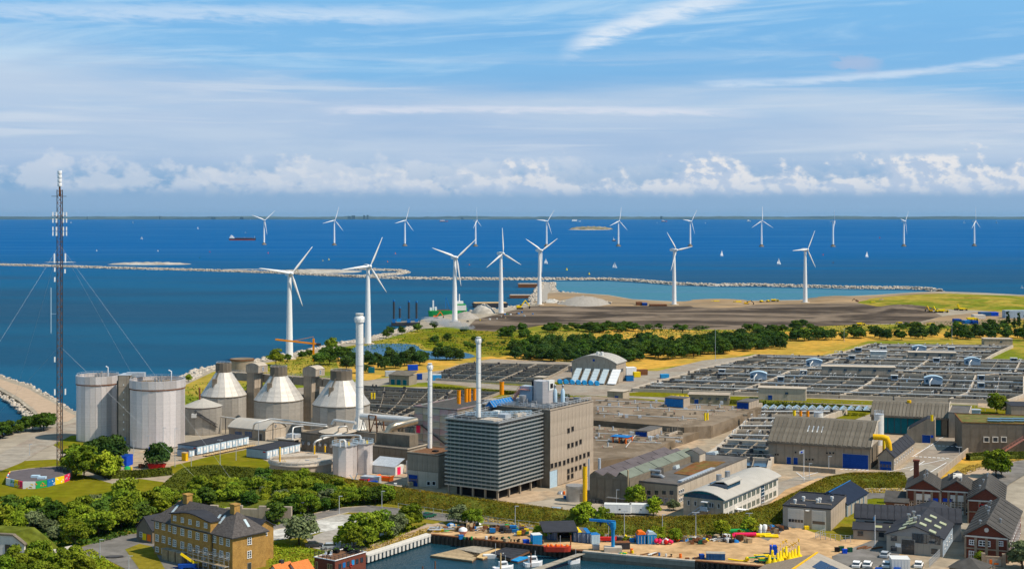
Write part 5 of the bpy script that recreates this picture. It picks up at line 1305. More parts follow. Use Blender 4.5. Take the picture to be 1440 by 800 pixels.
s.P('gable_glass',B().box(-s.W+1.2,-1.5,-.06,.02,5.8,6.9),'glassblue')
for i in range(12):
    for z in (1.5,4.3):
        for o in (0,1.2):
            u = 1.1+i*s.D/12.4+o
            if i != 8:s.win('r',u,z,.8,1.3,fm='roofgreen',gm='glassgreen',nx=1,nz=1,off=.08)
s.P('stair_window',B().box(.02,.2,s.D*.665,s.D*.665+2.4,.3,5.6),'glassblue')
for k in range(6):s.P('glazing_bar',B().box(.2,.26,s.D*.665,s.D*.665+2.4,.5+k*.95,.6+k*.95),'white')
for u,z in ((-s.W+1.6,4.2),(-3.6,4.2),(-2.9,4.2),(-1.2,4.2),(-3.7,1.3),(-3.0,1.3),(-s.W+3.5,4.2)):s.win('f',u,z,.7,1.3,fm='galv',nx=1,nz=1,off=.1)
s.P('canopy',B().box(-5.6,-3.9,-1.8,0,5.0,5.2),'white');s.P('balcony',B().box(-5.8,-3.7,-1.8,0,2.8,2.95).box(-5.8,-5.7,-1.8,0,2.95,3.9).box(-5.7,-3.8,-1.8,-1.7,2.95,3.9),'bluegrey')
b = B()
for k in (-1.7,-.7):b.beam((-5.8,k,2.9),(-9.6,k,0),.1,.3);b.beam((-5.8,k,3.9),(-9.6,k,1),.07)
for i in range(12):b.box(-9.5+i*.32,-9.25+i*.32,-1.7,-.7,.1+i*.24,.16+i*.24)
s.P('outside_stair',b,'bluegrey',kind='stuff');s.door('f',-4.8,.9,2.2,'glassgreen',z0=2.9,off=.1)
s.P('upper_roof',B().ext([(-7.6,7.6),(-5.2,9.1),(-2.8,9.3),(-1.6,8.6),(-1.6,8.35),(-2.8,9.05),(-5.2,8.85),(-7.6,7.35)],7,17),'archroof');s.P('clerestory',B().box(-7.0,-1.9,7.4,16.5,6.5,8.45),'glassblue')
for y in (9,15):U('steel').cyl(-5,y,8.7,10.7,.75,14).build('roof_vent',None,s.root)
s.P('entrance_canopy',B().box(.1,3.2,8,10,1.9,2.1).box(2.9,3.1,8.2,8.4,0,1.9),'white')
vent_pipe(822.5,710.5,656,6.2,'mustard','tall mustard yellow steel pipe beside the workshop, the largest yellow one',flange=True)
pipe_run('flue','bright steel flue rising from a hooked foot beside the workshop wall',[G(852,697,1),G(843,693,1),G(843,693,1)+Vector((0,0,10))],.42,'galv');pipe_run('flue','thin steel flue close to the tall mustard pipe',[G(828,690,0),G(828,690,0)+Vector((0,0,9.5))],.25,'galv')
r = thing('spiral_ramp','grey steel cyclone and curved casing beside the mustard yellow pipe','machine',G(812,706),0);U('darkconc').box(0,9,1,6,0,2.4).bd('bund_wall',r);U('steel').lathe([(2.4,0),(2.4,3.2),(2.6,3.4),(2.6,4.4)],16,-.6,3).bd('casing',r)
for k in range(5):U('darksteel').box(3+k*1.1,3.8+k*1.1,-1,0,0,1.0).bd('wheelie_bin',r)
pipe_run('yellow_post','slim ochre pole standing against the front of the workshop',[G(883,712,0),G(883,712,0)+Vector((0,0,10.2))],.22,'timber')
for px,lx_,lab in ((887,849.5,'left of two long white box trailers in front of the workshop'),(912.7,885,'right and slightly shorter white box trailer beside the green bush')):
    s = Bld('box_trailer',lab,'box trailer',px,723.8,lx_,None,h=2.7,D=2.6,a=8,group='white box trailers')
    s.P('body',B().box(-s.W,0,0,s.D,.5,2.7),'white');s.P('roof',B().box(-s.W-.04,.04,-.04,s.D+.04,2.7,2.8),'offwhite')
    for i in range(6):s.P('panel',B().box(-s.W+s.W*(i+.04)/6,-s.W+s.W*(i+.96)/6,-.04,0,.6,2.6),'white')
    s.P('chassis',B().box(-s.W+.4,-.4,.2,s.D-.2,.1,.5),'darksteel');s.P('grille',B().box(-s.W*.45,-s.W*.38,-.08,-.03,1.4,1.7),'black')

# ------------------------------------------------------------ halls on the right
def mono_hall(s,ze,zr,dr,n,m):
    s.walls('darkconc',ze);s.P('gable_wall',B().exx([(0,ze-.1),(dr,zr),(s.D,zr),(s.D,ze-.1)],-s.W+.02,-.02),'paleconc')
    s.P('roof_deck',B().exx([(-.7,ze-.25),(dr,zr+.1),(s.D+.3,zr+.1),(s.D+.3,zr+.35),(dr,zr+.35),(-.7,ze)],-s.W-.3,.3),m)
    w = (s.W+.6)/n;me = U(m).exx([(-.8,ze+.02),(dr,zr+.37),(dr,zr+.52),(-.8,ze+.17)],-w*.36,w*.36).mesh('roof_panel')
    for i in range(n):obj('roof_panel',me,s.root,(-s.W-.3+w*(i+.5),0,0))
    s.P('gutter',B().box(-s.W-.3,.3,-1.0,-.7,ze-.6,ze),'darkconc');s.P('side_coping',B().exx([(-.9,ze+.1),(dr,zr+.5),(s.D+.3,zr+.5),(s.D+.3,zr+.8),(dr,zr+.8),(-.9,ze+.4)],.3,.7),'paleconc')
s = Bld('industrial_hall','concrete hall with a steep corrugated brown roof and a large blue roller door','industrial building',1224,659.8,1080.6,None,top=628.5,D=14.5,a=24)
mono_hall(s,7.1,13.2,10.5,22,'roofbrown');s.panels('f',-s.W,0,.1,6.4,12,1,'concrete')
u,z = s.f(1203,650);s.door('f',u,8,4.6,'blue',off=.1);s.door('f',s.f(1084,640)[0],1.2,2.4,'blue',off=.1)
for px in (1109.5,1119):s.door('f',s.f(px,650)[0],1.4,2.3,'blue',off=.1)
for px,py in ((1091,638),(1094,638),(1163,636),(1167.5,636),(1172,636),(1134,645),(1138.5,645),(1143,645),(1119,635)):u,z = s.f(px,py);s.win('f',u,z,.7,.7,fm='concrete',gm='black',nx=1,nz=1,off=.1)
for i in range(4):
    for k in range(3):s.P('rooflight',B().exx([(5.2+k*.95-.7,7.1+.58*(5.2+k*.95)-.02),(5.2+k*.95+.1,7.1+.58*(5.2+k*.95)+.46),(5.2+k*.95+.1,7.1+.58*(5.2+k*.95)+.56),(5.2+k*.95-.7,7.1+.58*(5.2+k*.95)+.08)],-s.W*.66+i*1.35,-s.W*.66+1.2+i*1.35),'galv' if k else 'offwhite')
wall_line('ramp_wall','low concrete ramp wall in front of the corrugated hall',[G(1115,661),G(1175,665.5)],1.5,.3,'concrete',seg=4)
hall = s
for px,py,tp,w,m,lab in ((1117,592,577,4.2,'yellow','lemon yellow vent pipe behind the corrugated hall roof, leftmost of three'),(1126,592.5,578,4.0,'orange','orange vent pipe behind the corrugated hall, middle of three'),(1136,593,578,4.2,'orange','orange vent pipe behind the corrugated hall, right of three beside the white tank')):vent_pipe(px,py,tp,w,m,lab,z0=9)
for px,py,tp,w,lab in ((1151,593,578.5,13,'squat white round tank behind the corrugated hall roof'),(1236,625,581,13.5,'taller white round tank right of the corrugated hall')):
    g = G(px,py,8 if px < 1200 else 0);rr = w/2*g.y/F;h = (py-tp)/(py-YH)*(H-g.z);r = thing('round_tank',lab,'tank',g,0)
    for k in range(3):U('offwhite').lathe([(rr,h*k/3+.03),(rr,h*(k+1)/3-.03)],20).bd('shell_ring',r)
    ring_rail(r,rr,h,12);U('galv').lathe([(rr*1.03,h-.25),(rr*1.03,h)],20).bd('rim',r)
o = s.wpt(0,3,0);pipe_run('yellow_duct','thick orange-yellow duct bending from the hall gable down to the small house',[s.wpt(.3,3,10),s.wpt(4.8,3.5,10),s.wpt(5.2,3.8,6.0)],.95,'mustard')
vent_pipe(1243,644,616,4,'yellow','short yellow pipe behind the elbow of the orange duct',z0=2)
s = Bld('small_house','small gabled concrete house with a dark roof and blue doors beside the hall','industrial building',1256.6,661.3,1234.6,1285.5,top=642,a=26)
s.walls('concrete');s.gable('roofdark',s.h,s.h+2.4,over=.35,wm='concrete',strips=(7,'roofdark'));s.door('f',-s.W/2,3.6,2.9,'blue',glazed=True,off=.02);s.panels('r',0,s.D,.1,s.h-.1,8,1,'wallconc')
for i in range(9):s.win('r',1.2+i*s.D/9.3,2.4,.8,1.1,nx=1,nz=1,off=.1)
s = Bld('industrial_hall','second concrete hall farther back with a dark corrugated roof over a teal glazed front','industrial building',1332,614,1225,None,h=6.8,D=13,a=20)
mono_hall(s,6.9,10.6,8,22,'roofbrown');s.P('glazed_front',B().box(-s.W+1,-2,-.1,0,.5,6.2),'teal')
for i in range(11):s.P('mullion',B().box(-s.W+1.2+i*(s.W-3.4)/10,-s.W+1.35+i*(s.W-3.4)/10,-.2,-.1,.5,6.2),'darksteel')
U('mustard').cyl(-s.W*.52,8,10.9,11.8,.8,10).build('vent',None,s.root)
s = Bld('industrial_block','plain concrete block with tall doors attached right of the second hall','industrial building',None,None,W=7,D=20,h=9,a=20,p=s.wpt(7.6,-1.5));s.walls('wallconc');s.panels('r',0,20,.1,8.9,8,1,'wallconc');s.flat('rooffelt',par='paleconc')
for y in (5,9,13):s.P('tall_window',B().box(.12,.22,y,y+1.8,.5,6),'offwhite')
s = Bld('annex','concrete annex with a slanting top edge, a blue door and a small yellow vent','industrial building',1314.3,622.8,1275.5,None,D=9,h=7.6,a=18)
s.P('wall',B().ext([(-s.W,-.2),(-s.W,4.2),(-2.5,8.4),(0,8.4),(0,-.2)],0,s.D),'concrete');s.P('roof',B().ext([(-s.W+.6,4.7),(-2.5,8.45),(-.3,8.45),(-.3,8.5),(-2.5,8.6),(-s.W+.6,4.8)],.3,s.D+.2),'roofdark')
s.panels('f',-2.6,0,.1,8.2,1,1,'concrete');s.panels('r',0,s.D,.1,8.2,3,2,'wallconc');s.door('f',s.f(1302.5,622)[0],2.8,2.9,'blue',off=.05);s.P('blue_sign',B().box(-1.4,-.4,-.14,-.1,2,2.9),'brightblue')
vent_pipe(1310.5,591,583.5,3.6,'yellow','short lemon yellow vent on top of the slanted annex',z0=8.4)
s = Bld('depot','broad dark concrete depot with a mossy roof, three square windows and a rust-red stair','industrial building',1520,640,1352.8,None,top=597,D=22,a=11)
s.walls('darkconc',s.h-.3);s.panels('f',-s.W,0,.1,s.h-.4,13,1,'darkconc');s.flat('moss',z=s.h-.3,par='rust',t=.25)
for px in (1387,1399.5,1411.5):u,z = s.f(px,617);s.win('f',u,z,1.9,1.9,fm='render',nx=1,nz=1,ft=.25,off=.1,depth=.4)
for px in (1398,1416,1434):
    for py in (588.5,591.5):x,y,_ = s.l(px,py,s.h);s.P('roof_window',B().box(x-2.2,x+2.2,y-1.3,y+.9,s.h+.0,s.h+.35),'glassgreen')
u,z = s.f(1432,628);b = B()
for k in (-.2,-1.4):
    b.beam((u-6,k,0),(u+1.5,k,5),.14,.35);b.beam((u-6,k,1.1),(u+1.5,k,6.1),.08)
    for i in range(8):b.beam((u-6+i,k,i*.66),(u-6+i,k,i*.66+1.1),.06)
b.box(u+1.5,u+9,-1.6,-.2,4.9,5.1);s.P('rust_stair',b,'fadedpink');s.P('red_wall',B().box(u+2.2,u+9,-.25,0,1,s.h-.4),'red')
wall_line('boundary_wall','tapering concrete retaining wall beside the striped street',[G(1318,675),G(1340,656),G(1361,638.5)],2.3,.4,'wallconc',seg=5)
# street markings
def stripes(pts,w=.4,z=.17,name='road_marking'):
    for a,c in pts:
        A_,C_ = G(*a),G(*c);d = (C_-A_).normalized();n = Vector((-d.y,d.x,0))*w/2;up = Vector((0,0,z));U('white').quad(A_-n+up,C_-n+up,C_+n+up,A_+n+up).build(name,kind='structure')
stripes([((1280+i*6.3,641.2+i*.35),(1284+i*6.3,641.4+i*.35)) for i in range(9)],.9)
stripes([((1307+i*6,626+i*.2),(1310.5+i*6,626.2+i*.2)) for i in range(7)],.9)
stripes([((1283,642),(1320,619)),((1320,617),(1338,609)),((1240,665),(1330,645.5)),((1301,668),(1331,650)),((1280,661),(1300,648)),((1133,669),(1150,664))],.3)
stripes([((1182+i*6,660+i*.2),(1186+i*6,659+i*.2)) for i in range(7)],.5)

# ------------------------------------------------------------ settling basins
class Rows:pass
def basin_rows(lines,z,name_lab,group,nx,wm='paleconc',waterm='tankwater',wid=.9,pipes=True,cross=1.0,seed=1,subs=2):
    rnd = random.Random(seed)
    for i in range(len(lines)-1):
        A,C = lines[i],lines[i+1];lab = name_lab[i]
        a0,a1 = G(A[0],A[1],z),G(A[2],A[3],z);c0,c1 = G(C[0],C[1],z),G(C[2],C[3],z)
        r = thing('settling_basin',lab,'settling basin',(a0.x,a0.y,0),0,group);O = Vector((a0.x,a0.y,0));a0,a1,c0,c1 = a0-O,a1-O,c0-O,c1-O
        zf = Vector((0,0,z-.75))
        U(waterm).quad(*[Vector((p.x,p.y,z-.9)) for p in (a0,a1,c1,c0)]).bd('water',r)
        dn = Vector((0,0,-.9))
        def wall(p,q,w,n,nm='wall',top=.0,m=wm,hh=None):
            for k in range(n):
                P_,Q_ = p.lerp(q,k/n+.002),p.lerp(q,(k+1)/n-.002);hgt = hh or z+.2
                U(m).beam(P_+Vector((0,0,top-hgt/2)),Q_+Vector((0,0,top-hgt/2)),w,hgt).build(nm,None,r)
        wall(a0,a1,wid,max(2,nx//2),m='paleconc' if i < 2 else wm);wall(a0,c0,wid,1,top=-.02);wall(a1,c1,wid,1,top=-.02)
        for k in range(1,nx):wall(a0.lerp(a1,k/nx),c0.lerp(c1,k/nx),.22 if k % 4 else .7,1,'cross_wall',top=-.35 if k % 4 else -.03,m='concrete' if k % 4 else wm)
        for k in range(1,subs+1):
            f = k/(subs+1);wall(a0.lerp(c0,f),a1.lerp(c1,f),.3,3,'channel_wall',top=-.25,m='darkconc')
        if i == len(lines)-2:wall(c0,c1,wid,2)
        if pipes:
            f = .2;p,q = a0.lerp(c0,f)+Vector((0,0,.8)),a1.lerp(c1,f)+Vector((0,0,.8));d = .03+.1*rnd.random()
            U('pipe').tube([p.lerp(q,d),p.lerp(q,.97)],.28,6).bd('pipe',r)
            hp = U('pipe')
            for k in range(int(nx*1.3)):
                t_ = rnd.uniform(.04,.94);P_ = p.lerp(q,t_);Q_ = (c0-a0).normalized()
                e = P_+Q_*rnd.uniform(2.5,6);hp.tube([P_,P_+Vector((0,0,1.2)),e+Vector((0,0,1.2)),e+Vector((0,0,-.6))],.16,5)
            hp.build('pipe_branch',None,r,kind='stuff')
        b = U('rail');L = (a1-a0).length;n = int(L/2.6)
        for k in range(n):p = a0.lerp(a1,k/n);b.beam(p,p+Vector((0,0,1.1)),.05)
        b.beam(a0+Vector((0,0,1.1)),a1+Vector((0,0,1.1)),.05);b.build('railing',None,r,kind='stuff')
        b = U('darksteel')
        for k in range(nx*3):t_ = rnd.random();p = a0.lerp(a1,t_).lerp(c0.lerp(c1,t_),rnd.random());b.cbox(p.x,p.y,z-.6,rnd.uniform(.4,1.4),rnd.uniform(.4,1),rnd.uniform(.5,1.4))
        b.build('gear',None,r,kind='stuff')
ordn = ['nearest','second','third','fourth','fifth','sixth','seventh','eighth']
basin_rows([(889,545,1414,562),(915,537,1440,553),(956,526.5,1440,542),(984,517,1440,528),(1013,511,1500,524),(1045,503,1500,513),(1063,497.5,1500,506)],1.6,[o+' long row of settling basins in the big right-hand field, counted from the camera' for o in ordn],'right-hand settling basins',14)
basin_rows([(1158,499.5,1385,504),(1189,493,1397,497),(1206,487.6,1411,490.3),(1223,482.4,1424,484.6)],1.6,[o+' row of the raised rear block of settling basins near the pine belt' for o in ordn],'rear settling basins',8)
basin_rows([(602,530.5,748,537),(613,524,765,531),(626,518.5,780,524.5),(641,513.5,792,518),(657,509,803,511.8)],1.2,[o+' row of dark basins in the middle field left of the sludge-screw hall' for o in ordn],'middle settling basins',6,pipes=False,wm='concrete',wid=.6,subs=3)
basin_rows([(518,577,590,588),(515,566.5,640,573),(512,557,672,562),(510,548.5,690,555),(510,541,702,550.5)],1.2,[o+' row of dark basins behind the tallest chimney and striped block' for o in ordn],'left settling basins',6,pipes=False,wm='concrete',wid=.6,subs=3)
basin_rows([(985,655,1078,668),(990,640,1084,643),(1008,628,1095,633),(1021,617,1110,621)],2.2,[o+' blue-water basin left of the corrugated hall' for o in ordn],'open basins beside the corrugated hall',4,pipes=False,waterm='tankblue',subs=1,wid=1.2)
basin_rows([(1021,616,1120,620),(1035,603,1128,603),(1048,592,1145,592),(1060,582,1165,582),(1070,573.5,1190,574)],2.2,[o+' brown-water basin between the concrete deck and the vent pipes' for o in ordn],'open basins beyond the deck',4,subs=1,wid=1.0)
b = B()
r = thing('glass_covers','row of pale glass covers over the farthest basin behind the vent pipes','covers',G(1070,574,2.4),-.12)
me = U('skylight').ext([(-1.3,0),(0,.9),(1.3,0)],0,3.2).mesh('cover')
for i in range(14):obj('cover',me,r,(1.5+i*3.1,0,0));obj('cover',me,r,(2.5+i*3.1,5.2,0))
def low_building(px,py,lx,tp,D,m,lab,a=14,wins=6,roof='paleconc',z0=0.0,cat='service building',door=None,rx=None):
    s = Bld('service_building',lab,cat,px,py,lx,rx,top=tp,D=D if rx is None else None,a=a,z0=z0);s.walls(m,s.h-.1);s.flat(roof,z=s.h-.1,over=.35,t=.3)
    n = max(2,int(s.W/4));s.panels('f',-s.W,0,.05,s.h-.2,n,1,m)
    for i in range(wins):s.win('f',-s.W+s.W*(i+.6)/wins,s.h*.6,1.4,.9,fm='darksteel',gm='glassblue',nx=1,nz=1,off=.1)
    if door is not None:s.door('f',-s.W*door,1.8,2.2,'blue',off=.1)
    return s
low_building(1259,527.5,1156,516,8,'wallconc','long low flat-roofed service building in the middle of the right basins',11,5,z0=1.6)
low_building(1345,504,1278,495.5,8,'wallconc','long low service building on the rear basin block',11,4,z0=1.6)
low_building(1247,501.5,1224.5,493.5,5,'render','short white cabin left of the low building on the rear basins',11,0,roof='white',z0=1.6)
low_building(1133,563.5,1066.5,546,8,'paleconc','low windowless pale building at the near edge of the right basins',14,1,door=.75,z0=0.0)
low_building(1424,486,1384,476,9,'wallconc','low pale building with a roof overhang at the far end of the basins',8,1,roof='paleconc')
low_building(1025,569,968,555,9,'concrete','low concrete office with dark windows behind the concrete deck',12,5,roof='wallconc',door=.8)
low_building(876,563.5,854,550,8,'wallconc','small flat concrete kiosk with a blue door behind the tall concrete hall',25,0,door=.4)
low_building(1305,587+6,1283,580,4,'bluegrey','pale blue steel cabin on the lawn right of the second hall',10,0) if 0 else None
low_building(1379,583.5,1361,575.5,3,'bluegrey','pale blue steel cabin on the lawn behind the mossy depot',8,0,roof='galv')
low_building(1480,590,1422,571,14,'concrete','flat dark-roofed block at the right edge behind the mossy depot',10,0,roof='roofdark')
low_building(764,541,751,530,6,'wallconc','small concrete kiosk at the corner of the middle basins',25,0)
low_building(812,523,799,514,6,'concrete','small blue-doored kiosk beside the sludge-screw hall',25,0,door=.5)
for px,py,w,lab in ((1145,514.5,22,'on the left of the right-hand basins'),(1293,494.5,19,'on the rear block of basins'),(1368,512.5,21,'in the far right of the basins'),(1313,539.5,24,'near the second hall, largest of its kind'),(1066.5,533,23,'at the left front of the right-hand basins')):
    g = G(px,py,1.6);w2 = w*g.y/F/2;r = thing('pump_cover','arched pale blue pump house '+lab,'pump house',g,-.2,'arched pump houses on the basins')
    pr = [(-w2,0),(-w2,2.7)]+[(w2*(-1+2*i/8),2.7+1.0*(1-(-1+2*i/8)**2)) for i in range(1,8)]+[(w2,2.7),(w2,0)]
    U('bluegrey').ext(pr,0,5).bd('housing',r);U('ltblue').ext([(x*1.04,z+.06) for x,z in pr[1:-1]]+[(x*1.04,z+.2) for x,z in pr[1:-1]][::-1],-.2,5.2).bd('roof',r)
    U('pipe').tube([(-w2*.2,-.3,2.6),(-w2*.5,-2,1.2),(-w2*.5,-2.2,-.5)],.35,8).bd('pipe',r);U('glassblue').box(-w2*.9,-w2*.6,-.06,0,.8,2.2).bd('window',r)
for k,(px,py) in enumerate(((1015,525.5),(1130,527),(1198,505.5),(1242,492.5),(1258,534),(1317,509),(1338,493.5),(1380,534),(1426,509),(1207,494),(1098,536),(1380,545))):
    g = G(px,py,1.6);r = thing('control_cabinet',f'small grey glass-fronted cabinet on the basin walls, {("far","middle","near")[(py>508)+(py>528)]}, {("far left","left","centre left","centre","centre right","right","far right")[int((px-1010)/62)]}','cabinet',g,-.2,'control cabinets on the basin walls')
    w2 = 4.5*g.y/F;U('bluegrey').box(-w2,w2,0,2.4,0,2.3).bd('box',r);U('offwhite').box(-w2-.2,w2+.2,-.2,2.6,2.3,2.45).bd('lid',r);U('glass').box(-w2*.8,w2*.8,-.05,0,.6,2).bd('front',r)

# ------------------------------------------------------------ concrete deck over buried tanks
def poly_thing(name,lab,cat,px,z,m,t,gp=None,kind=None):
    P = [G(x,y,z) for x,y in px];o = Vector((P[0].x,P[0].y,0));r = thing(name,lab,cat,o,0,gp)
    b = B().prism([((p-o).x,(p-o).y) for p in P],-.2 if t is None else z-t,z);b.build('slab',m,r);return r,o
dk,o = poly_thing('concrete_deck','vast weathered concrete deck roofing the buried tanks, rear part','concrete deck',[(700,590),(760,560),(835,556),(960,566),(1062,571),(1071,572),(1000,598),(962,600),(835,590)],4.5,'deckconc',None)
dk2,o2 = poly_thing('concrete_deck','stepped-down front part of the weathered concrete deck with bollards','concrete deck',[(700,603),(835,598),(960,608),(985,605),(1021,593),(938,622),(905,640),(780,655),(700,640)],2.6,'deckconc',None)
for i in range(16): 
    p = G(836+i*8,590.5+i*.72,3.6)-o;U('darkconc').box(p.x-.25,p.x+.25,p.y-.7,p.y-.1,.5,4.4).bd('buttress',dk)
rnd = random.Random(5)
for px,py,z,rt,oo in [(x,y,4.5,dk,o) for x,y in ((848,578),(870,571),(893,567),(897,577),(915,573),(941,578),(935,568),(980,575),(995,582),(1012,573),(1030,576),(960,590),(870,585),(1045,570))]+[(x,y,2.6,dk2,o2) for x,y in ((843,603),(862,605),(884,600),(842,614),(868,616),(930,611),(855,628),(915,620))]:
    p = G(px,py,z)-oo;b = B();b.cbox(p.x,p.y,z,3.2,3,.25);b.build('hatch_slab','concrete',rt)
    b = B();b.cyl(p.x,p.y,z+.25,z+1.6,.3,8);b.build('vent','galv',rt)
    b = U('fadedpink')
    for q in (-1.9,1.9):b.cyl(p.x+q,p.y-.8,z,z+.7,.09,6)
    b.build('marker_post',None,rt,kind='stuff')
for i in range(96):
    z,rt,oo = (4.5,dk,o) if i % 2 else (2.6,dk2,o2);px,py = (rnd.uniform(838,1048),rnd.uniform(562,588)) if i % 2 else (rnd.uniform(838,960),rnd.uniform(603,622));p = G(px,py,z)-oo;w = rnd.uniform(.4,1.6);U('darkconc' if i % 3 else 'galv').cbox(p.x,p.y,z,w,w,rnd.uniform(.3,1.2)).bd('roof_unit',rt)
for a_,c_ in (((838,570),(1020,577)),((838,580),(980,588)),((838,562),(1010,569))):
    U('pipe').tube([G(*a_,4.8)-o,G(*c_,4.8)-o],.16,6).bd('pipe',dk)
for a_,c_ in (((838,608),(960,615)),((838,618),(930,622)),((900,603),(880,628))):
    U('pipe').tube([G(*a_,2.9)-o2,G(*c_,2.9)-o2],.16,6).bd('pipe',dk2)
# diagonal edge wall of the deck with railing posts
A_,C_ = G(938,623,0),G(1070,576.5,0)
r = wall_line('deck_wall','long diagonal concrete wall with a walkway along the deck edge',[A_,C_],3.2,1.4,'wallconc',seg=6)
b = B();L = (C_-A_).length;n = int(L/2.4)
for k in range(n+1):p = (C_-A_)*k/n;b.beam(p+Vector((0,0,3.2)),p+Vector((0,0,5.3)),.14)
b.build('fence_post','wallconc',r,kind='stuff')
for px,py,lx,tp,rx,z,lab,m2 in ((910,616+8,893,606,931,0,'concrete stairhouse with a bright blue face at the front of the deck','blue'),(961,573,935,560,970,4.5,'small concrete stairhouse with a pale blue face on the rear deck','midblue'),(1053,580,1036,565,1067,3,'flat concrete house with a dark blue front at the far corner of the deck','blue')):
    s = Bld('stair_house',lab,'stair house',px,py,lx,rx,top=tp,z0=z,a=30);s.walls('concrete');s.panels('r',0,s.D,.1,s.h,4,1,'wallconc');s.flat('rooffelt');s.P('blue_front',B().box(-s.W+.2,-.2,-.12,0,.2,s.h-.3),m2)
    for i in range(4):s.P('slat',B().box(-s.W+.3+i*(s.W-.6)/4,-s.W+.2+(i+1)*(s.W-.6)/4,-.2,-.12,.3,s.h-.5),m2)
r = thing('gantry_frame','orange-red steel lifting frames in the yard before the blue-faced stairhouse','lifting frame',G(880,634),-radians(30));me = U('hiorange').beam((0,0,0),(0,0,4.2),.4).beam((0,5,0),(0,5,4.2),.4).beam((0,-.4,4.3),(0,5.4,4.3),.45).mesh('portal')
for i in range(3):obj('portal',me,r,(-i*2.6,i*.4,0))
U('midblue').box(-6,.5,0,4.6,4.6,4.8).bd('hoist_beam',r)
for px,py,lab in ((991.5,598,'left'),(995,597.2,'right')):vent_pipe(px,py,580.5,3.0,'yellow',lab+' one of a pair of lemon yellow pipes on the diagonal deck wall',z0=2.5)
for px,py,lab in ((522.5,560,'left'),(526.5,560,'right')):vent_pipe(px,py,551.5,2.4,'yellow',lab+' one of a pair of small yellow pipes by the domed tank',z0=4,flange=False)
r = thing('yellow_pipe_rack','row of lemon yellow pipe elbows beside the low concrete office','pipe rack',G(957,562,2),-.15);me = U('yellow').tube([(0,0,0),(0,0,1.8),(1.1,0,1.9),(1.1,0,0)],.35,8).mesh('elbow')
for i in range(4):obj('elbow',me,r,(-4+i*2.0,0,0))
# sludge hall with its screw pumps
s = Bld('screw_hall','pale barrel-roofed concrete hall with two roof stacks, behind the screw pumps','industrial building',866.5,538.5,804,880,top=511.5,a=22)
s.walls('wallconc',s.h);s.arch('archroof',s.h,3.6,wm='wallconc',strips=7);s.panels('f',-s.W,0,.1,s.h,8,3,'wallconc',gap=.05,t=.1);s.panels('r',0,s.D,.1,s.h,4,2,'wallconc')
s.win('r',s.D*.5,5.6,6,1.6,gm='glass',fm='steel',nx=3,nz=1,off=.1);s.P('round_window',B().box(-s.W/2-.5,-s.W/2+.5,-.2,-.02,s.h+1,s.h+2),'blue')
for x in (-s.W*.45,-s.W*.36):U('offwhite').cyl(x,3,s.h+3,s.h+5.4,.75,12).build('roof_stack',None,s.root)
for i in range(5):
    r = local_thing(s,'screw_pump',['leftmost glazed','second glazed','third glazed','fourth glazed','rightmost, solid white'][i]+' screw-pump trough sloping down from the barrel-roofed hall','screw pump',-s.W+2.0+i*4.6,-8.5,0,'screw pump troughs')
    m = 'white' if i == 4 else 'skylight'
    U('paleconc').exx([(0,0),(8.5,6.2),(8.5,0)],-.2,.4).bd('side_wall',r)
    for k in range(5):U(m).exx([(1.66*k+.05,1.21*k+.5),(1.66*k+1.6,1.21*(k+1)+.45),(1.66*k+1.6,1.21*(k+1)+.75),(1.66*k+.05,1.21*k+.8)],.5,3.4 if i < 4 else 4.6).bd('cover_panel',r)
    U('darkconc').exx([(0,0),(8.5,6.2),(8.5,0)],.5,3.3).bd('trough',r)
me = U('skyblue').lathe([(1.0,-1.2),(1.1,-.9),(1.1,.9),(1.0,1.2)],14).mesh('casing')
for i in range(7):
    r = local_thing(s,'drive_motor',['leftmost','second from left','third from left','middle','third from right','second from right','rightmost'][i]+' sky-blue pump drive in the row before the screw troughs','pump motor',-s.W-2.0+i*3.1,-11.5,0,'blue pump drives');obj('casing',me,r,(0,0,1.2),(pi/2,0,.5));U('skyblue').cbox(0,.8,0,1.6,1.8,1.5).bd('gearbox',r)
def box_on(name,lab,cat,px,py,wpx,h,D,m,a=.2,ribs=6,group=None,top=None,z0=0.0,doors=False):
    g = G(px,py,z0);w = wpx*g.y/F;r = thing(name,lab,cat,g,a,group)
    U(m).box(-w/2+.05,w/2-.05,.05,D-.05,.12,h).bd('body',r)
    me = shared(('rib',m,round(w/ribs,2),round(h,1)),lambda:U(m).box(-w/ribs*.33,w/ribs*.33,-.0,.06,.2,h-.1).mesh('rib'))
    for i in range(ribs):obj('rib',me,r,(-w/2+w*(i+.5)/ribs,0,0))
    U(m).box(-w/2,w/2,0,.08,h-.12,h+.02).box(w/2-.08,w/2,.08,D,h-.12,h+.02).box(-w/2,-w/2+.08,.08,D,h-.12,h+.02).bd('frame',r)
    if top:U(top).box(-w/2,w/2,0,D,h+.02,h+.1).bd('roof',r)
    if doors:
        b = U('offwhite')
        for i in range(3):b.box(-w/2+w*(i+.35)/3,-w/2+w*(i+.38)/3+.05,-.06,0,.3,h-.2)
        b.bd('door_bars',r)
    return r
box_on('shipping_container','rust-red shipping container right of the barrel-roofed hall','container',903,527,17,2.8,3,'rust');box_on('skip','yellow open skip in front of the rust-red container','skip',896.5,530,9.5,2.6,3,'yellow');box_on('tent','white arched tent behind the yellow skip','tent',888,527.5,15,4,5,'white')
box_on('truck','blue truck parked at the corner of the barrel-roofed hall','truck',886,535.5,11,2.6,3,'midblue',top='darksteel');box_on('tank_truck','light blue tank lorry on the road by the right basins','truck',935.5,531.5,12,2.0,2.4,'skyblue',top='skyblue')
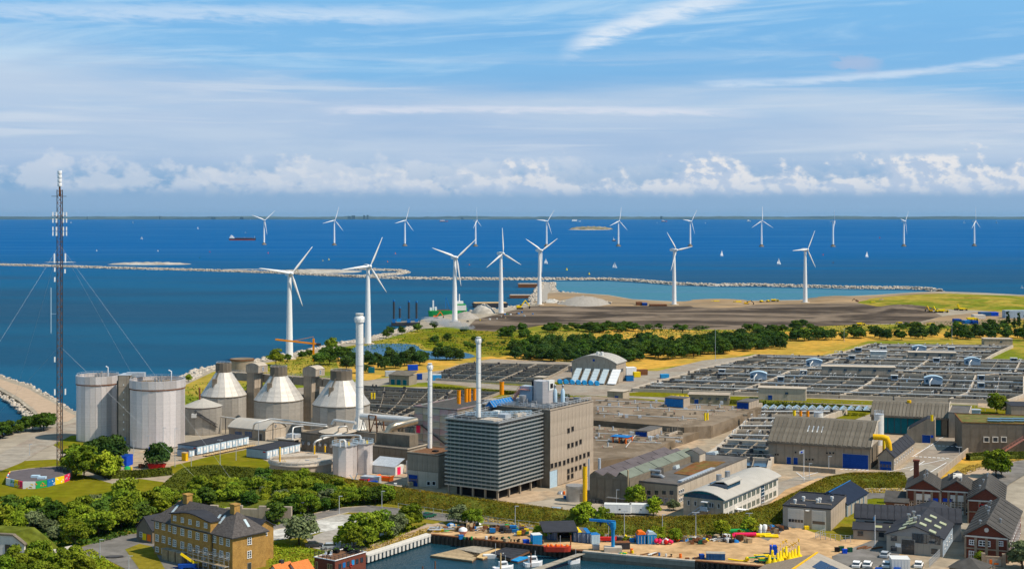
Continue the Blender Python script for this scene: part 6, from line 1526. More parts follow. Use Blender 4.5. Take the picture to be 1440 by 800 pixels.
for px,py,w,m,lab in ((553,529,22,'galv','grey site cabin among the pines left of the middle basins'),(581,520.5,14,'brightblue','bright blue container among the pines'),(590.5,533.5,7,'blue','dark blue tank beside the slanting shed roof'),(614.5,534.5,13,'skyblue','sky-blue cabin in front of the middle basins'),(522.5,524,9,'teal','teal container under the pines by the chimney')):box_on('site_container',lab,'container',px,py,w,2.8,3,m,top='offwhite' if m == 'skyblue' else None)
s = Bld('garage','low concrete garage with three teal doors and a sloping ribbed roof','garage',575,541.5,547,586,top=528.5,a=25);s.walls('concrete');s.P('roof',B().exx([(-.3,s.h),(s.D+.3,s.h+1.4),(s.D+.3,s.h+1.7),(-.3,s.h+.3)],-s.W-.2,.2),'roofbrown')
for i in range(3):s.door('f',-s.W*(.2+i*.3),2.2,2.6,'teal',off=.02)
# ------------------------------------------------------------ trees
def tree_proto(kind,i):
    if kind == 'broad':m,rx,rz,zc,nc,per,lf,ht = ('leaf',4.5,4.0,4.6,40,120,.40,3.0)
    if kind == 'bright':m,rx,rz,zc,nc,per,lf,ht = ('leafbright',3.2,3.2,3.3,30,90,.34,2.0)
    if kind == 'dark':m,rx,rz,zc,nc,per,lf,ht = ('leafdark',4.0,3.8,4.0,34,110,.38,2.5)
    if kind == 'grey':m,rx,rz,zc,nc,per,lf,ht = ('leafgrey',3.6,3.2,3.2,34,110,.30,2.0)
    if kind == 'pine':m,rx,rz,zc,nc,per,lf,ht = ('pineleaf',4.0,3.7,3.4,40,75,.38,2.6)
    if kind == 'bush':m,rx,rz,zc,nc,per,lf,ht = ('leaf',2.0,1.3,1.1,12,70,.32,.8)
    if kind == 'poplar':m,rx,rz,zc,nc,per,lf,ht = ('pineleaf',1.5,5.6,6.0,22,50,.45,3)
    me = crown_mesh('crown',m,rx,rz,zc,nc,per,lf,.75,seed=100+i*7+len(kind),taper=.35 if kind in ('pine','poplar') else .1)
    b = U('bark');rd = random.Random(i)
    b.tube([(0,0,-.2),(.1,.05,ht*.5),(.0,.1,ht)],.28 if kind != 'bush' else .1,6,.16 if kind != 'bush' else .05)
    for k in range(4):
        a = rd.uniform(0,6.3);b.tube([(0,0,ht*(.55+.1*k)),(cos(a)*rx*.35,sin(a)*rx*.35,ht*.8+rz*.2*k*.6),(cos(a)*rx*.6,sin(a)*rx*.6,zc+rz*.1*k)],.12,5,.04)
    return me,b.mesh('trunk')
PROTO = {(k,i):tree_proto(k,i) for k in ('broad','bright','dark','grey','pine','bush','poplar') for i in range(3)}
TR = random.Random(21)
def tree(kind,p,sc,lab,group=None,name=None,sz=1.0,sx=1.0):
    cm,tm = PROTO[(kind,TR.randrange(3))]
    nm = name or {'pine':'pine_tree','bush':'bush','poplar':'poplar_tree'}.get(kind,'tree')
    r = thing(nm,lab,'bush' if kind == 'bush' else 'tree',p,TR.uniform(0,6.28),group);r.scale = (sc*sx,sc*sx,sc*sz)
    obj('trunk',tm,r);obj('crown',cm,r);return r
SEC = ('leftmost','far left','left','left of centre','centre','right of centre','right','far right','rightmost')
def grove(poly,n,kinds,s0,s1,lab,group,mind=2.5,sz=1.0):
    pts = [];P = scatter(poly,n*5);X0,X1,Y0,Y1 = min(p[0] for p in poly),max(p[0] for p in poly),min(p[1] for p in poly),max(p[1] for p in poly)
    for x,y in P:
        if all((x-a)**2+(y-b)**2 > mind*mind for a,b in pts):pts.append((x,y))
        if len(pts) >= n:break
    for x,y in pts:
        k = TR.choice(kinds);s_ = TR.uniform(s0,s1);u = (s_-s0)/(s1-s0);u2 = (F*x/y-X0)/(X1-X0);v = (YH+H*F/y-Y0)/(Y1-Y0)
        l = f"{('small', 'mid-sized', 'large')[min(2, int(u*3))]} {lab if k != 'bush' else lab.replace('tree', 'bush')}, {('back', 'middle', 'front')[max(0, min(2, int(v*3)))]}, {SEC[max(0, min(8, int(u2*9)))]}"
        tree(k,(x,y,0),s_,l,group,sz=sz)
grove([(716,494),(770,484),(830,486),(880,488),(905,484),(985,486),(1010,480),(1100,478),(1104,487),(1060,492),(1000,500),(960,504),(900,509),(850,507),(780,508),(724,505)],250,['pine','pine','pine','dark'],.7,1.2,'dark green pine in the belt behind the basins','pines in the belt behind the basins',3.0)
grove([(985,487),(1105,480),(1108,490),(1040,492),(960,500)],22,['pine'],.8,1.2,'dark green pine at the right tip of the belt','pines in the belt behind the basins',4)
grove([(1106,476),(1200,473),(1290,470),(1440,466),(1520,468),(1520,482),(1380,477),(1300,478),(1200,478),(1112,480)],75,['pine','pine','dark'],.7,1.1,'dark pine tree behind the rear basin block','pines behind the rear basin block',4.2)
grove([(1385,461),(1440,456),(1520,452),(1520,462),(1390,467)],42,['poplar'],.8,1.1,'slender tree of the tall right-hand stand','tall slender trees at the right',3)
grove([(822,464),(860,461),(892,463),(898,467),(850,468),(822,468)],26,['bush','dark'],.7,1.1,'tree of the thicket along the earth field','thicket along the earth field',3,.8)
grove([(765,462),(812,460),(815,466),(770,468)],16,['bush','dark'],.7,1.0,'tree of the clump above the pines','clump above the pine belt',3,.8)
grove([(890,461),(1000,462),(990,466),(900,466)],16,['bush','grey','dark'],.5,.8,'tree on the dry strip above the pines','scrub on the dry strip',3,.8)
grove([(1050,464),(1090,463),(1130,458),(1128,468),(1060,469)],24,['dark','pine','bush'],.6,1.1,'tree of the clump at the earth field edge','clump at the edge of the earth field',3,.8)
grove([(1130,462),(1440,455),(1440,462),(1140,468)],40,['bush','dark'],.5,.9,'low tree on the yellow strip behind pines','low trees along the yellow strip',4,.8)
grove([(690,462),(760,470),(752,492),(708,500),(650,492),(600,488),(610,470)],70,['bush','bush','bush','dark'],.4,.9,'green tree on the meadow beyond the pond','scrub around the pond',3,.75)
grove([(700,466),(745,462),(740,475),(705,478)],10,['dark'],.6,.9,'dark tree on the meadow beside the pines','scrub around the pond',3)
for x,y,s in [(487,519,1.05),(496,514,1.0),(519,515,1.15),(531,512,.9),(541,519,1.05),(549,510,1.2),(556,517,.95),(569,514,1.1),(580,510,1.2),(590,513,1.1),(597,508,.8),(508,524,.9),(616,505,1),(628,506,1.1),(637,505.5,1.1),(646,506,.9)]:
    tree('pine',G(x,y),s,f'dark pine on the near bank of the pond, {["left","middle","right"][(x>530)+(x>610)]} group, {"large" if s > 1 else "small"}, {"front" if y > 513 else "back"}','pines on the near bank of the pond')
for x,y,s,k in [(543,475,.7,'dark'),(549,470,.8,'dark'),(565,470,.7,'dark'),(587,466,.8,'dark'),(611,462,.8,'dark'),(388,513,1.0,'broad'),(404,508,.6,'dark'),(455,501,.7,'dark'),(462,500,.8,'dark'),(466,493,.9,'broad'),(477,497,.7,'dark'),(476,508,1,'dark'),(463,512,1.1,'dark'),(450,514,1.0,'dark'),(489,506,.9,'dark'),(435,501,.6,'dark'),(425,504,.6,'dark'),(265,536,.6,'bright'),(312,520,.5,'dark'),(505,478,.6,'bush'),(519,474,.7,'bush')]:
    tree(k,G(x,y),s,f'round green bush on the shore strip below the wind turbines, {SEC[int((x-260)/350*8.9)]}','bushes on the shore strip',name='bush')
for x,y,s,k,lab in [(132,652,1.1,'pine','left pine of the dark group before the silos'),(140,650,1.2,'pine','second pine of the dark group before the silos'),(150,654,1.0,'pine','third pine of the dark group before the silos'),(160,652,1.3,'pine','rightmost pine of the dark group before the silos'),(222,657,1.25,'pine','lone dark pine beside the red skip'),(148,672,1.3,'bright','bright yellow-green bush at the corner of the fort lawn'),(159,668,1.0,'bright','smaller bright bush beside the corner bush'),(118,672,1.1,'broad','dark spreading bush right of the mast wall'),(107,668,1.1,'broad','dark bush immediately right of the graffiti wall'),
   (1402,581,.95,'broad','lone round tree on the lawn behind the mossy depot'),(1401,671,1.0,'broad','round green tree on the bend behind the brick halls'),(1408,668,.8,'grey','greyer tree beside the round one on the bend'),(919,724,.8,'bright','round green bush at the end of the white trailers'),(893,712,.7,'leafy' if 0 else 'broad','green bush against the office wall beside the trailers'),(947,717,.5,'grey','small bush at the corner of the flat office'),
   (820,740,1.05,'bright','yellow-green tree on the bank above the blue workshop containers'),(849,742,.6,'broad','slim green bush right behind the blue crane'),(644,736,.75,'grey','thin-crowned tree at the left end of the harbour yard'),(660,738,.5,'broad','dark bush at the left end of the harbour yard'),(668,739,.5,'broad','second dark bush behind the paint tins'),(421,765,1.25,'leafy' if 0 else 'grey','big round grey-green bush on the rough lawn by the lane')]:
    tree(k,G(x,y),s,lab)
for x,y in [(-8,618),(4,616),(14,611),(26,608),(36,606),(46,604),(62,604),(66,601),(58,606)]:tree('dark',G(x,y),TR.uniform(.45,.8) if x < 50 else .85,f'bush on the far-left embankment beside the water, {SEC[int((x+9)/80*8.9)]}','bushes along the left embankment',name='bush')
for x,y,s in [(486,768,1.0),(497,772,.8),(508,768,1.1),(520,763,1.0),(533,760,1.0),(545,757,1.0),(557,752,1.0),(568,748,.9),(577,744,.9),(512,758,1.0)]:tree(TR.choice(['broad','bright','grey']),G(x,y),s*.85,f'light green tree along the gravel track, {SEC[int((x-485)/93*8.9)]}, {"front" if y > 759 else "back"}','trees along the gravel track')
# the wood at the lower left and the overgrown rampart
grove([(-80,745),(0,730),(30,722),(70,722),(120,718),(175,720),(205,728),(195,744),(160,750),(130,762),(100,773),(60,752),(0,748),(-80,760)],70,['broad','broad','dark','bright','grey'],.6,1.05,'leafy tree in the lower-left wood','trees of the wood at the lower left',4.2)
grove([(-60,800),(0,798),(110,795),(140,800),(150,830),(-60,840)],22,['bush','broad'],.5,.8,'shrubby tree on the near lane side','shrubs along the near side of the lane',3)
grove([(205,712),(250,705),(300,694),(330,690),(320,710),(280,716),(240,722),(210,726)],26,['broad','bright','dark','broad'],.45,.75,'leafy tree on the rampart behind the brick house','trees on the overgrown rampart',3.4)
grove([(320,692),(370,684),(440,690),(500,694),(498,708),(440,714),(400,722),(375,716),(320,712)],52,['broad','broad','dark','bright','grey'],.5,.8,'leafy tree on the rampart behind the brick house','trees on the overgrown rampart',3.6)
grove([(380,722),(415,716),(450,712),(520,704),(560,706),(500,712),(450,720),(410,732),(385,738)],30,['dark','broad','bush'],.5,.75,'leafy tree at the rampart foot by the lane','bushes at the foot of the rampart',3)
grove([(1000,752),(1070,745),(1072,752),(1000,758)],9,['bush','bright'],.5,.8,'green tree on the lane behind the harbour yard','small trees along the harbour lane',3)
grove([(745,752),(820,752),(880,757),(960,758),(960,762),(880,762),(800,757),(745,757)],14,['bush','bright'],.4,.7,'green tree on the lane behind the harbour yard','small trees along the harbour lane',3)
# planted banks: real relief, then thousands of leaves and straw blades
def bank(name,px,prof,leafm,n,size,seed,straw=0,base='hedge'):
    root,sw = sweep_bank(name,px,prof,base,seed=seed);bank_leaves(sw,n,size,leafm,root,'bank_foliage',lift=.45)
    if straw:bank_leaves(sw,straw,size*.8,'straw',root,'dry_stalks',lift=.5,lo=.0,hi=1.0,prob=lambda C:lump(C[:,0],C[:,1],.09,3)*.7+.25)
bank('planted_bank',[(470,686),(520,694),(560,701),(640,713),(720,724),(800,735),(880,744),(960,744),(1040,739),(1085,726),(1130,704),(1165,686),(1200,679.5),(1270,679)],[(-7,0),(-4.6,1.5),(-1.6,3.0),(.6,3.1),(2.5,1.7),(4.6,0)],'ivy',120000,.15,1,12000)
bank('hedge_bank',[(232,700),(262,672),(300,668),(345,672),(400,676),(450,680),(480,686)],[(-6,0),(-4,1.8),(-1.6,2.9),(1,2.9),(3,1.6),(4.5,0)],'hedge',26000,.24,2)
bank('hedge',[(95,660),(130,660),(160,671),(200,670),(240,666)],[(-2,0),(-1.5,1.4),(0,1.9),(1.5,1.4),(2,0)],'hedge',9000,.24,3)
bank('hedge',[(1361,647),(1400,644.5),(1440,644.5),(1520,645)],[(-1.2,0),(-1.1,1.8),(0,2.1),(1.1,1.8),(1.2,0)],'hedge',9000,.2,4)
bank('hedge',[(330,568),(700,590)] and [(610,547.5),(700,553),(800,559)],[(-1.5,0),(-1.2,1.0),(0,1.4),(1.2,1.0),(1.5,0)],'hedge',5000,.3,5)
bank('hedge',[(960,566),(1060,568),(1180,575),(1238,580)],[(-1.5,0),(-1.2,1.0),(0,1.6),(1.2,1.0),(1.5,0)],'hedge',8000,.3,6)
# a rampart under the wood's trees
mound('rampart',[(250,690),(330,684),(420,682),(480,688),(500,700),(440,712),(400,720),(330,715),(250,712),(215,705)],3.0,'hedge',seed=3)
def cover(name,poly,n,size,m,up=.5,z=.15):
    P = scatter(poly,n);P = P[lump(P[:,0],P[:,1],.045,len(P))+.3*lump(P[:,0],P[:,1],.31,2) > RNG.uniform(-1,.8,len(P))];C = np.column_stack([P,np.abs(RNG.normal(0,.12,len(P)))+z*.5]);V,Fq = leaf_quads(C,size,up=up);obj(name,np_mesh(name,V,Fq,m),kind='stuff')
cover('tall_grass',[(376,760),(430,770),(480,778),(440,800),(380,800),(376,780)],7000,.24,'leafbright')
cover('tall_grass',[(480,788),(545,760),(600,742),(622,738),(606,748),(512,778),(480,800)],5000,.22,'straw')
cover('tall_grass',[(500,765),(560,745),(600,736),(560,755),(500,780)],4000,.25,'leafbright')
cover('undergrowth',[(-60,740),(100,712),(200,716),(205,745),(130,765),(-60,780)],16000,.45,'leafdark')
cover('undergrowth',[(215,705),(330,686),(500,690),(520,706),(440,720),(390,738),(330,720),(240,722)],22000,.38,'leaf')
cover('undergrowth',[(40,780),(130,772),(170,800),(40,815)],6000,.3,'leafbright')
cover('meadow_tufts',[(600,470),(740,470),(850,456),(1040,464),(1180,458),(1440,448),(1440,462),(1100,472),(860,480),(700,500),(620,490)],9000,.6,'leafdark',z=.3)
cover('meadow_tufts',[(262,545),(400,508),(480,490),(585,462),(690,465),(600,490),(480,512),(262,575)],5000,.5,'leaf',z=.3)
cover('bank_straw',[(1110,712),(1150,694),(1180,687),(1270,686),(1270,692),(1190,694),(1150,704),(1112,730)],6000,.25,'straw')
cover('bank_straw',[(840,747),(960,752),(1060,748),(1060,753),(940,757),(820,750),(640,728),(640,724)],7000,.22,'straw')
cover('bank_straw',[(1318,680),(1360,655),(1400,648),(1440,646),(1400,652),(1345,672)],4000,.22,'straw')
def text_mesh(s_,size,m,depth=.02):
    c = bpy.data.curves.new('t','FONT');c.body = s_;c.size = size;c.extrude = depth;c.align_x = 'CENTER'
    o = bpy.data.objects.new('t',c);COL.objects.link(o);dg = bpy.context.evaluated_depsgraph_get()
    me = bpy.data.meshes.new_from_object(o.evaluated_get(dg));me.materials.clear();me.materials.append(MATS[m]);bpy.data.objects.remove(o);return me
def zf(x7,y7,x0=200,y0=700,k=7.2):return x0+x7/k,y0+y7/k
# ------------------------------------------------------------ yellow brick house
s = Bld('brick_house','three-storey yellow-brown brick house with a grey hipped roof at the lower left','house',327,806.5,217,374,h=8.4,a=41)
hb = s;s.walls('brickyellow');W_,D_ = s.W,s.D;ze,zr,ov = 8.4,12.8,.6
b = B();P = [(-W_-ov,-ov,ze-.2),(ov,-ov,ze-.2),(ov,D_+ov,ze-.2),(-W_-ov,D_+ov,ze-.2),(-W_+4.6,D_/2,zr),(-4.6,D_/2,zr)]
b.add(P,[(0,1,5,4),(1,2,5),(2,3,4,5),(3,0,4),(3,2,1,0)]);rf = s.P('roof',b,'roofslate');s.P('eaves',B().box(-W_-ov+.05,ov-.05,-ov+.05,D_+ov-.05,ze-.45,ze-.21),'darksteel')
for x in (-W_+6.5,-5.2):s.P('chimney',B().box(x-.8,x+.8,D_/2-.8,D_/2+.8,zr-1,zr+1.3).box(x-.95,x+.95,D_/2-.95,D_/2+.95,zr+1.3,zr+1.6),'brickyellow')
for f,y in ((.12,.35),(.16,.35)):pass
u0,_ = s.f(243,730);u1,_ = s.f(298.5,740)
s.P('central_bay',B().box(u0,u1,-.5,5,-.2,10.6),'brickyellow')
n = 10;A = [(u0-.3+(u1-u0+.6)*i/n,10.6+1.0*sin(pi*i/n)**1.5) for i in range(n+1)]
s.P('bay_gable',B().ext(A,-.5,5),'brickyellow');s.P('bay_roof',B().ext([(x,z+.02) for x,z in A]+[(x,z+.25) for x,z in A[::-1]],-.9,6.5),'roofdark');s.P('string_course',B().box(u0-.02,u1+.02,-.58,-.5,8.3,8.5),'bricktrim')
for zs,ps in ((0,[(153,268),(218,283),(283,298),(348,315),(427,335),(503,355),(581,375),(662,392),(732,410),(802,428),(870,445)]),(1,[(153,397),(218,412),(283,430),(348,447),(427,466),(503,487),(581,507),(662,528),(732,545),(802,562),(870,580)]),(2,[(350,195),(428,213),(505,232),(584,250),(663,268)]),(3,[(153,513),(215,530),(348,570),(427,590),(495,600),(575,628),(655,650),(728,672),(800,690)])):
    for q in ps:u,z = s.f(*zf(*q));bay = u0 < u < u1;s.win('f',u,z,1.25 if zs != 2 else 1.1,1.6 if zs < 2 else 1.2,nx=2,nz=2 if zs == 3 else 3,off=.52 if bay else .0,ft=.12)
for q in ((1085,428),(1083,565)):u,z = s.r(*zf(*q));s.win('r',u,z,1.2,1.7,nx=2,nz=3,ft=.12)
u,z = s.r(*zf(1083,690));s.win('r',u,z,1.1,1.9,fm='green' if 0 else 'steel',nx=1,nz=1)
def roofwin(p0,p1,p2,lab='roof_window'):
    p0,p1,p2 = Vector(p0),Vector(p1),Vector(p2);n_ = (p1-p0).cross(p2-p0).normalized();n_ = n_ if n_.z > 0 else -n_;q = p0+n_*.12;s.P(lab,B().slab([q,q+(p1-p0),q+(p1-p0)+(p2-p0),q+(p2-p0)],.1),'skylight')
sl = (zr-ze+.2)/(D_/2+ov)
for x in (-8.9,-7.2,-W_+4.4):roofwin((x,1.6,ze-.2+sl*(1.6+ov)),(x+.7,1.6,ze-.2+sl*(1.6+ov)),(x,3.4,ze-.2+sl*(3.4+ov)))
sh = (zr-ze+.2)/(4.6+ov)
roofwin((-1.0,5.0,ze-.2+sh*(1.0+ov)),(-1.0,5.7,ze-.2+sh*(1.0+ov)),(-2.6,5.0,ze-.2+sh*(2.6+ov)))
for x in (u0-.3,u1+.3):s.P('drainpipe',B().tube([(x,-.15,0),(x,-.15,ze-.4)],.07,5),'darksteel')
w = Bld('brick_house','rear wing of the yellow brick house with a low black roof','house',None,None,W=12,D=5,h=7.8,a=41,p=s.wpt(-4.6,D_+1.0));w.walls('brickyellow');w.gable('roofdark',7.8,9.3,axis='x',wm='brickyellow');w.win('f',-2.2,6.5,1.6,1.4);w.win('r',2.5,6.4,1.2,1.4)
r = thing('scaffold','bare steel scaffold with wooden boards along the foot of the brick house','scaffold',s.wpt(0,0),-s.a);tb = B(); 
for i in range(9):
    x = -15+i*1.9
    for y in (-1.2,-2.4):tb.tube([(x,y,0),(x,y,4.6)],.06,4)
    for z in (2,4):tb.tube([(x,-1.2,z),(x,-2.4,z)],.05,4)
for y in (-1.2,-2.4):
    for z in (2,3.2,4.2):tb.tube([(-15,y,z),(.2,y,z)],.05,4)
tb.build('frame','steel',r); 
for i in range(8):U('timber').box(-15+i*1.9,-13.2+i*1.9,-2.3,-1.3,2.02,2.1).bd('board',r)
for i,x in enumerate((-22.5,-19.8,-17.0)):
    r = thing('porch_box',['left','middle','right'][i]+' of three brown boarded entrance boxes against the brick house','entrance box',s.wpt(x,-.6),-s.a,'boarded entrance boxes');U('timber').box(-1.1,1.1,-1.5,0,0,2.5).bd('box',r);U('greytimber').box(-1.2,1.2,-1.6,0,2.5,2.6).bd('lid',r)
r = thing('boom_lift','yellow and blue folding boom lift parked by the scaffold','boom lift',G(263,799),.3);U('blue').box(-2,2,-.8,.8,.5,1.2).bd('chassis',r);U('yellow').beam((-1.4,0,3.6),(1.6,0,1.3),.5,.5).beam((1.6,0,1.3),(3.4,0,1.6),.4,.5).bd('boom',r);b = U('blue').beam((0,0,.6),(-3,-2,.1),.2).beam((0,0,.6),(3,-2,.1),.2).beam((0,0,.6),(-3,2,.1),.2);b.bd('outrigger',r);U('steel').box(3.2,4.4,-.5,.5,1.4,2.4).bd('basket',r)

# graffiti house and bunker, fort wall, lattice mast
s = Bld('graffiti_house','low derelict brick house with a black roof covered in painted tags','house',214,764,192,None,h=3.4,D=12,a=38);s.walls('darkconc');s.gable('roofdark',3.4,6.2,over=.3,wm='darkconc')
sa = atan2(2.8,s.W/2)
for y,tx,sz,m in ((2.0,'JUIK',2.2,'white'),(5.6,'OTO',2.2,'ltblue'),(8.6,'SEEN',2.0,'white')):
    o = obj('painted_tag',text_mesh(tx,sz,m),s.root);o.location = (-s.W*.76,y,3.4+2.8*.52);o.rotation_euler = (0,-sa,pi/2)
    o.rotation_euler = (Matrix.Rotation(-sa,3,'Y') @ Matrix.Rotation(-pi/2,3,'Z')).to_euler();o.location += Vector((-.15,0,.22))
for x,m in ((-3,'yellow'),(-1.2,'hiorange')):s.P('painted_patch',B().box(x-.7,x+.7,-.06,0,.6,2.2),m)
s.win('f',-s.W*.7,1.8,1,1.2,gm='black');U('brickyellow').box(-.5,.5,-.5,.5,4,8.5).build('chimney',None,s.root).location = (-3,11,0)
s = Bld('bunker','cream-plastered bunker front with a small barred window under a grassy roof','bunker',34,781,-30,None,h=5,D=8,a=14)
s.P('front_wall',B().ext([(-s.W,-.3),(-s.W,4.6),(-3,4.6),(0,2.6),(0,-.3)],0,.6),'render');s.P('coping',B().ext([(-s.W,4.62),(-3,4.62),(.2,2.5),(.2,2.9),(-3,5.0),(-s.W,5.0)],-.25,.9),'darkconc');s.P('roof',B().ext([(-s.W,-.2),(-s.W,4.8),(-3,4.8),(2,1.5),(4,-.2)],.9,9),'hedge')
u,z = s.f(11,771);s.win('f',u,z,1.4,2.2,fm='darksteel',gm='glass',nx=3,nz=3);s.P('sill',B().box(u-.9,u+.9,-.3,0,z-1.35,z-1.15),'brown')
wall_line('low_wall','low pinkish stub wall at the edge of the lane by the wood',[G(75,779),G(101,773)],1.2,.4,'pinkpath' if 0 else 'render')
c = G(62,676);fw = [(9,681),(14,671.5),(40,667.5),(72,664.8),(90,664),(98,666),(101,670),(98,674.5),(90,678),(77,681),(66,684),(50,686.5),(32,686.5)]
r = thing('round_fort','flat dark-roofed fort building, its curved wall covered in bright graffiti','building',c,0);P = [G(x,y,0)-c for x,y in fw]
B().prism([(p.x,p.y) for p in P],-.2,1.9).build('core','darkconc',r)
ctr = sum(P,Vector())/len(P);B().prism([(p.x*.97,p.y*.94) for p in P[:1]+P[1:5]+P[8:]],1.9,2.1).build('roof','roofdark2',r)
cols = ['hiorange','skyblue','white','pink','yellow','midblue','green','white','pink','yellow','ltblue','white','hiorange']
k = 0
for i in range(len(P)):
    p,q = P[i],P[(i+1)%len(P)];L = (q-p).length;n = max(1,int(L/2.2))
    for j in range(n):
        a_,b_ = p.lerp(q,j/n+.01/n),p.lerp(q,(j+.99)/n);o = U(cols[k % 13] if i > 6 or i == 0 else 'wallconc').beam(a_+Vector((0,0,1.0)),b_+Vector((0,0,1.0)),.3,2.3).bd('painted_panel',r);k += 1
        if i > 6 or i == 0:
            d = (b_-a_).normalized();nn = Vector((d.y,-d.x,0));nn = nn if nn.y < 0 else -nn;b = U(cols[(k*5+3) % 13]);rd = random.Random(k)
            for t_ in range(5):q0 = a_.lerp(b_,rd.random())+nn*.17+Vector((0,0,rd.uniform(.3,1.6)));b.beam(q0,q0+d*rd.uniform(-.9,.9)+Vector((0,0,rd.uniform(-.5,.6))),.04,.22)
            b.build('graffiti',None,o,kind='stuff')
for px,py in ((50,670),(59,672)):g = G(px,py,2.1)-c;U('ltblue').cbox(g.x,g.y,2.1,2.4,1.6,.6).bd('roof_hatch',r)
g = G(84,668.5);r = thing('radio_mast','very tall slender lattice radio mast with white antennas, the tallest thing here','radio mast',g,.35);w = .8;HT = 88.0
for sx,sy in ((-1,-1),(1,-1),(1,1),(-1,1)):U('darksteel').tube([(sx*w,sy*w,0),(sx*w,sy*w,HT)],.10,5).bd('leg',r)
def lat(): 
    b = U('rust')
    for k in range(4):
        (ax,ay),(bx,by) = [((-w,-w),(w,-w)),((w,-w),(w,w)),((w,w),(-w,w)),((-w,w),(-w,-w))][k]
        b.beam((ax,ay,0),(bx,by,2),.1);b.beam((bx,by,2),(ax,ay,4),.1);b.beam((ax,ay,0),(bx,by,0),.09);b.beam((ax,ay,2),(bx,by,2),.09)
    return b.mesh('lattice_bay')
me = lat()
for i in range(22):obj('lattice_bay',me,r,(0,0,i*4))
U('darksteel').beam((.3,0,1),(.3,0,HT),.25,.2).bd('cable_ladder',r);U('rust').tube([(0,0,HT-2),(0,0,93)],.28,8).bd('top_pole',r)
me = U('white').lathe([(.62,0),(.66,.1),(.66,1.0),(.62,1.1)],12).mesh('antenna_drum')
for i in range(4):obj('antenna_drum',me,r,(0,0,89+i*1.25))
me = U('white').box(-.18,.18,-.12,.12,-.9,.9).mesh('panel_antenna')
for z in (78.5,80.5,74.5,76.0):
    for k in range(6):a = k*pi/3;obj('panel_antenna',me,r,(cos(a)*2.0,sin(a)*2.0,z)).scale = (1,1,.7)
for x,z,h in ((-1.6,67,1.6),(1.6,67,1.6),(-1.5,63.5,.7),(1.5,63,.7),(-1.5,60.5,.8),(-1.5,36,.9),(-1.5,26,1),(1.6,26,1)):obj('panel_antenna',me,r,(x,-1.2,z)).scale = (1.2,1,h)
for z in (86,80):U('darksteel').beam((-2.4,0,z),(2,0,z),.15).bd('spar',r)
U('ltblue').tube([(-2.6,-1,44),(-2.6,-1,58)],.12,5).beam((-2.6,-1,50),(-1,-1,50),.08).bd('whip_antenna',r)
gr = thing('guy_wires','thin steel guy wires fanning out from the lattice mast','guy wires',g,0)
for px,py,z in ((-150,720,71),(345,700,71),(-20,600,40),(285,680,40),(250,640,71),(20,560,71)):
    e = G(px,py)-g;U('rail').tube([(0,0,z),e],.022,4).bd('wire',gr)

# ------------------------------------------------------------ garages, grey halls, brick halls
s = Bld('garage','beige flat-roofed garage with two tall roller doors and a yellow bin','garage',1168,745.8,1101,1189.5,top=716,a=24)
s.walls('beigeclad');s.flat('roofdark',par='roofdark',t=.25);s.panels('r',0,s.D,.1,s.h-.2,6,1,'wallconc');s.panels('f',-s.W,0,.1,s.h-.2,8,1,'beigeclad',t=.05)
for px,w in ((1119.5,4.2),(1151.5,3.6)):
    u,_ = s.f(px,740);o = s.place(shared(('rd',w),lambda:U('render').box(-w/2,w/2,-.12,0,0,4.9).mesh('roller_door')),'roller_door','f',u,.05,.06)
    for k in range(7):obj('door_slat',shared(('ds',w),lambda:U('render').box(-w/2+.1,w/2-.1,-.18,-.12,.05,.62).mesh('door_slat')),o,(0,0,k*.7))
    for k in range(5):obj('pane',shared('gp',lambda:U('glass').box(-.33,.33,-.22,-.17,0,.75).mesh('pane')),o,(-w/2+.55+k*(w-1.1)/4,0,1.5))
U('white').lathe([(.05,0),(.5,.1),(.55,.25)],14).build('satellite_dish',None,s.root).location = (s.f(1136,717)[0],-.5,4.6)
for px,py in ((1118,708),(1130,704),(1149.5,707.5),(1153,706),(1170,704)):x,y,_ = s.l(px,py,s.h);s.P('roof_vent',B().cyl(x,y,s.h+.1,s.h+.8,.3,8).cyl(x,y,s.h+.8,s.h+1.3,.45,8),'offwhite')
for px,py in ((1122,710),(1137,704),(1158,709)):x,y,_ = s.l(px,py,s.h);s.P('skylight_curb',B().box(x-2,x+2,y-.3,y+.3,s.h+.1,s.h+.4),'bricktrim')
box_on('bin','small yellow bin between the two roller doors of the beige garage','bin',1135,744.5,6.5,1.0,.9,'yellow')
s = Bld('garage','navy-roofed row of garages with pale blue frames behind the beige one','garage',1190.8,726,1141,1219.5,h=3.4,a=30);s.walls('bluegrey');s.gable('solarroof' if 'solarroof' in MATS else mat('solarroof',(.022,.032,.055),var=.1) and 'solarroof',3.4,6.0,over=.4,wm='bluegrey')
for i in range(5):u = s.D*(i+.5)/5;s.place(shared('gd',lambda:U('beigeclad').box(-1.25,1.25,-.08,0,0,2.6).mesh('door')),'door','r',u,.05,.05);s.P('door_frame',B().box(.02,.25,s.D*i/5-.12,s.D*i/5+.12,0,3.2),'ltblue')
s.P('ridge_strip',B().box(-s.W/2-.1,-s.W/2+.1,-.4,s.D+.4,6.15,6.3),'midblue')
s = Bld('grey_hall','long dark-roofed grey hall with a lean-to, behind the skylit gable hall','hall',1351,761,1203,None,h=4.6,D=9.5,a=15);s.walls('greyclad');s.gable('roofdark',4.6,7.0,axis='x',wm='render',strips=(16,'roofdark'));s.P('clad_end',B().box(.02,.12,0,9.5,.1,4.3),'render');s.win('r',5,2.9,3.4,1.8,fm='steel',nx=3,off=.12)
s.panels('f',-s.W,0,.1,4.4,10,1,'greyclad',t=.06)
for f in (.86,.68):s.P('louvre',B().box(-s.W*f-1.3,-s.W*f+1.3,-.2,-.08,3.1,3.9),'black')
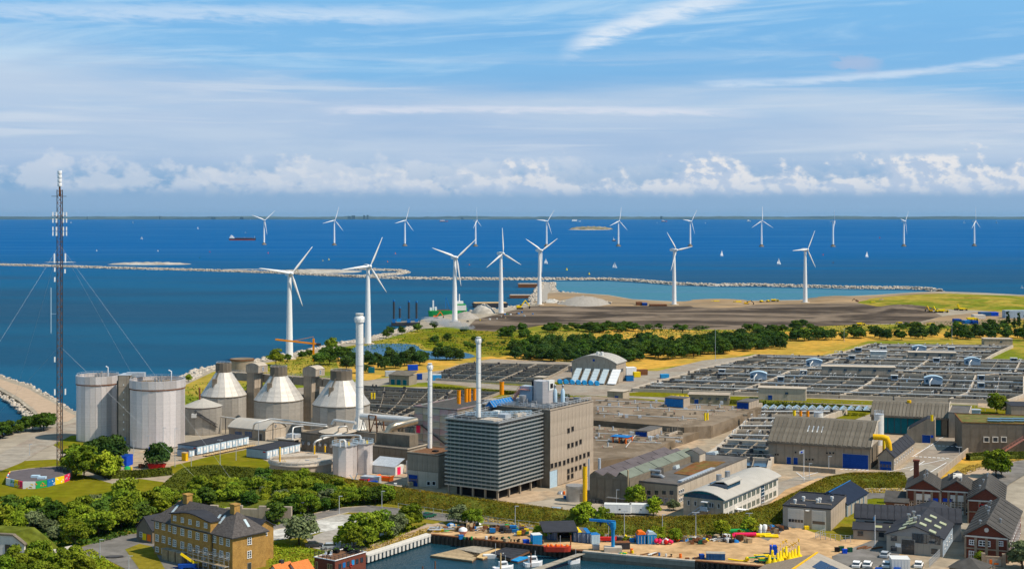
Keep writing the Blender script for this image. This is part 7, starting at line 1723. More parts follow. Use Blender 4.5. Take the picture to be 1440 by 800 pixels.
q = s;s = Bld('lean_to','low lean-to with a dark roof along the front of the grey hall','hall',None,None,W=14,D=4,h=2.6,a=15,p=q.wpt(-q.W+13.6,-4.2));s.walls('beigeclad');s.P('roof',B().exx([(-.4,2.5),(4.1,3.5),(4.1,3.7),(-.4,2.7)],-14.3,.3),'roofdark')
for x in (-12.3,-7.3,-2.5):s.win('f',x,1.6,1.3,1.1,fm='darksteel',nx=1)
for x in (-8,-4.5):s.P('roof_window',B().exx([(1.2,2.95),(2.4,3.2),(2.4,3.35),(1.2,3.1)],x-.9,x+.9),'yellowlight')
s = Bld('gable_hall','grey gabled hall with rows of pale skylights and a large glazed corner','hall',1325.6,783.5,1246.7,1349.5,h=4.5,a=24);s.walls('greyclad');zr = 6.9;s.gable('roofdark',4.5,zr,wm='greyclad',over=.5);s.panels('f',-s.W,0,.1,4.4,9,1,'beigeclad',t=.05);s.panels('r',0,s.D,.1,4.4,7,1,'bluegrey',t=.05)
sl = (zr-4.5)/(s.W/2)
for px,py in ((1269,743.5),(1274.5,738.5),(1284,740.5),(1284,731),(1298,741),(1305,734.5),(1311.5,745.5),(1312.5,728.5),(1318.5,738),(1326,732.5),(1299,728.5) if 0 else (1279,735)):
    x,y,_ = s.l(px,py,5.9);zc = 4.5+sl*(s.W/2-abs(x+s.W/2))+.25;d = 1.0 if x > -s.W/2 else -1.0
    s.P('skylight',B().ext([(x-.75,zc+.75*sl*d),(x+.75,zc-.75*sl*d),(x+.75,zc-.75*sl*d+.2),(x-.75,zc+.75*sl*d+.2)],y-1.0,y+1.0),'yellowlight')
for px,py in ((1278,733),(1285,729),(1292,735),(1287,738)):x,y,_ = s.l(px,py,6);s.P('roof_vent',B().cyl(x,y,6,7.6,.28,8).cyl(x,y,7.6,8.0,.5,8),'steel')
u,_ = s.f(1277,775);s.door('f',u,3.0,3.6,'roofgrey',glazed=True,off=.05,name='roller_door');s.P('corner_glazing',B().box(-6.9,-.5,-.12,-.04,3.0,5.2),'glass')
for i in range(7):s.P('mullion',B().box(-6.9+i*1.05,-6.8+i*1.05,-.2,-.12,3.0,5.2),'darksteel')
for px,py in ((1257,755.5),(1257,770),(1314,774)):u,z = s.f(px,py);s.win('f',u,z,1.4,1.2,fm='darksteel',nx=1,nz=1,off=.05)
s.P('sign_board',B().box(s.f(1264.5,770)[0]-.9,s.f(1264.5,770)[0]+.9,-.12,-.05,1.6,2.5),'white')
for i in range(4):s.win('r',3+i*4,2,1.2,1,nx=1,off=.05)
def brick_hall(name,lab,px,py,lx,h,D,a,zr,bays,right=None,W=None,ridge_vents=3):
    s = Bld(name,lab,'brick hall',px,py,lx,None,D=D,h=h,a=a,W=W);s.walls('brickred');s.gable('roofgrey',h,zr,wm='brickred',over=.5,strips=(8,'roofgrey'))
    for x in [-s.W+s.W*i/bays for i in range(bays+1)]:s.P('pilaster',B().box(max(x-.3,-s.W-.1),min(x+.3,.1),-.22,-.02,0,h),'bricktrim')
    s.P('string_course',B().box(-s.W,0,-.28,-.22,h-.35,h),'render');s.P('band',B().box(-s.W,0,-.16,-.02,h*.47,h*.47+.3),'bricktrim')
    n = int(D/3.2)
    for i in range(n):
        u = 1.6+i*(D-2)/n;s.P('pier',B().box(.0,.2,u-1.5,u-1.2,0,h),'render')
        for z in (h*.26,h*.72):s.win('r',u,z,1.5,1.5,nx=2,nz=2,ft=.14)
    rd = random.Random(int(px))
    for i in range(ridge_vents):y = D*(i+.6)/(ridge_vents+.5);x = -s.W*rd.uniform(.25,.8);z = h+(zr-h)*(1-abs(x+s.W/2)/(s.W/2));s.P('roof_vent',B().cyl(x,y,z,z+.9,.18,8).cyl(x,y,z+.9,z+1.2,.32,8),'steel')
    return s
for px,lx_,py,lab,d in ((1322,1275,722,'left of two joined brick halls with gables, a tall brick chimney at its corner',0),(1368,1322.5,724,'right of two joined brick halls with gables and a pale arched rooflight',1)):
    s = brick_hall('brick_hall',lab,px,py,lx_,6.3,16,18,8.9,4)
    u = -s.W*.5 if not d else -s.W*.45
    s.P('roller_door',B().box(u-2,u+2,-.2,-.02,0,5.2),'render'); 
    for j in range(4):
        for i in range(4):s.P('pane',B().box(u-1.7+i*.87,u-1.0+i*.87,-.26,-.19,1.2+j*.62,1.65+j*.62),'glass')
    s.win('f',-s.W+1.9 if not d else -s.W+1.8,1.9,2.6,2.6,nx=4,nz=3,ft=.14);s.win('f',-1.8,1.9,2.4,2.4,nx=2,nz=1,ft=.2)
    s.P('blue_sign',B().box(-3.0 if not d else -s.W+.6,-.5 if not d else -s.W+3.2,-.2,-.02,3.3,4.2),'brightblue')
    if not d:s.P('chimney',B().box(-s.W+1.4,-s.W+2.8,9.5,10.9,5,12.2).box(-s.W+1.2,-s.W+3,9.3,11.1,12.2,12.6),'brickred')
    else:s.P('rooflight',B().exx([(5,7.8),(6,9.3),(9,9.6),(10.5,8.6)],-s.W*.62,-s.W*.34),'yellowlight' if 0 else 'render')
s = Bld('shed','dark lean-to shed with clutter left of the brick halls','shed',1276,722,1245,None,h=3,D=8,a=18);s.walls('brown');s.gable('roofgrey',3,4.6,axis='x',ridge=.9);s.win('f',-2,1.8,2.6,1.6,nx=3)
s = brick_hall('brick_hall','brick hall with a red-framed upper window, right of the joined pair',1411,738,1361,6.2,24,20,9.2,3,ridge_vents=3);s.P('red_window',B().box(-s.W*.68,-s.W*.3,-.3,-.02,3.6,5.2),'red')
for i in range(4):s.P('pane',B().box(-s.W*.66+i*s.W*.09,-s.W*.59+i*s.W*.09,-.36,-.3,3.9,5.0),'glass')
s.P('roller_door',B().box(-s.W*.62,-s.W*.28,-.3,-.02,0,2.8),'render')
for j in range(2):
    for i in range(6):s.P('pane',B().box(-s.W*.6+i*.62,-s.W*.6+.48+i*.62,-.36,-.3,1.0+j*.8,1.6+j*.8),'glass')
s = brick_hall('brick_hall','two-storey brick hall at the lower right with four vents along its roof',1418,792,1357,5.9,34,24,8.8,4,ridge_vents=6)
for px,py,w,h in ((1367.5,761.5,1.5,1.2),(1384.5,763,2.6,1.3),(1406,763,1.5,1.2),(1367.5,778.5,1.6,1.7)):u,z = s.f(px,py);s.win('f',u,z,w,h,nx=3,nz=2,ft=.14,off=.02)
s.P('round_vent',B().lathe([(.5,-.1),(.5,.1)],14),'render').matrix_basis = Matrix.Translation((-s.W/2,-.1,7.4)) @ Matrix.Rotation(pi/2,4,'X')
s = Bld('gate_wall','ruined graffitied brick gateway with green shrubs before the lower right hall','wall',1412,797,1383,None,h=3,D=.6,a=12);s.walls('bricktrim',2.4);s.P('pillar',B().box(-.4,.4,-.3,.7,0,3.1),'bricktrim');s.P('pillar',B().box(-s.W-.4,-s.W+.4,-.3,.7,0,3.1),'bricktrim');s.P('painted_patch',B().box(-s.W+.7,-.7,-.06,0,.3,1.8),'wallconc');s.P('graffiti',B().box(-3.2,-2.6,-.1,-.06,.5,1.7).box(-2.2,-1.2,-.1,-.06,.6,1.0),'hiorange',kind='stuff')
for x,y in ((1386,777),(1396,775),(1406,776),(1378,783)):tree('bright',G(x,y+8),.45,'small green shrub by the ruined gateway','shrubs by the ruined gateway',name='shrub')
tree('grey',G(1438,800),1.0,'grey-green tree at the lower right corner beside the brick hall')
s = Bld('pavilion','small slate-roofed pavilion top poking up at the bottom edge, left of the gateway','pavilion',None,None,W=7,D=7,h=3,a=35,p=G(1380,822));s.walls('darkconc');s.P('roof',B().add([(-7.4,-.4,3),(.4,-.4,3),(.4,7.4,3),(-7.4,7.4,3),(-3.5,3.5,5)],[(0,1,4),(1,2,4),(2,3,4),(3,0,4),(3,2,1,0)]),'roofgrey')
# roof with solar panels rising from the bottom edge
zr,zl = 6.0,2.0;ap = G(1150.8,777.5,zr);an = radians(29);W_,D_ = 24,30
s = Bld('boat_shed','large pitched roof at the bottom edge, brown on the left and cream with solar panels','shed',None,None,W=W_,D=D_,h=zl,a=29,p=Vector((ap.x,ap.y,0))-Vector((sin(an),cos(an),0))*D_+Vector((cos(an),-sin(an),0))*W_/2)
s.walls('beigeclad',1.9)
for i in range(15):
    for side,m in ((0,'bricktrim'),(1,'beigeclad')):
        x0,x1 = (-W_-.3,-W_/2) if side == 0 else (-W_/2,.3);s.P('roof_panel',B().ext([(x0,zl if side == 0 else zr),(x1,zr if side == 0 else zl),(x1,(zr if side == 0 else zl)+.18),(x0,(zl if side == 0 else zr)+.18)],2*i+.02,2*i+1.98),m)
s.P('gable_wall',B().ext([(-W_,1.8),(-W_/2,zr-.05),(0,1.8)],D_-.3,D_-.05),'beigeclad');s.P('ridge_trim',B().box(-W_/2-.45,-W_/2-.05,0,D_,zr-.1,zr+.38),'mustard')
for i in range(3):
    for j in range(5):
        x0 = -W_/2+1.9+i*2.3;z0 = zr-(zr-zl)*(x0+W_/2)/(W_/2)+.22;z1 = zr-(zr-zl)*(x0+2.2+W_/2)/(W_/2)+.22;y0 = D_-8.6-j*1.25+3;s.P('solar_panel',B().ext([(x0,z0),(x0+2.2,z1),(x0+2.2,z1+.1),(x0,z0+.1)],y0,y0+1.18),'solar')
# ------------------------------------------------------------ quay walls
def quay(name,lab,px,seg,m,mk,zt=0.0):
    P = [G(x,y) for x,y in px];r = thing(name,lab,'quay wall',P[0],0);o = P[0]
    for i in range(len(P)-1):
        p,q = P[i]-o,P[i+1]-o;L = (q-p).length;n = max(1,int(L/seg));an = atan2(q.y-p.y,q.x-p.x);me,nm = mk(L/n)
        for k in range(n):obj(nm,me,r,p+(q-p)*(k+.5)/n,an)
    return r
pile = lambda w:(U('sheetpile').prism([(-w/2,-.05),(-w*.3,-.5),(w*.05,-.5),(w*.25,-.05),(w/2,-.05),(w/2,.3),(-w/2,.3)],-2.6,.1).use('rust').box(-w/2,w/2,-.6,.35,.1,.35).mesh('sheet_pile'),'sheet_pile')
block = lambda w:(U('darkconc').box(-w/2+.02,w/2-.02,-.5,.4,-2.6,-1.2).use('concrete').box(-w/2+.03,w/2-.03,-.45,.4,-1.15,-.1).use('paleconc').box(-w/2+.02,w/2-.02,-.6,.5,-.08,.3).mesh('stone_block'),'stone_block')
white = lambda w:(U('render').box(-w/2+.02,w/2-.02,-.9,1.0,-.2,.35).box(-w*.28,w*.28,-.8,.2,-1.6,-.2).use('black').box(-w/2,w/2,-.3,.2,-2.4,-.2).mesh('capping_block'),'capping_block')
quay('sheet_pile_quay','rusty sheet-pile quay wall in front of the timber stacks and pontoons',[(603.7,751),(766,768),(820,774.6)],1.2,'rust',pile)
quay('stone_quay','grey stone quay wall on either side of the blue crane',[(820,774.6),(880,780.3),(978,788.6)],3.0,'concrete',block)
quay('sheet_pile_quay','dark sheet-pile quay wall hung with tyres by the blue skip',[(978,788.6),(1030,793),(1092,798)],1.2,'rust',pile)
quay('white_quay','white concrete quay with dark slots beside the gravel track',[(512,780.5),(545,770),(603.5,751)],1.5,'white',white)
for px in (991,1003,1020,1042,1060):g = G(px,789.5+(px-978)*.082+3.5,-.6);obj('tyre',shared('tyre',lambda:U('black').lathe([(.3,-.15),(.6,-.15),(.6,.15),(.3,.15),(.3,-.15)],12,cap=False).mesh('tyre')),None,g,(pi/2,0,0),f'black tyre fender on the dark quay wall, {SEC[int((px-985)/80*8)]}','tyre','tyre fenders')
def raft(lab,px,m,n,z=-1.4):
    P = [G(x,y,z) for x,y in px];o = P[0].copy();r = thing('pontoon',lab,'pontoon',o,0,'timber work rafts');P = [p-o for p in P]
    for k in range(n):
        a_,b_ = (k+.03)/n,(k+.97)/n;U(m).slab([P[0].lerp(P[1],a_),P[0].lerp(P[1],b_),P[3].lerp(P[2],b_),P[3].lerp(P[2],a_)],.25).bd('plank',r)
    U('brown').slab([p+Vector((0,0,-.26)) for p in P],.5).bd('float',r)
raft('wide brown plank raft farthest left in the dock',[(605,779.5),(642,770.8),(676,777),(664,787)],'timber',14)
raft('grey plank raft with pink hoses on it, in the middle of the group',[(642,770),(671,765.5),(700,769.5),(667,779.5)],'greytimber',12)
raft('sandy orange plank raft between the grey raft and the dark tarpaulin',[(664,781),(697,768.5),(714,770),(679,784)],'ply',9)
raft('raft covered by a dark grey tarpaulin',[(690,776),(713,767.5),(746,771.5),(718,783.5)],'roofdark',5,-.9)
raft('bright blue float moored in front of the tarpaulin raft',[(717,786),(728,781),(745,781.5),(728,787.8)],'skyblue',4)
quay('x','x',[(0,900),(1,900)],1,'',white) if 0 else None
def boat(name,lab,px,py,L,Wd,a,m,cab=None,cm='white',cat='boat',z=-1.95,h=.9):
    r = thing(name,lab,cat,G(px,py,z),a);ship_hull(r,L,Wd,h,m,sheer=.35,zb=-.1);U('greytimber').box(-L*.4,L*.25,-Wd*.36,Wd*.36,h*.86,h*.93).bd('deck',r)
    if cab:x0,x1,hh = cab;U(cm).ext([(x0*L,h*.93),(x0*L,h+hh),(x1*L-.3,h+hh),(x1*L,h+hh*.5),(x1*L+.1,h*.93)],-Wd*.3,Wd*.3).bd('cabin',r);U('glass').box(x0*L+.2,x1*L-.4,-Wd*.305,Wd*.305,h+hh*.5,h+hh*.85).bd('window',r);U(cm).box(x0*L-.1,x1*L-.2,-Wd*.33,Wd*.33,h+hh,h+hh+.08).bd('cabin_roof',r)
    U('rail').tube([(L*.1,0,h+(cab[2] if cab else 0)),(L*.1,0,h+2.6)],.05,5).bd('mast',r);return r
boat('rowing_boat','plain white open boat moored against the tarpaulin raft',694,783.5,5.0,1.5,.1,'offwhite')
boat('motor_boat','white cabin cruiser with dark windows beside the rust-coloured post',750,794.5,4.6,1.8,.35,'white',(-.25,.2,1.3))
boat('motor_boat','small white speedboat on the right side of the wooden pier',808,791,3.2,1.4,.55,'white',(-.3,.0,.5),'darksteel')
boat('fishing_boat','white fishing boat with a tall cream mast at the bottom edge',708,801,5,1.9,.4,'white',(-.2,.2,1.1))
U('ply').lathe([(.2,0),(.16,3.8)],8).build('cream_mast',None,thing('boat_mast','tall cream mast of the fishing boat at the bottom edge','mast',G(704,800,-1))); 
boat('red_workboat','red open workboat with orange gear lifted on the quay edge',784,773.5,6.6,1.9,-.08,'boatred',None,z=-.1,h=1.1)
b = U('hiorange')
for i in range(12):b.ball(RNG.uniform(-2.4,2.4),RNG.uniform(-.6,.6),1.25,.35,n=6,m=4)
b.build('orange_gear',None,thing('orange_gear','heap of orange life gear lying in the red workboat','gear',G(784,773.5,-.1),-.08),kind='stuff')
for px,py,h,lab in ((746.5,796,3.2,'rust-coloured mooring post beside the white cabin cruiser'),(612,800,2.0,'rust-coloured post standing in the dock at the bottom edge'),(749.5,776,3.4,'wooden post by the blue container on the quay'),(802.5,777,4.4,'tall wooden post at the head of the pier'),(594.5,801,1,'low brown post at the bottom edge, left one')):U('rust').lathe([(.16,-.5),(.14,h)],8).build('post',None,thing('mooring_post',lab,'post',G(px,py,-1.95)))
P = [G(812,777,.05),G(823,777,.05),G(790,788,-1),G(757,801,-1),G(740,801,-1),G(775,788,-1)]
r = thing('wooden_pier','wooden pier running down from the quay towards the bottom edge','pier',P[0]);o = P[0]
for k in range(26):
    f,g_ = k/26,(k+.92)/26;L0,R0,L1,R1 = P[0]-o,P[1]-o,P[4]-o,P[3]-o
    U('greytimber').slab([L0.lerp(L1,f),R0.lerp(R1,f),R0.lerp(R1,g_),L0.lerp(L1,g_)],.15).bd('plank',r)
# houseboat and orange roof
c = G(471,786.7,3.5);s = Bld('houseboat','dark red flat-topped houseboat with a roof terrace at the bottom edge','houseboat',None,None,W=6.2,D=10.5,h=5.4,a=35,p=Vector((c.x,c.y,-1.9)))
s.walls('brickred',5.2);s.flat('brown',z=5.2,par='white',t=.12);s.rail(-s.W,0,0,s.D,5.4,'darksteel',.9,1.2)
for u in (-5.4,-1.9,-1.1):s.win('f',u,3.4,.6,2.0,fm='ply',nx=1,nz=1)
for u,m in ((1.6,'glass'),(3,'midblue'),(4.4,'glass'),(6.0,'skyblue'),(7.4,'glass'),(9,'glass')):s.P('window',B().box(0,.08,u-.45,u+.45,3.2,4.3),m)
s.P('life_ring',B().lathe([(.28,-.06),(.4,-.06),(.4,.06),(.28,.06),(.28,-.06)],12,cap=False),'red').matrix_basis = Matrix.Translation((.15,5.2,3.2)) @ Matrix.Rotation(pi/2,4,'Y')
for x,y in ((-4.4,1.6),(-3.4,2.2)):rr = local_thing(s,'deck_chair',('left' if x < -4 else 'right')+' of two white chairs on the houseboat terrace','chair',x,y,5.4);U('white').box(-.3,.3,-.3,.3,.35,.42).bd('seat',rr);U('white').box(-.3,.3,.25,.32,.42,1.0).bd('backrest',rr);[U('white').box(a_-.03,a_+.03,b_-.03,b_+.03,0,.35).bd('leg',rr) for a_ in (-.27,.27) for b_ in (-.27,.27)]
for x,y,w,h in ((-5,6,1.4,1),(-2,7.5,1.6,1.1),(-1.2,8.6,1.2,.9),(-4,8.8,2,1.2),(-5.2,4,1,.8)):rr = local_thing(s,'planter',f'dark planter box on the houseboat roof terrace, {"nearer" if y < 5 else "farther"} {"left" if x < -3 else "right"} one'+(' with a tall plant' if h > 1.1 else ' under low shrubs' if h < 1.05 else ' near the right edge'),'planter',x,y,5.4);U('black').box(-w/2,w/2,-.5,.5,0,h*.6).bd('box',rr);obj('plants',crown_mesh('plants','leafdark',w*.5,.3,h*.8,6,20,.14,seed=4),rr,kind='stuff')
for px,d in ((388,0),(413,1)):
    c = G(px,797-d*3,3.4);s = Bld('orange_roof_house',('left' if not d else 'right')+' of two small orange-tiled roofs just showing at the bottom edge','house',None,None,W=4.4,D=4.4,h=2.4,a=41,p=Vector((c.x+1.4,c.y-3,0)));s.walls('render');s.gable('tileorange',2.4,4.2,over=.3,wm='render'); 
    if not d:s.P('chimney',B().box(-2.8,-2,2,2.8,3,5),'darksteel')

# ------------------------------------------------------------ harbour yard
def cont(lab,px,py,w,h,D,m,a=.12,**k):return box_on('shipping_container',lab,'container',px,py,w,h,D,m,a=a,**k)
cont('bright blue container standing on the quay by the dark wall',756,766,14,2.5,2.6,'skyblue',.25,top='offwhite');cont('low royal blue bin left of the bright blue container',740.5,764.6,9,1.1,1.2,'brightblue',.25)
cont('left dark blue container under the black workshop roof',773,758.5,6.5,2.6,6,'containerblue',doors=True);cont('second dark blue container beside the workshop opening',779.8,759.3,6.2,2.6,6,'containerblue',doors=True)
for i,w in enumerate(('first','second','third','fourth')):cont(f'dark blue container right of the workshop opening, {w} from the left',809.5+i*6.2,762+i*.65,6,2.6,6,'containerblue',doors=True,top=(None,'yellow','rooffelt','midblue')[i])
s = Bld('workshop_tent','black-roofed open workshop spanning between the dark blue containers','workshop',808,762,783,None,h=2.9,D=6,a=-7);s.P('roof',B().exx([(-.4,2.7),(6.5,3.9),(6.5,4.1),(-.4,2.9)],-s.W-3.4,.9),'roofdark');s.P('back_wall',B().box(-s.W,0,5.4,5.6,0,3.4),'black');s.P('post',B().box(-s.W,-s.W+.2,0,.2,0,2.7).box(-.2,0,0,.2,0,2.7),'darksteel',kind='stuff')
cont('pale blue cabin with side windows at the end of the container row',838,764.5,13,2.3,2.6,'ltblue',.3,top='midblue')
for px,lab,m,tp in ((902.5,'blue container with a slumped orange tarpaulin on top','midblue','hiorange'),(917,'light blue container with a pale domed lid beside the orange tarpaulin','skyblue','ltblue')):r = cont(lab,px,765,13.4,2.3,2.6,m,.08,doors=True);w = 13.4*350/F;U(tp).ext([(-w/2,2.4),(-w*.3,3.1),(w*.1,3.2),(w/2,2.5)],0,2.5).bd('cover',r)
cont('dark blue open skip standing on the quay edge above the tyres',1006.5,787.5,27,1.6,2.2,'containerblue',-.1,ribs=12,top='greytimber');cont('small dark blue box at the left end of the blue skip',988,786.5,6.5,1.2,1.6,'blue');cont('dark open steel tub behind the crane base',876,772.5,21,1.7,2.2,'darksteel',.1,ribs=10,top='rust');cont('white van-sized box trailer lorry roof at the bottom edge among white cars',1267,803,26,2.8,4,'offwhite',-.1);cont('upright blue plastic bin among the yellow buoys',1089,780,9,2.2,1.6,'brightblue');cont('low grey slatted cage on the quay by the stone steps',838.5,773,10,1.3,1.3,'steel')
for i,(m,c_) in enumerate((('black','black'),('brightblue','royal blue'),('darkgreen','dark green'),('darkgreen','dark green'))):
    cont(f'{c_} wheeled bin in the row by the flagpole, {["leftmost","second from left","third from left","rightmost"][i]}',(1178,1188.5,1184,1196)[i],(776,778.5,774.5,776.5)[i],7,1.2,.8,m,.1,ribs=3)
g = G(862.5,777);r = thing('jib_crane','bright blue pillar jib crane on a pale concrete block by the quay','crane',g,0);U('paleconc').box(-2.1,2.1,0,2.6,0,1.3).bd('base_block',r);U('skyblue').lathe([(.42,1.3),(.42,5.2),(.7,5.6),(.7,7.2)],14,0,1.3).bd('column',r);U('midblue').beam((.6,1.3,7.2),(-5.6,1.3,7.7),.5,.55).beam((0,1.3,5.6),(-1.4,1.3,7.0),.35).bd('jib',r);U('black').box(-3.2,-2.8,1.1,1.5,6.2,7.2).bd('hoist',r)
g = G(651,752.5);r = thing('mooring_buoy','large round buoy, white above and faded red below, on the quay','buoy',g);U('fadedpink').lathe([(.15,0),(1.05,.9),(1.12,1.3)],16,cap=False).bd('lower_half',r);U('white').lathe([(1.12,1.3),(1.0,1.8),(.4,2.15),(.05,2.2)],16).bd('upper_half',r)
rq = random.Random(9)
def heap(name,lab,cat,px,py,n,mats,sx,sy,kind='ball',s0=.35,s1=.7,z=0.0):
    """a heap of countable pieces: each one a part"""
    r = thing(name,lab,cat,G(px,py),0)
    for i in range(n):
        m = mats[i % len(mats)];x,y,s_,zz = rq.uniform(-sx,sx),rq.uniform(-sy,sy),rq.uniform(s0,s1),rq.uniform(0,z)
        b = U(m)
        if kind == 'ball':b.lathe([(s_*.3,0),(s_,s_*.7),(s_*.9,s_*1.4),(s_*.2,s_*2)],8)
        elif kind == 'tube':b.tube([(-s_*2.6,rq.uniform(-.6,.6),s_*.5),(s_*2.6,rq.uniform(-.6,.6),s_*.6)],s_*.42,8)
        elif kind == 'plank':b.beam((-s_*2.4,-.9,.15),(s_*2.4,.9,.2),s_*.6,.18)
        else:b.box(-s_,s_,-s_*.7,s_*.7,0,s_*1.3)
        o = b.build({'ball':'float','tube':'tube','plank':'beam','box':'box'}[kind],None,r);o.location = (x,y,zz)
    return r
heap('float_heap','heap of pink and red fishing floats right of the blue containers','floats',934,764,24,['pink','pink','red','offwhite'],2.2,1.2,z=.6);heap('float_heap','orange floats beyond the pink heap','floats',948,760,8,['hiorange'],1.2,.7,s0=.5,s1=.8)
heap('scrap_heap','rusty brown chain and scrap heap by the middle lamp post','scrap',981,763,20,['rust','rust','darkgreen','brown'],1.9,1.6,'box',.25,.6,.9);heap('scrap_heap','grey and white anchor scrap right of the rusty heap','scrap',1004,759.5,14,['steel','offwhite','yellow','black'],2,1,'plank',.35,.6,.5);heap('net_heap','black net and tyre heap in front of the coloured pipes','nets',1027,762,10,['black','darksteel'],2.3,.8,'ball',.35,.6)
heap('pipe_stack','green float pipes on top of the long coloured pipe stack','pipes',1041,751,3,['green'],.4,.3,'tube',.95,1.2,1.0);heap('pipe_stack','red float pipes under the green ones','pipes',1044,755,4,['red','pink'],.8,.5,'tube',.9,1.1,.4);heap('bag_heap','bright yellow inflated bags lying flat on the sand','floats',1073,754.5,9,['yellow'],2.2,.8,'tube',.6,.85,.2)
for i,px in enumerate((1068.5,1075.5)):r = thing('white_tank',['left','right'][i]+' of two white water tanks beside the beige garage yard','tank',G(px,749),0);U('white').lathe([(.55,0),(.6,.1),(.6,2.0),(.4,2.25)],14).bd('tank',r);U('steel').lathe([(.62,.9),(.62,1.0)],14).bd('band',r)
heap('timber_stack','brown pallets and crates beside the white tanks','timber',1084,748,12,['brown','greytimber','rust'],1.6,1.2,'box',.35,.6,.8);heap('timber_stack','rows of pale logs and chocks laid out behind the big round buoy','timber',678,746,30,['timber','bricktrim','brown','offwhite'],4.2,2.4,'plank',.3,.5,.5);heap('scrap_heap','grey poles and metal stacked at the left end of the quay','scrap',620,746.5,18,['steel','galv','darksteel','yellow'],2.6,1.6,'tube',.3,.6,.8);heap('paint_tins','turquoise and white drums beside the pale logs','drums',654,739.5,8,['teal','offwhite','ply'],2.6,1,'box',.3,.5)
heap('machinery','dark frames, trestles and blue machinery behind the sandy yard','machinery',713,748,18,['darksteel','black','midblue','rust'],4,1.6,'box',.3,.9,.8);heap('crate_heap','mixed crates, drums and a rusty tank beside the lamp post','crates',741,752,16,['rust','orange','offwhite','darkgreen','yellow'],3,1.4,'box',.3,.6,.9);heap('rope_heap','low dark row of ropes and nets along the sheet-pile edge','ropes',684,757.5,16,['brown','black','rust','darkgreen'],6,.6,'ball',.25,.45);heap('yellow_floats','small yellow floats and frames behind the blue crane','floats',880,760,16,['yellow','yellow','black'],3.4,1.4,'ball',.3,.5,.5);heap('scrap_heap','pale driftwood scraps on the open sand by the stone quay','scrap',914,780,9,['offwhite','brown'],1.6,.5,'plank',.3,.5,.3);heap('barrel_row','dark barrels and winches on the quay edge left of the blue skip','barrels',974,786,7,['darksteel','steel','rust'],2,.5,'box',.3,.5);heap('clutter_heap','green, white and blue barrels beside the crane block','barrels',876,779,7,['green','midblue','yellow'],1.0,.4,'box',.25,.4)
boat('red_boat_hull','long red boat hull stored upside down behind the pale blue cabin',853,758,5,1.2,0,'red',None,z=.6,h=.7)
heap('picnic_benches','brown picnic tables and firebowl in front of the lean-to','tables',1218,771,8,['brown','rust'],3.4,.7,'plank',.35,.5,.3)
def spar(i,px,py,h,top,row):
    r = thing('spar_buoy',f'yellow navigation buoy, {["first","second","third","fourth","fifth","sixth"][i]} from the left in the {row} row'+(', with an X topmark' if top else ''),'buoy',G(px,py),rq.uniform(0,3),'yellow navigation buoys on the quay');U('yellow').lathe([(.5,0),(.85,.25),(.85,.7),(.4,1.1),(.26,h),(.1,h+.1)],14).bd('body',r);U('steel').box(-.12,.12,-.4,-.2,h*.7,h*.95).bd('lantern',r)
    if top:U('steel').tube([(0,0,h),(0,0,h+1.3)],.04,4).bd('staff',r);U('mustard').beam((-.45,0,h+1.0),(.45,0,h+1.7),.12).beam((-.45,0,h+1.7),(.45,0,h+1.0),.12).bd('topmark',r)
for i,(px,py,h,tp) in enumerate(((1082,793,2.2,0),(1093.5,791,2.3,1),(1097.5,789,2.5,1),(1101.5,787,2.9,1),(1105.5,785.5,3.0,1),(1089,794,1.6,0))):spar(i,px,py,h,tp,'front')
for i,(px,py,h,tp) in enumerate(((1110,789,2.2,1),(1114,787.5,2.4,1),(1118,786,2.5,1),(1123,784,2.9,1),(1086,787,2.4,1),(1096,794,1.4,0))):spar(i,px,py,h,tp,'rear')
heap('buoy_parts','tangled yellow, green and blue buoy arms at the left of the buoy park','buoy parts',1071,790,18,['yellow','yellow','teal','green','yellow'],2.2,1.6,'tube',.3,.55,1.6)
r = thing('yellow_boom','yellow boom with a ball end lying on the quay between skip and buoys','boom',G(1040,789));U('yellow').tube([(-2.6,.4,.6),(0,0,.3),(1.6,-.5,.4)],.2,8).ball(1.7,-.4,.8,.55).bd('boom',r)
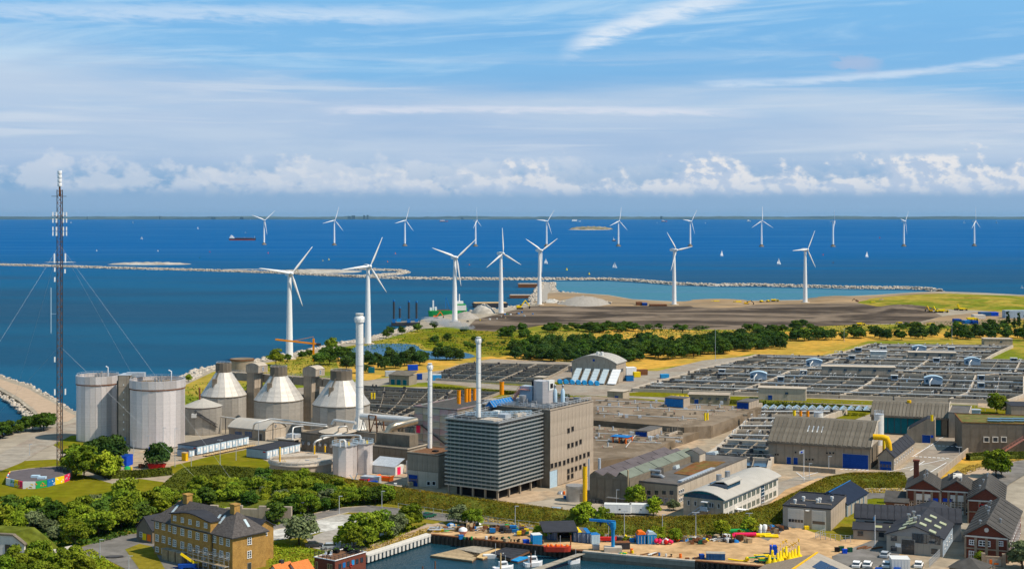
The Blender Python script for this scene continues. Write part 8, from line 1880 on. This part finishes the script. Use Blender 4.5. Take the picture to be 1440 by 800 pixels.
# lamps, poles, fences, cars
lampm = shared('lamp',lambda:U('galv').lathe([(.09,0),(.05,1)],8).mesh('pole'))
def lamp(px,pb,pt,lab,twin=False,m='galv'):
    h = hpx(pb,pt);r = thing('street_lamp',lab,'lamp post',G(px,pb),0,'lamp posts');obj('pole',lampm,r).scale = (1.3,1.3,h);U(m).box(-.9 if twin else -.1,.9,-.1,.1,h,h+.14).bd('lamp_head',r)
for px,pb,pt,lab in ((229.5,652,601,'tall lamp post before the wider silo, left one'),(246,656,602,'tall lamp post before the wider silo, right one'),(309.5,655,618,'dark lamp post in front of the longer cabin row'),(332,647,618,'lamp post between the two cabin rows'),(363.5,630,593,'lamp post at the corner of the arched concrete hall'),(269,655,633,'short lamp post beside the ochre crate'),(41.5,640,624,'short lamp post on the road left of the lattice mast'),(119.5,645,625,'short lamp post on the lawn left of the pines'),(537,714,690,'lamp post on the lane bend, right one'),(477,723,697,'lamp post on the lane bend, left one'),(423,726,706,'lamp post against the rampart by the lane'),(724.5,744,711,'lamp post behind the crates in the harbour yard'),(878,759,718,'lamp post between crane and orange tarpaulin'),(931.5,752,723,'lamp post above the pink floats'),(978.5,757,720,'lamp post rising from the rusty heap'),(1053.5,741,721,'lamp post at the end of the coloured pipes'),(140.5,785,758,'lamp post beside the puddle on the lane'),(181,800,781,'lamp post at the edge of the lane at bottom left'),(1165.5,661,641,'lamp post on the low wall of the corrugated hall'),(1138,672,651,'short lamp post near the flag'),(1349,640,628,'short lamp post on the fresh asphalt'),(188,640,619,'lamp post at the foot of the stair tower'),(209,637,612,'lamp post left of the blue container by the silo'),(1006,508,462,'tall mast lamp beside the pine belt'),(1338.7,482,453,'tall mast lamp at the back of the basins'),(1187,480,462,'mast lamp in front of the rear pines'),(867,711,688,'sign on a thin post by the mustard pipe')):lamp(px,pb,pt,lab,(px*10) % 3 > 1.4)
for px,pb,pt,lab,fl in ((1130.5,676,631,'white flagpole with a white and blue flag before the corrugated hall',1),(1230.5,768,723,'pale flagpole with a rolled blue pennant before the grey halls',0)):
    h = hpx(pb,pt);r = thing('flagpole',lab,'flagpole',G(px,pb));U('white').lathe([(.11,0),(.06,h)],8).bd('pole',r);U('white' if fl else 'skyblue').slab([(0,0,h-.1),(-1.3 if fl else -.3,.3,h-.6),(-1.4 if fl else -.3,.2,h-1.4),(0,0,h-1.2)],.03).bd('flag',r)
    if fl:U('brightblue').box(-.9,-.4,-.05,.25,h-1.1,h-.6).bd('flag_mark',r)
fence_line('metal_fence','tall grey mesh fence and gate between garage yard and grey halls','fence',[G(1160,752),G(1147,757.5),G(1196,762)],1.7,'galv',1.2,rails=3)
fence_line('metal_fence','mesh fence running down beside the gabled grey hall','fence',[G(1330,775),G(1307,798)],2,'galv',1.2,rails=3)
for px,py,lab in ((812,514,''),):pass
fence_line('site_fence','long thin works fence along the lawn before the right-hand basins','fence',[G(1060,566),G(1170,571),G(1415,579)],2.2,'galv',4,rails=1)
fence_line('site_fence','works fence along the near foot of the planted bank','fence',[G(560,716),G(700,737),G(820,751)],1.8,'galv',3,rails=2)
def car(px,py,a,m,lab,L=4.3):
    r = thing('parked_car',lab,'car',G(px,py),a,'parked cars');U(m).ext([(-L/2,.35),(-L/2,.85),(-L*.42,.95),(L*.28,.98),(L/2,.75),(L/2,.35)],-.88,.88).bd('body',r)
    U('glass').ext([(-L*.44,.94),(-L*.3,1.42),(L*.08,1.44),(L*.26,.96)],-.76,.76).bd('glazing',r);U(m).ext([(-L*.33,1.4),(-L*.3,1.49),(L*.06,1.5),(L*.1,1.4)],-.74,.74).bd('roof',r)
    for x in (-L*.3,L*.3):
        for y in (-.86,.86):obj('wheel',shared('whl',lambda:U('black').lathe([(.33,-.12),(.33,.12)],12).use('steel').lathe([(.18,-.13),(.18,.13)],8).mesh('wheel')),r,(x,y,.33),(pi/2,0,0))
    for y in (-.65,.65):U('offwhite').box(L/2-.06,L/2+.02,y-.16,y+.16,.6,.75).bd('headlight',r)
car(1245,782.5,1.1,'galv','silver estate car parked before the gabled grey hall')
for i,px in enumerate((1205,1220,1247,1292)):car(px,796.5,1.2,'white',['leftmost white car','white pick-up-like car second from left','white car left of the white lorry','white car right of the white lorry'][i]+' in the row at the bottom edge')
for i,px in enumerate((1222,1236,1262)):car(px,806,1.2,('darksteel','blue','blue')[i],['dark','dark blue left','dark blue right'][i]+' car just cut by the bottom edge')
car(466,771,.1,'galv','pale pick-up with red load on the gravel yard by the green trees');car(442,768.5,.2,'darksteel','dark car by the round grey-green bush');car(603,731-4,.9,'darkgreen','small green and white vehicle on the grass beside the lane')
s = thing('glass_hatch','slanted pale hatch frame set in the planted bank','hatch',G(778,733),-.25);U('darkconc').exx([(0,.2),(4.4,3.2),(4.4,2.6),(0,-.3)],-1.6,1.6).bd('frame',s);U('bluegrey').exx([(.8,.9),(4.0,3.1),(4.0,3.2),(.8,1.0)],-1.2,1.2).bd('cover',s)
s = thing('rampart_wall','old pale rampart wall with a dark doorway behind the brick house','wall',G(372,733),-.1)
for i in range(11):U('wallconc').box(-17+i*2.2,-14.85+i*2.2,0,1,0,3.6+.5*sin(i*2)).bd('wall_panel',s)
U('black').box(.5,1.9,-.08,0,0,2.4).bd('doorway',s)

# ------------------------------------------------------------ earth-moving machines, ship, barges
def digger(px,py,sz,a,lab,arm='yellow',reach=1.0):
    k = G(px,py).y/F*sz/9;r = thing('excavator',lab,'excavator',G(px,py),a,'earth-moving machines');r.scale = (k,)*3
    for y in (-1.3,.8):U('black').exx([(y,0),(y,.9),(y+.6,.9),(y+.6,0)],-2,2).bd('track',r)
    U(arm if arm != 'blue' else 'midblue').box(-2.2,.8,-1.3,1.2,1.0,2.3).bd('body',r);U('glass').box(-.2,1.1,-1.3,-.2,2.3,3.3).bd('cab',r)
    U(arm).beam((.8,.4,1.8),(3.6,.4,5.6*reach),.6,.8).bd('boom',r);U(arm if reach > .8 else 'black').beam((3.6,.4,5.6*reach),(6.2,.4,2.0),.45,.6).bd('stick',r);U('black').ext([(5.7,.4),(6.5,.3),(6.8,1.4),(6.2,2.1)],-.2,1).bd('bucket',r)
def dumper(px,py,sz,a,lab,tip=0.0):
    k = G(px,py).y/F*sz/9;r = thing('dump_truck',lab,'dump truck',G(px,py),a,'earth-moving machines');r.scale = (k,)*3
    U('yellow').ext([(1.8,.9),(1.8,2.6),(3.6,2.6),(4.4,1.6),(4.6,.9)],-1.1,1.1).bd('cab',r);o = U('yellow').ext([(-.2,0),(-4.6,.5),(-5,1.7),(1.2,1.9),(.6,.1)],-1.4,1.4).bd('tipper',r);o.location = (0,0,1.2);o.rotation_euler = (0,tip,0);U('glass').box(2.4,3.8,-1.12,1.12,1.8,2.4).bd('window',r);U('darksteel').box(-4,3.4,-.5,.5,.7,1.1).bd('chassis',r)
    for x in (3,-1.4,-3.4):
        for y in (-1.15,1.15):obj('wheel',shared('dwh',lambda:U('black').lathe([(.8,-.3),(.8,.3)],12).mesh('wheel')),r,(x,y,.8),(pi/2,0,0))
digger(731,434,20,.1,'large yellow long-boom excavator by the stone spit');digger(613,447,15,0,'orange-red excavator on the quay beside the green ship','hiorange');digger(1050,428,14,0,'dark-armed yellow excavator on the lagoon shore','mustard',.7);digger(414,381.5,7,0,'small digger alone on the sandbank behind the breakwater','mustard');digger(1205,424.5,10,2.5,'small dark digger on the brown strip right of the shore turbines','rust',.8);digger(1345,461,13,0,'yellow excavator behind the pines near the blue containers');digger(1308,438,13,2,'left upright yellow excavator at the edge of the dark earth','mustard');digger(1317,438.5,13,2,'right upright yellow excavator at the edge of the dark earth','yellow')
for px,py,sz,a,lab in ((796,426.5,13,3.3,'yellow wheel loader by the grey gravel pile'),(1005,426,12,3.2,'left yellow dump truck on the lagoon shore'),(1036,426.5,12,3.2,'yellow dump truck left of the shore excavator'),(1071,424.5,9,1,'small yellow machine right of the shore excavator'),(1080.5,424,9,1,'second small yellow machine right of the shore excavator'),(1090,423.5,11,0,'yellow dumper nearest the rightmost shore turbine'),(1229,426,8,0,'dark dumper beside a sand pile'),(1327,439,14,0,'yellow dump truck right of the two upright excavators'),(1355,436,12,0,'yellow truck beside the upright yellow tipper'),(1211,457,12,0,'yellow loader on the earth just behind the pines'),(1264,455,9,3,'small yellow loader half hidden by the pines, left one'),(1284,455,9,3,'orange loader half hidden by the pines, right one'),(1368,451,16,.1,'long rusty tank lorry by the white lot'),(1308,457,11,3,'yellow loader half hidden at the right pines')):dumper(px,py,sz,a,lab)
dumper(1348,435.5,13,0,'yellow tipper with its bed raised high',1.1)
for px,py,w,h,m,lab in ((1387,444,15,3,'containerblue','dark blue container stack at the right pines'),(1399,444,11,3,'brightblue','bright blue container beside the dark stack'),(1362,455,10,2.5,'midblue','blue container in the machine yard, left one'),(1372,455.5,8,2.5,'blue','blue container in the machine yard, right one'),(1348,453,9,2.5,'blue','small blue container behind the machine yard'),(1378,448,16,3.2,'render','pale square shed by the machine yard'),(899,429,8,3,'rust','rusty box at the foot of the lagoon turbine'),(907,429.5,7,2.5,'blue','blue box at the foot of the lagoon turbine'),(926,430,24,1.6,'rust','long low rusty barge section beside the blue box'),(1431,447,34,6,'bluegrey','pale blue sloping hangar at the right edge')):cont(lab,px,py,w,h,8,m,0)
def pile_of(lab,px,py,wpx,h,m,name='gravel_pile',n=0):
    g = G(px,py);w = wpx/2*g.y/F;P = [(px+wpx/2*cos(t_*pi/10)*(1+.12*sin(t_*3)),py-wpx*.06*sin(t_*pi/10)) for t_ in range(20)];o = mound(name,P,h,m,kind=None,label=lab,cat='gravel pile',seed=int(px))
    if n:C = np.column_stack([g.x+RNG.uniform(-w,w,n),g.y-RNG.uniform(0,12,n),RNG.uniform(.2,h*.3,n)]);obj('stones',rocks_mesh('stones',C,1.1,'rock'),o,kind='stuff')
pile_of('long pile of grey gravel with stones beside the spit',822,426,74,7,'gravel',n=260);pile_of('pale sand cone behind the moored barge',680,439,34,8,'shingle');pile_of('grey gravel pile behind the quay turbine',655,446,36,5,'gravel');pile_of('stone heap at the root of the spit',776,424,26,3,'rubble',n=120);pile_of('small sand pile on the brown strip right of the digger',1240,424,14,3.5,'sandearth');pile_of('low earth ridge across the dark field',1270,434,90,3.5,'darkearth');pile_of('brown earth bank on the lagoon side',1180,421,90,3,'sandearth');pile_of('long low earth bank behind the excavators',1010,426,110,2.2,'sandearth');pile_of('low dark heap in the middle of the earth field',900,444,80,1.6,'darkearth')
g = G(628,447,ZS);k = g.y/F;r = thing('green_ship','green and white work ship moored at the quay behind the turbine','ship',g+Vector((0,22,0)),.18);r.scale = (1,1,1.45);ship_hull(r,56*k,11*k,6*k,'green',sheer=.4);U('offwhite').box(8*k,26*k,-5*k,5*k,6*k,11*k).bd('deckhouse',r);U('green').box(9*k,25*k,-4.6*k,4.6*k,11*k,12.4*k).bd('bridge_band',r);U('white').box(12*k,22*k,-3.5*k,3.5*k,12.4*k,15*k).box(16*k,17.5*k,-.6*k,.6*k,15*k,22*k).bd('bridge',r);U('white').box(-22*k,-20*k,-1*k,1*k,6*k,16*k).box(-26*k,-23*k,-2*k,2*k,6*k,9*k).box(-19*k,-16*k,-2*k,2*k,6*k,9.5*k).bd('foremast',r);U('midblue').beam((4*k,-2*k,6*k),(-3*k,-2*k,19*k),1.3*k).beam((-3*k,-2*k,19*k),(-3.5*k,-2*k,8*k),1*k).bd('crane',r);U('rust').box(-15*k,4*k,-4*k,4*k,6*k,6.6*k).bd('hatch',r)
g = G(571,458,ZS);k = g.y/F;r = thing('jack_up_barge','flat work barge with four dark legs with blue tops standing in the water','barge',g,.12);U('darksteel').box(-20*k,20*k,0,22*k,.5,5*k).bd('hull',r);U('greytimber').box(-19*k,19*k,1*k,21*k,5*k,5.6*k).bd('deck',r)
for x,y,h in ((-17,2,37),(-8,19,26),(4,2,36),(15,6,35)):U('darksteel').lathe([(1.4*k,-3),(1.4*k,h*k*.93)],12,x*k,y*k).bd('leg',r);U('midblue').lathe([(1.6*k,h*k*.93),(1.6*k,h*k)],12,x*k,y*k).bd('leg_top',r);U('midblue').box((x-2.4)*k,(x+2.4)*k,(y-2.4)*k,(y+2.4)*k,5*k,10*k).bd('leg_collar',r)
U('skyblue').box(-13*k,-7*k,5*k,10*k,5.6*k,9*k).bd('cabin',r)
def barge(lab,px,py,w,h,m,top,a=0.0):g = G(px,py,ZS);k = g.y/F;r = thing('moored_barge',lab,'barge',g,a,'moored barges');U(m).ext([(-w/2*k,h*k),(-w*.46*k,0),(w*.46*k,0),(w/2*k,h*k)],0,14).bd('hull',r);U(top).box(-w*.46*k,w*.46*k,1,13,h*k,h*k+.5).bd('deck',r)
barge('long dark barge with a tan hold moored behind the sand cone',690,432,50,6,'darksteel','ply',.12);barge('rusty barge beside the spit, the upper one',742,404,28,5,'rust','paleconc',0);barge('rusty barge beside the spit, the lower one',734,419,36,4,'rust','paleconc',0)
r = thing('tower_crane','orange tower crane arm behind the leftmost shore turbine','crane',G(441,508));h = hpx(508,483);b = U('orange');b.beam((0,0,0),(0,0,h+3),1.0).bd('tower',r);U('orange').beam((2,0,h),(-21,0,h+2.5),.8,.9).beam((0,0,h+4),(-12,0,h+1.6),.2).bd('jib',r);U('darksteel').box(1.5,4,-.6,.6,h-1,h+.5).bd('counterweight',r)
# thin dust cloud drifting from the jack-up barge
m = bpy.data.materials.new('dust');m.use_nodes = True;t = NT(m.node_tree);t.n.clear();o_ = t.new('ShaderNodeOutputMaterial');v = t.new('ShaderNodeVolumePrincipled');v.inputs['Color'].default_value = (.75,.78,.8,1);ge = t.new('ShaderNodeTexCoord');nn = t.noise(ge.outputs['Object'],.12,5,.6);t.put(v.inputs['Density'],t.ss(nn,.42,.62,0.0,.10));t.l.new(v.outputs[0],o_.inputs['Volume']);MATS['dust'] = m
A_,C_ = G(592,452,3),G(668,467,3)
b = U('dust').ball(0,0,0,(C_-A_).length/2,6,3,16,8);o = b.build('dust_cloud',None,None,kind='stuff');o.location = (A_+C_)/2+Vector((0,0,3));o.rotation_euler = (0,0,atan2(C_.y-A_.y,C_.x-A_.x))
# ------------------------------------------------------------ small loose things of the yards, each its own
KIT = {
 'drum':lambda m:U(m).lathe([(.29,0),(.3,.05),(.28,.45),(.3,.5),(.28,.55),(.29,.9)],10),
 'crate':lambda m:U(m).box(-.6,.6,-.5,.5,.1,1.0).box(-.65,.65,-.55,.55,1.0,1.08).box(-.6,.6,-.5,-.4,0,.1),
 'pallet':lambda m:U(m).box(-.6,.6,-.4,.4,.1,.16).box(-.6,-.5,-.4,.4,0,.1).box(.5,.6,-.4,.4,0,.1).box(-.05,.05,-.4,.4,0,.1),
 'bollard':lambda m:U(m).lathe([(.2,0),(.14,.2),(.14,.5),(.28,.6),(.28,.7)],8),
 'tarpaulin_pile':lambda m:U(m).lathe([(1.1,0),(.95,.4),(.6,.7),(.15,.85)],7),
 'cable_reel':lambda m:U(m).exx([(-.6,0),(-.6,1.2),(.6,1.2),(.6,0)],-.45,-.38).exx([(-.6,0),(-.6,1.2),(.6,1.2),(.6,0)],.38,.45).box(-.38,.38,-.3,.3,.3,.9)}
CN = {'rust':'rusty','midblue':'blue','offwhite':'white','green':'green','yellow':'yellow','steel':'grey','hiorange':'orange','timber':'wooden','brown':'brown','red':'red','black':'black','teal':'teal'}
KM = {'drum':['rust','midblue','offwhite','green','yellow','hiorange'],'crate':['timber','brown','midblue','offwhite'],'pallet':['timber','brown'],'bollard':['black'],'tarpaulin_pile':['green','steel','midblue','black'],'cable_reel':['timber','rust']}
rc = random.Random(31)
def litter(poly,n,kinds,where):
    X0,X1 = min(p[0] for p in poly),max(p[0] for p in poly)
    for x,y in scatter(poly,n):
        k = rc.choice(kinds);m = rc.choice(KM[k]);px = F*x/y+720
        me = shared((k,m),lambda:KIT[k](m).mesh(k));s_ = rc.uniform(.8,1.25)
        o = obj(k,me,None,(x,y,.06),rc.uniform(0,3),f"{'big ' if s_ > 1.05 else ''}{CN[m]} {k.replace('_', ' ')} {where}, {SEC[int(max(0, min(8, (px-X0)/(X1-X0)*9)))]}",k.replace('_',' '),'loose goods '+where);o.scale = (s_,)*3
A5 = ['drum','crate','pallet','tarpaulin_pile','cable_reel']
litter([(612,742),(650,735),(700,738),(745,744),(745,750),(700,748),(650,747),(615,749)],46,A5,'behind the pontoon quay')
litter([(640,757),(760,763),(766,767),(700,762),(640,755)],16,['drum','bollard','crate'],'along the sheet-pile edge')
litter([(850,758),(900,759),(900,763),(850,762)],14,A5,'behind the blue crane');litter([(955,759),(1015,757),(1050,758),(1055,763),(1000,764),(955,765)],30,A5,'in the middle of the harbour yard')
litter([(1075,744),(1100,738),(1108,742),(1090,752),(1078,750)],14,A5,'beside the beige garage');litter([(880,776),(970,785),(972,787),(880,778)],8,['bollard','drum','pallet'],'on the stone quay')
litter([(530,684),(570,680),(615,690),(600,697),(540,690)],14,A5,'in the yard by the concrete block');litter([(782,690),(812,684),(806,700),(786,703)],8,A5,'below the tall concrete hall')
litter([(1207,742),(1240,715),(1262,700),(1240,722),(1212,745)],8,['drum','pallet','crate'],'between garages and brick halls');litter([(170,660),(212,650),(222,655),(180,664)],8,A5,'in the yard before the silos')
litter([(655,452),(720,440),(760,438),(740,445),(680,452)],16,['crate','tarpaulin_pile','drum'],'on the quay of the reclaimed land')

def kerb(px,lab):
    P = [G(x,y) for x,y in px];r = obj('kerb',None,None,P[0],kind='structure');o = P[0]
    for i in range(len(P)-1):
        p,q = P[i]-o,P[i+1]-o;L = (q-p).length;n = max(1,int(L/2.5))
        for k in range(n):U('paleconc').beam(p.lerp(q,k/n+.003)+Vector((0,0,.12)),p.lerp(q,(k+1)/n-.003)+Vector((0,0,.12)),.22,.3).bd('kerb_stone',r)
kerb([(375,747),(410,740),(450,730),(490,720),(520,720),(560,724),(620,732),(700,738)],'')
kerb([(400,733),(450,720),(480,714),(520,711),(560,715),(620,722),(700,730)],'')
kerb([(1110,674),(1180,677),(1240,684)],'')
kerb([(640,526),(700,530),(770,537),(800,536)],'');kerb([(598,532),(640,536),(742,543),(790,541)],'')
stripes([((1165,672),(1172,672.4)),((1180,672.8),(1187,673.1)),((1195,673.5),(1202,673.8)),((1210,674),(1217,674.3)),((1120,664),(1132,673))],.25)
# ------------------------------------------------------------ the air itself
m = bpy.data.materials.new('air');m.use_nodes = True;t = NT(m.node_tree);t.n.clear();o_ = t.new('ShaderNodeOutputMaterial');v = t.new('ShaderNodeVolumePrincipled');v.inputs['Color'].default_value = (.35,.70,1.0,1);v.inputs['Density'].default_value = 9e-6;v.inputs['Anisotropy'].default_value = .2;t.l.new(v.outputs[0],o_.inputs['Volume']);MATS['air'] = m
U('air').box(-61000,61000,-1600,61000,-3.2,190).build('haze',kind='stuff')
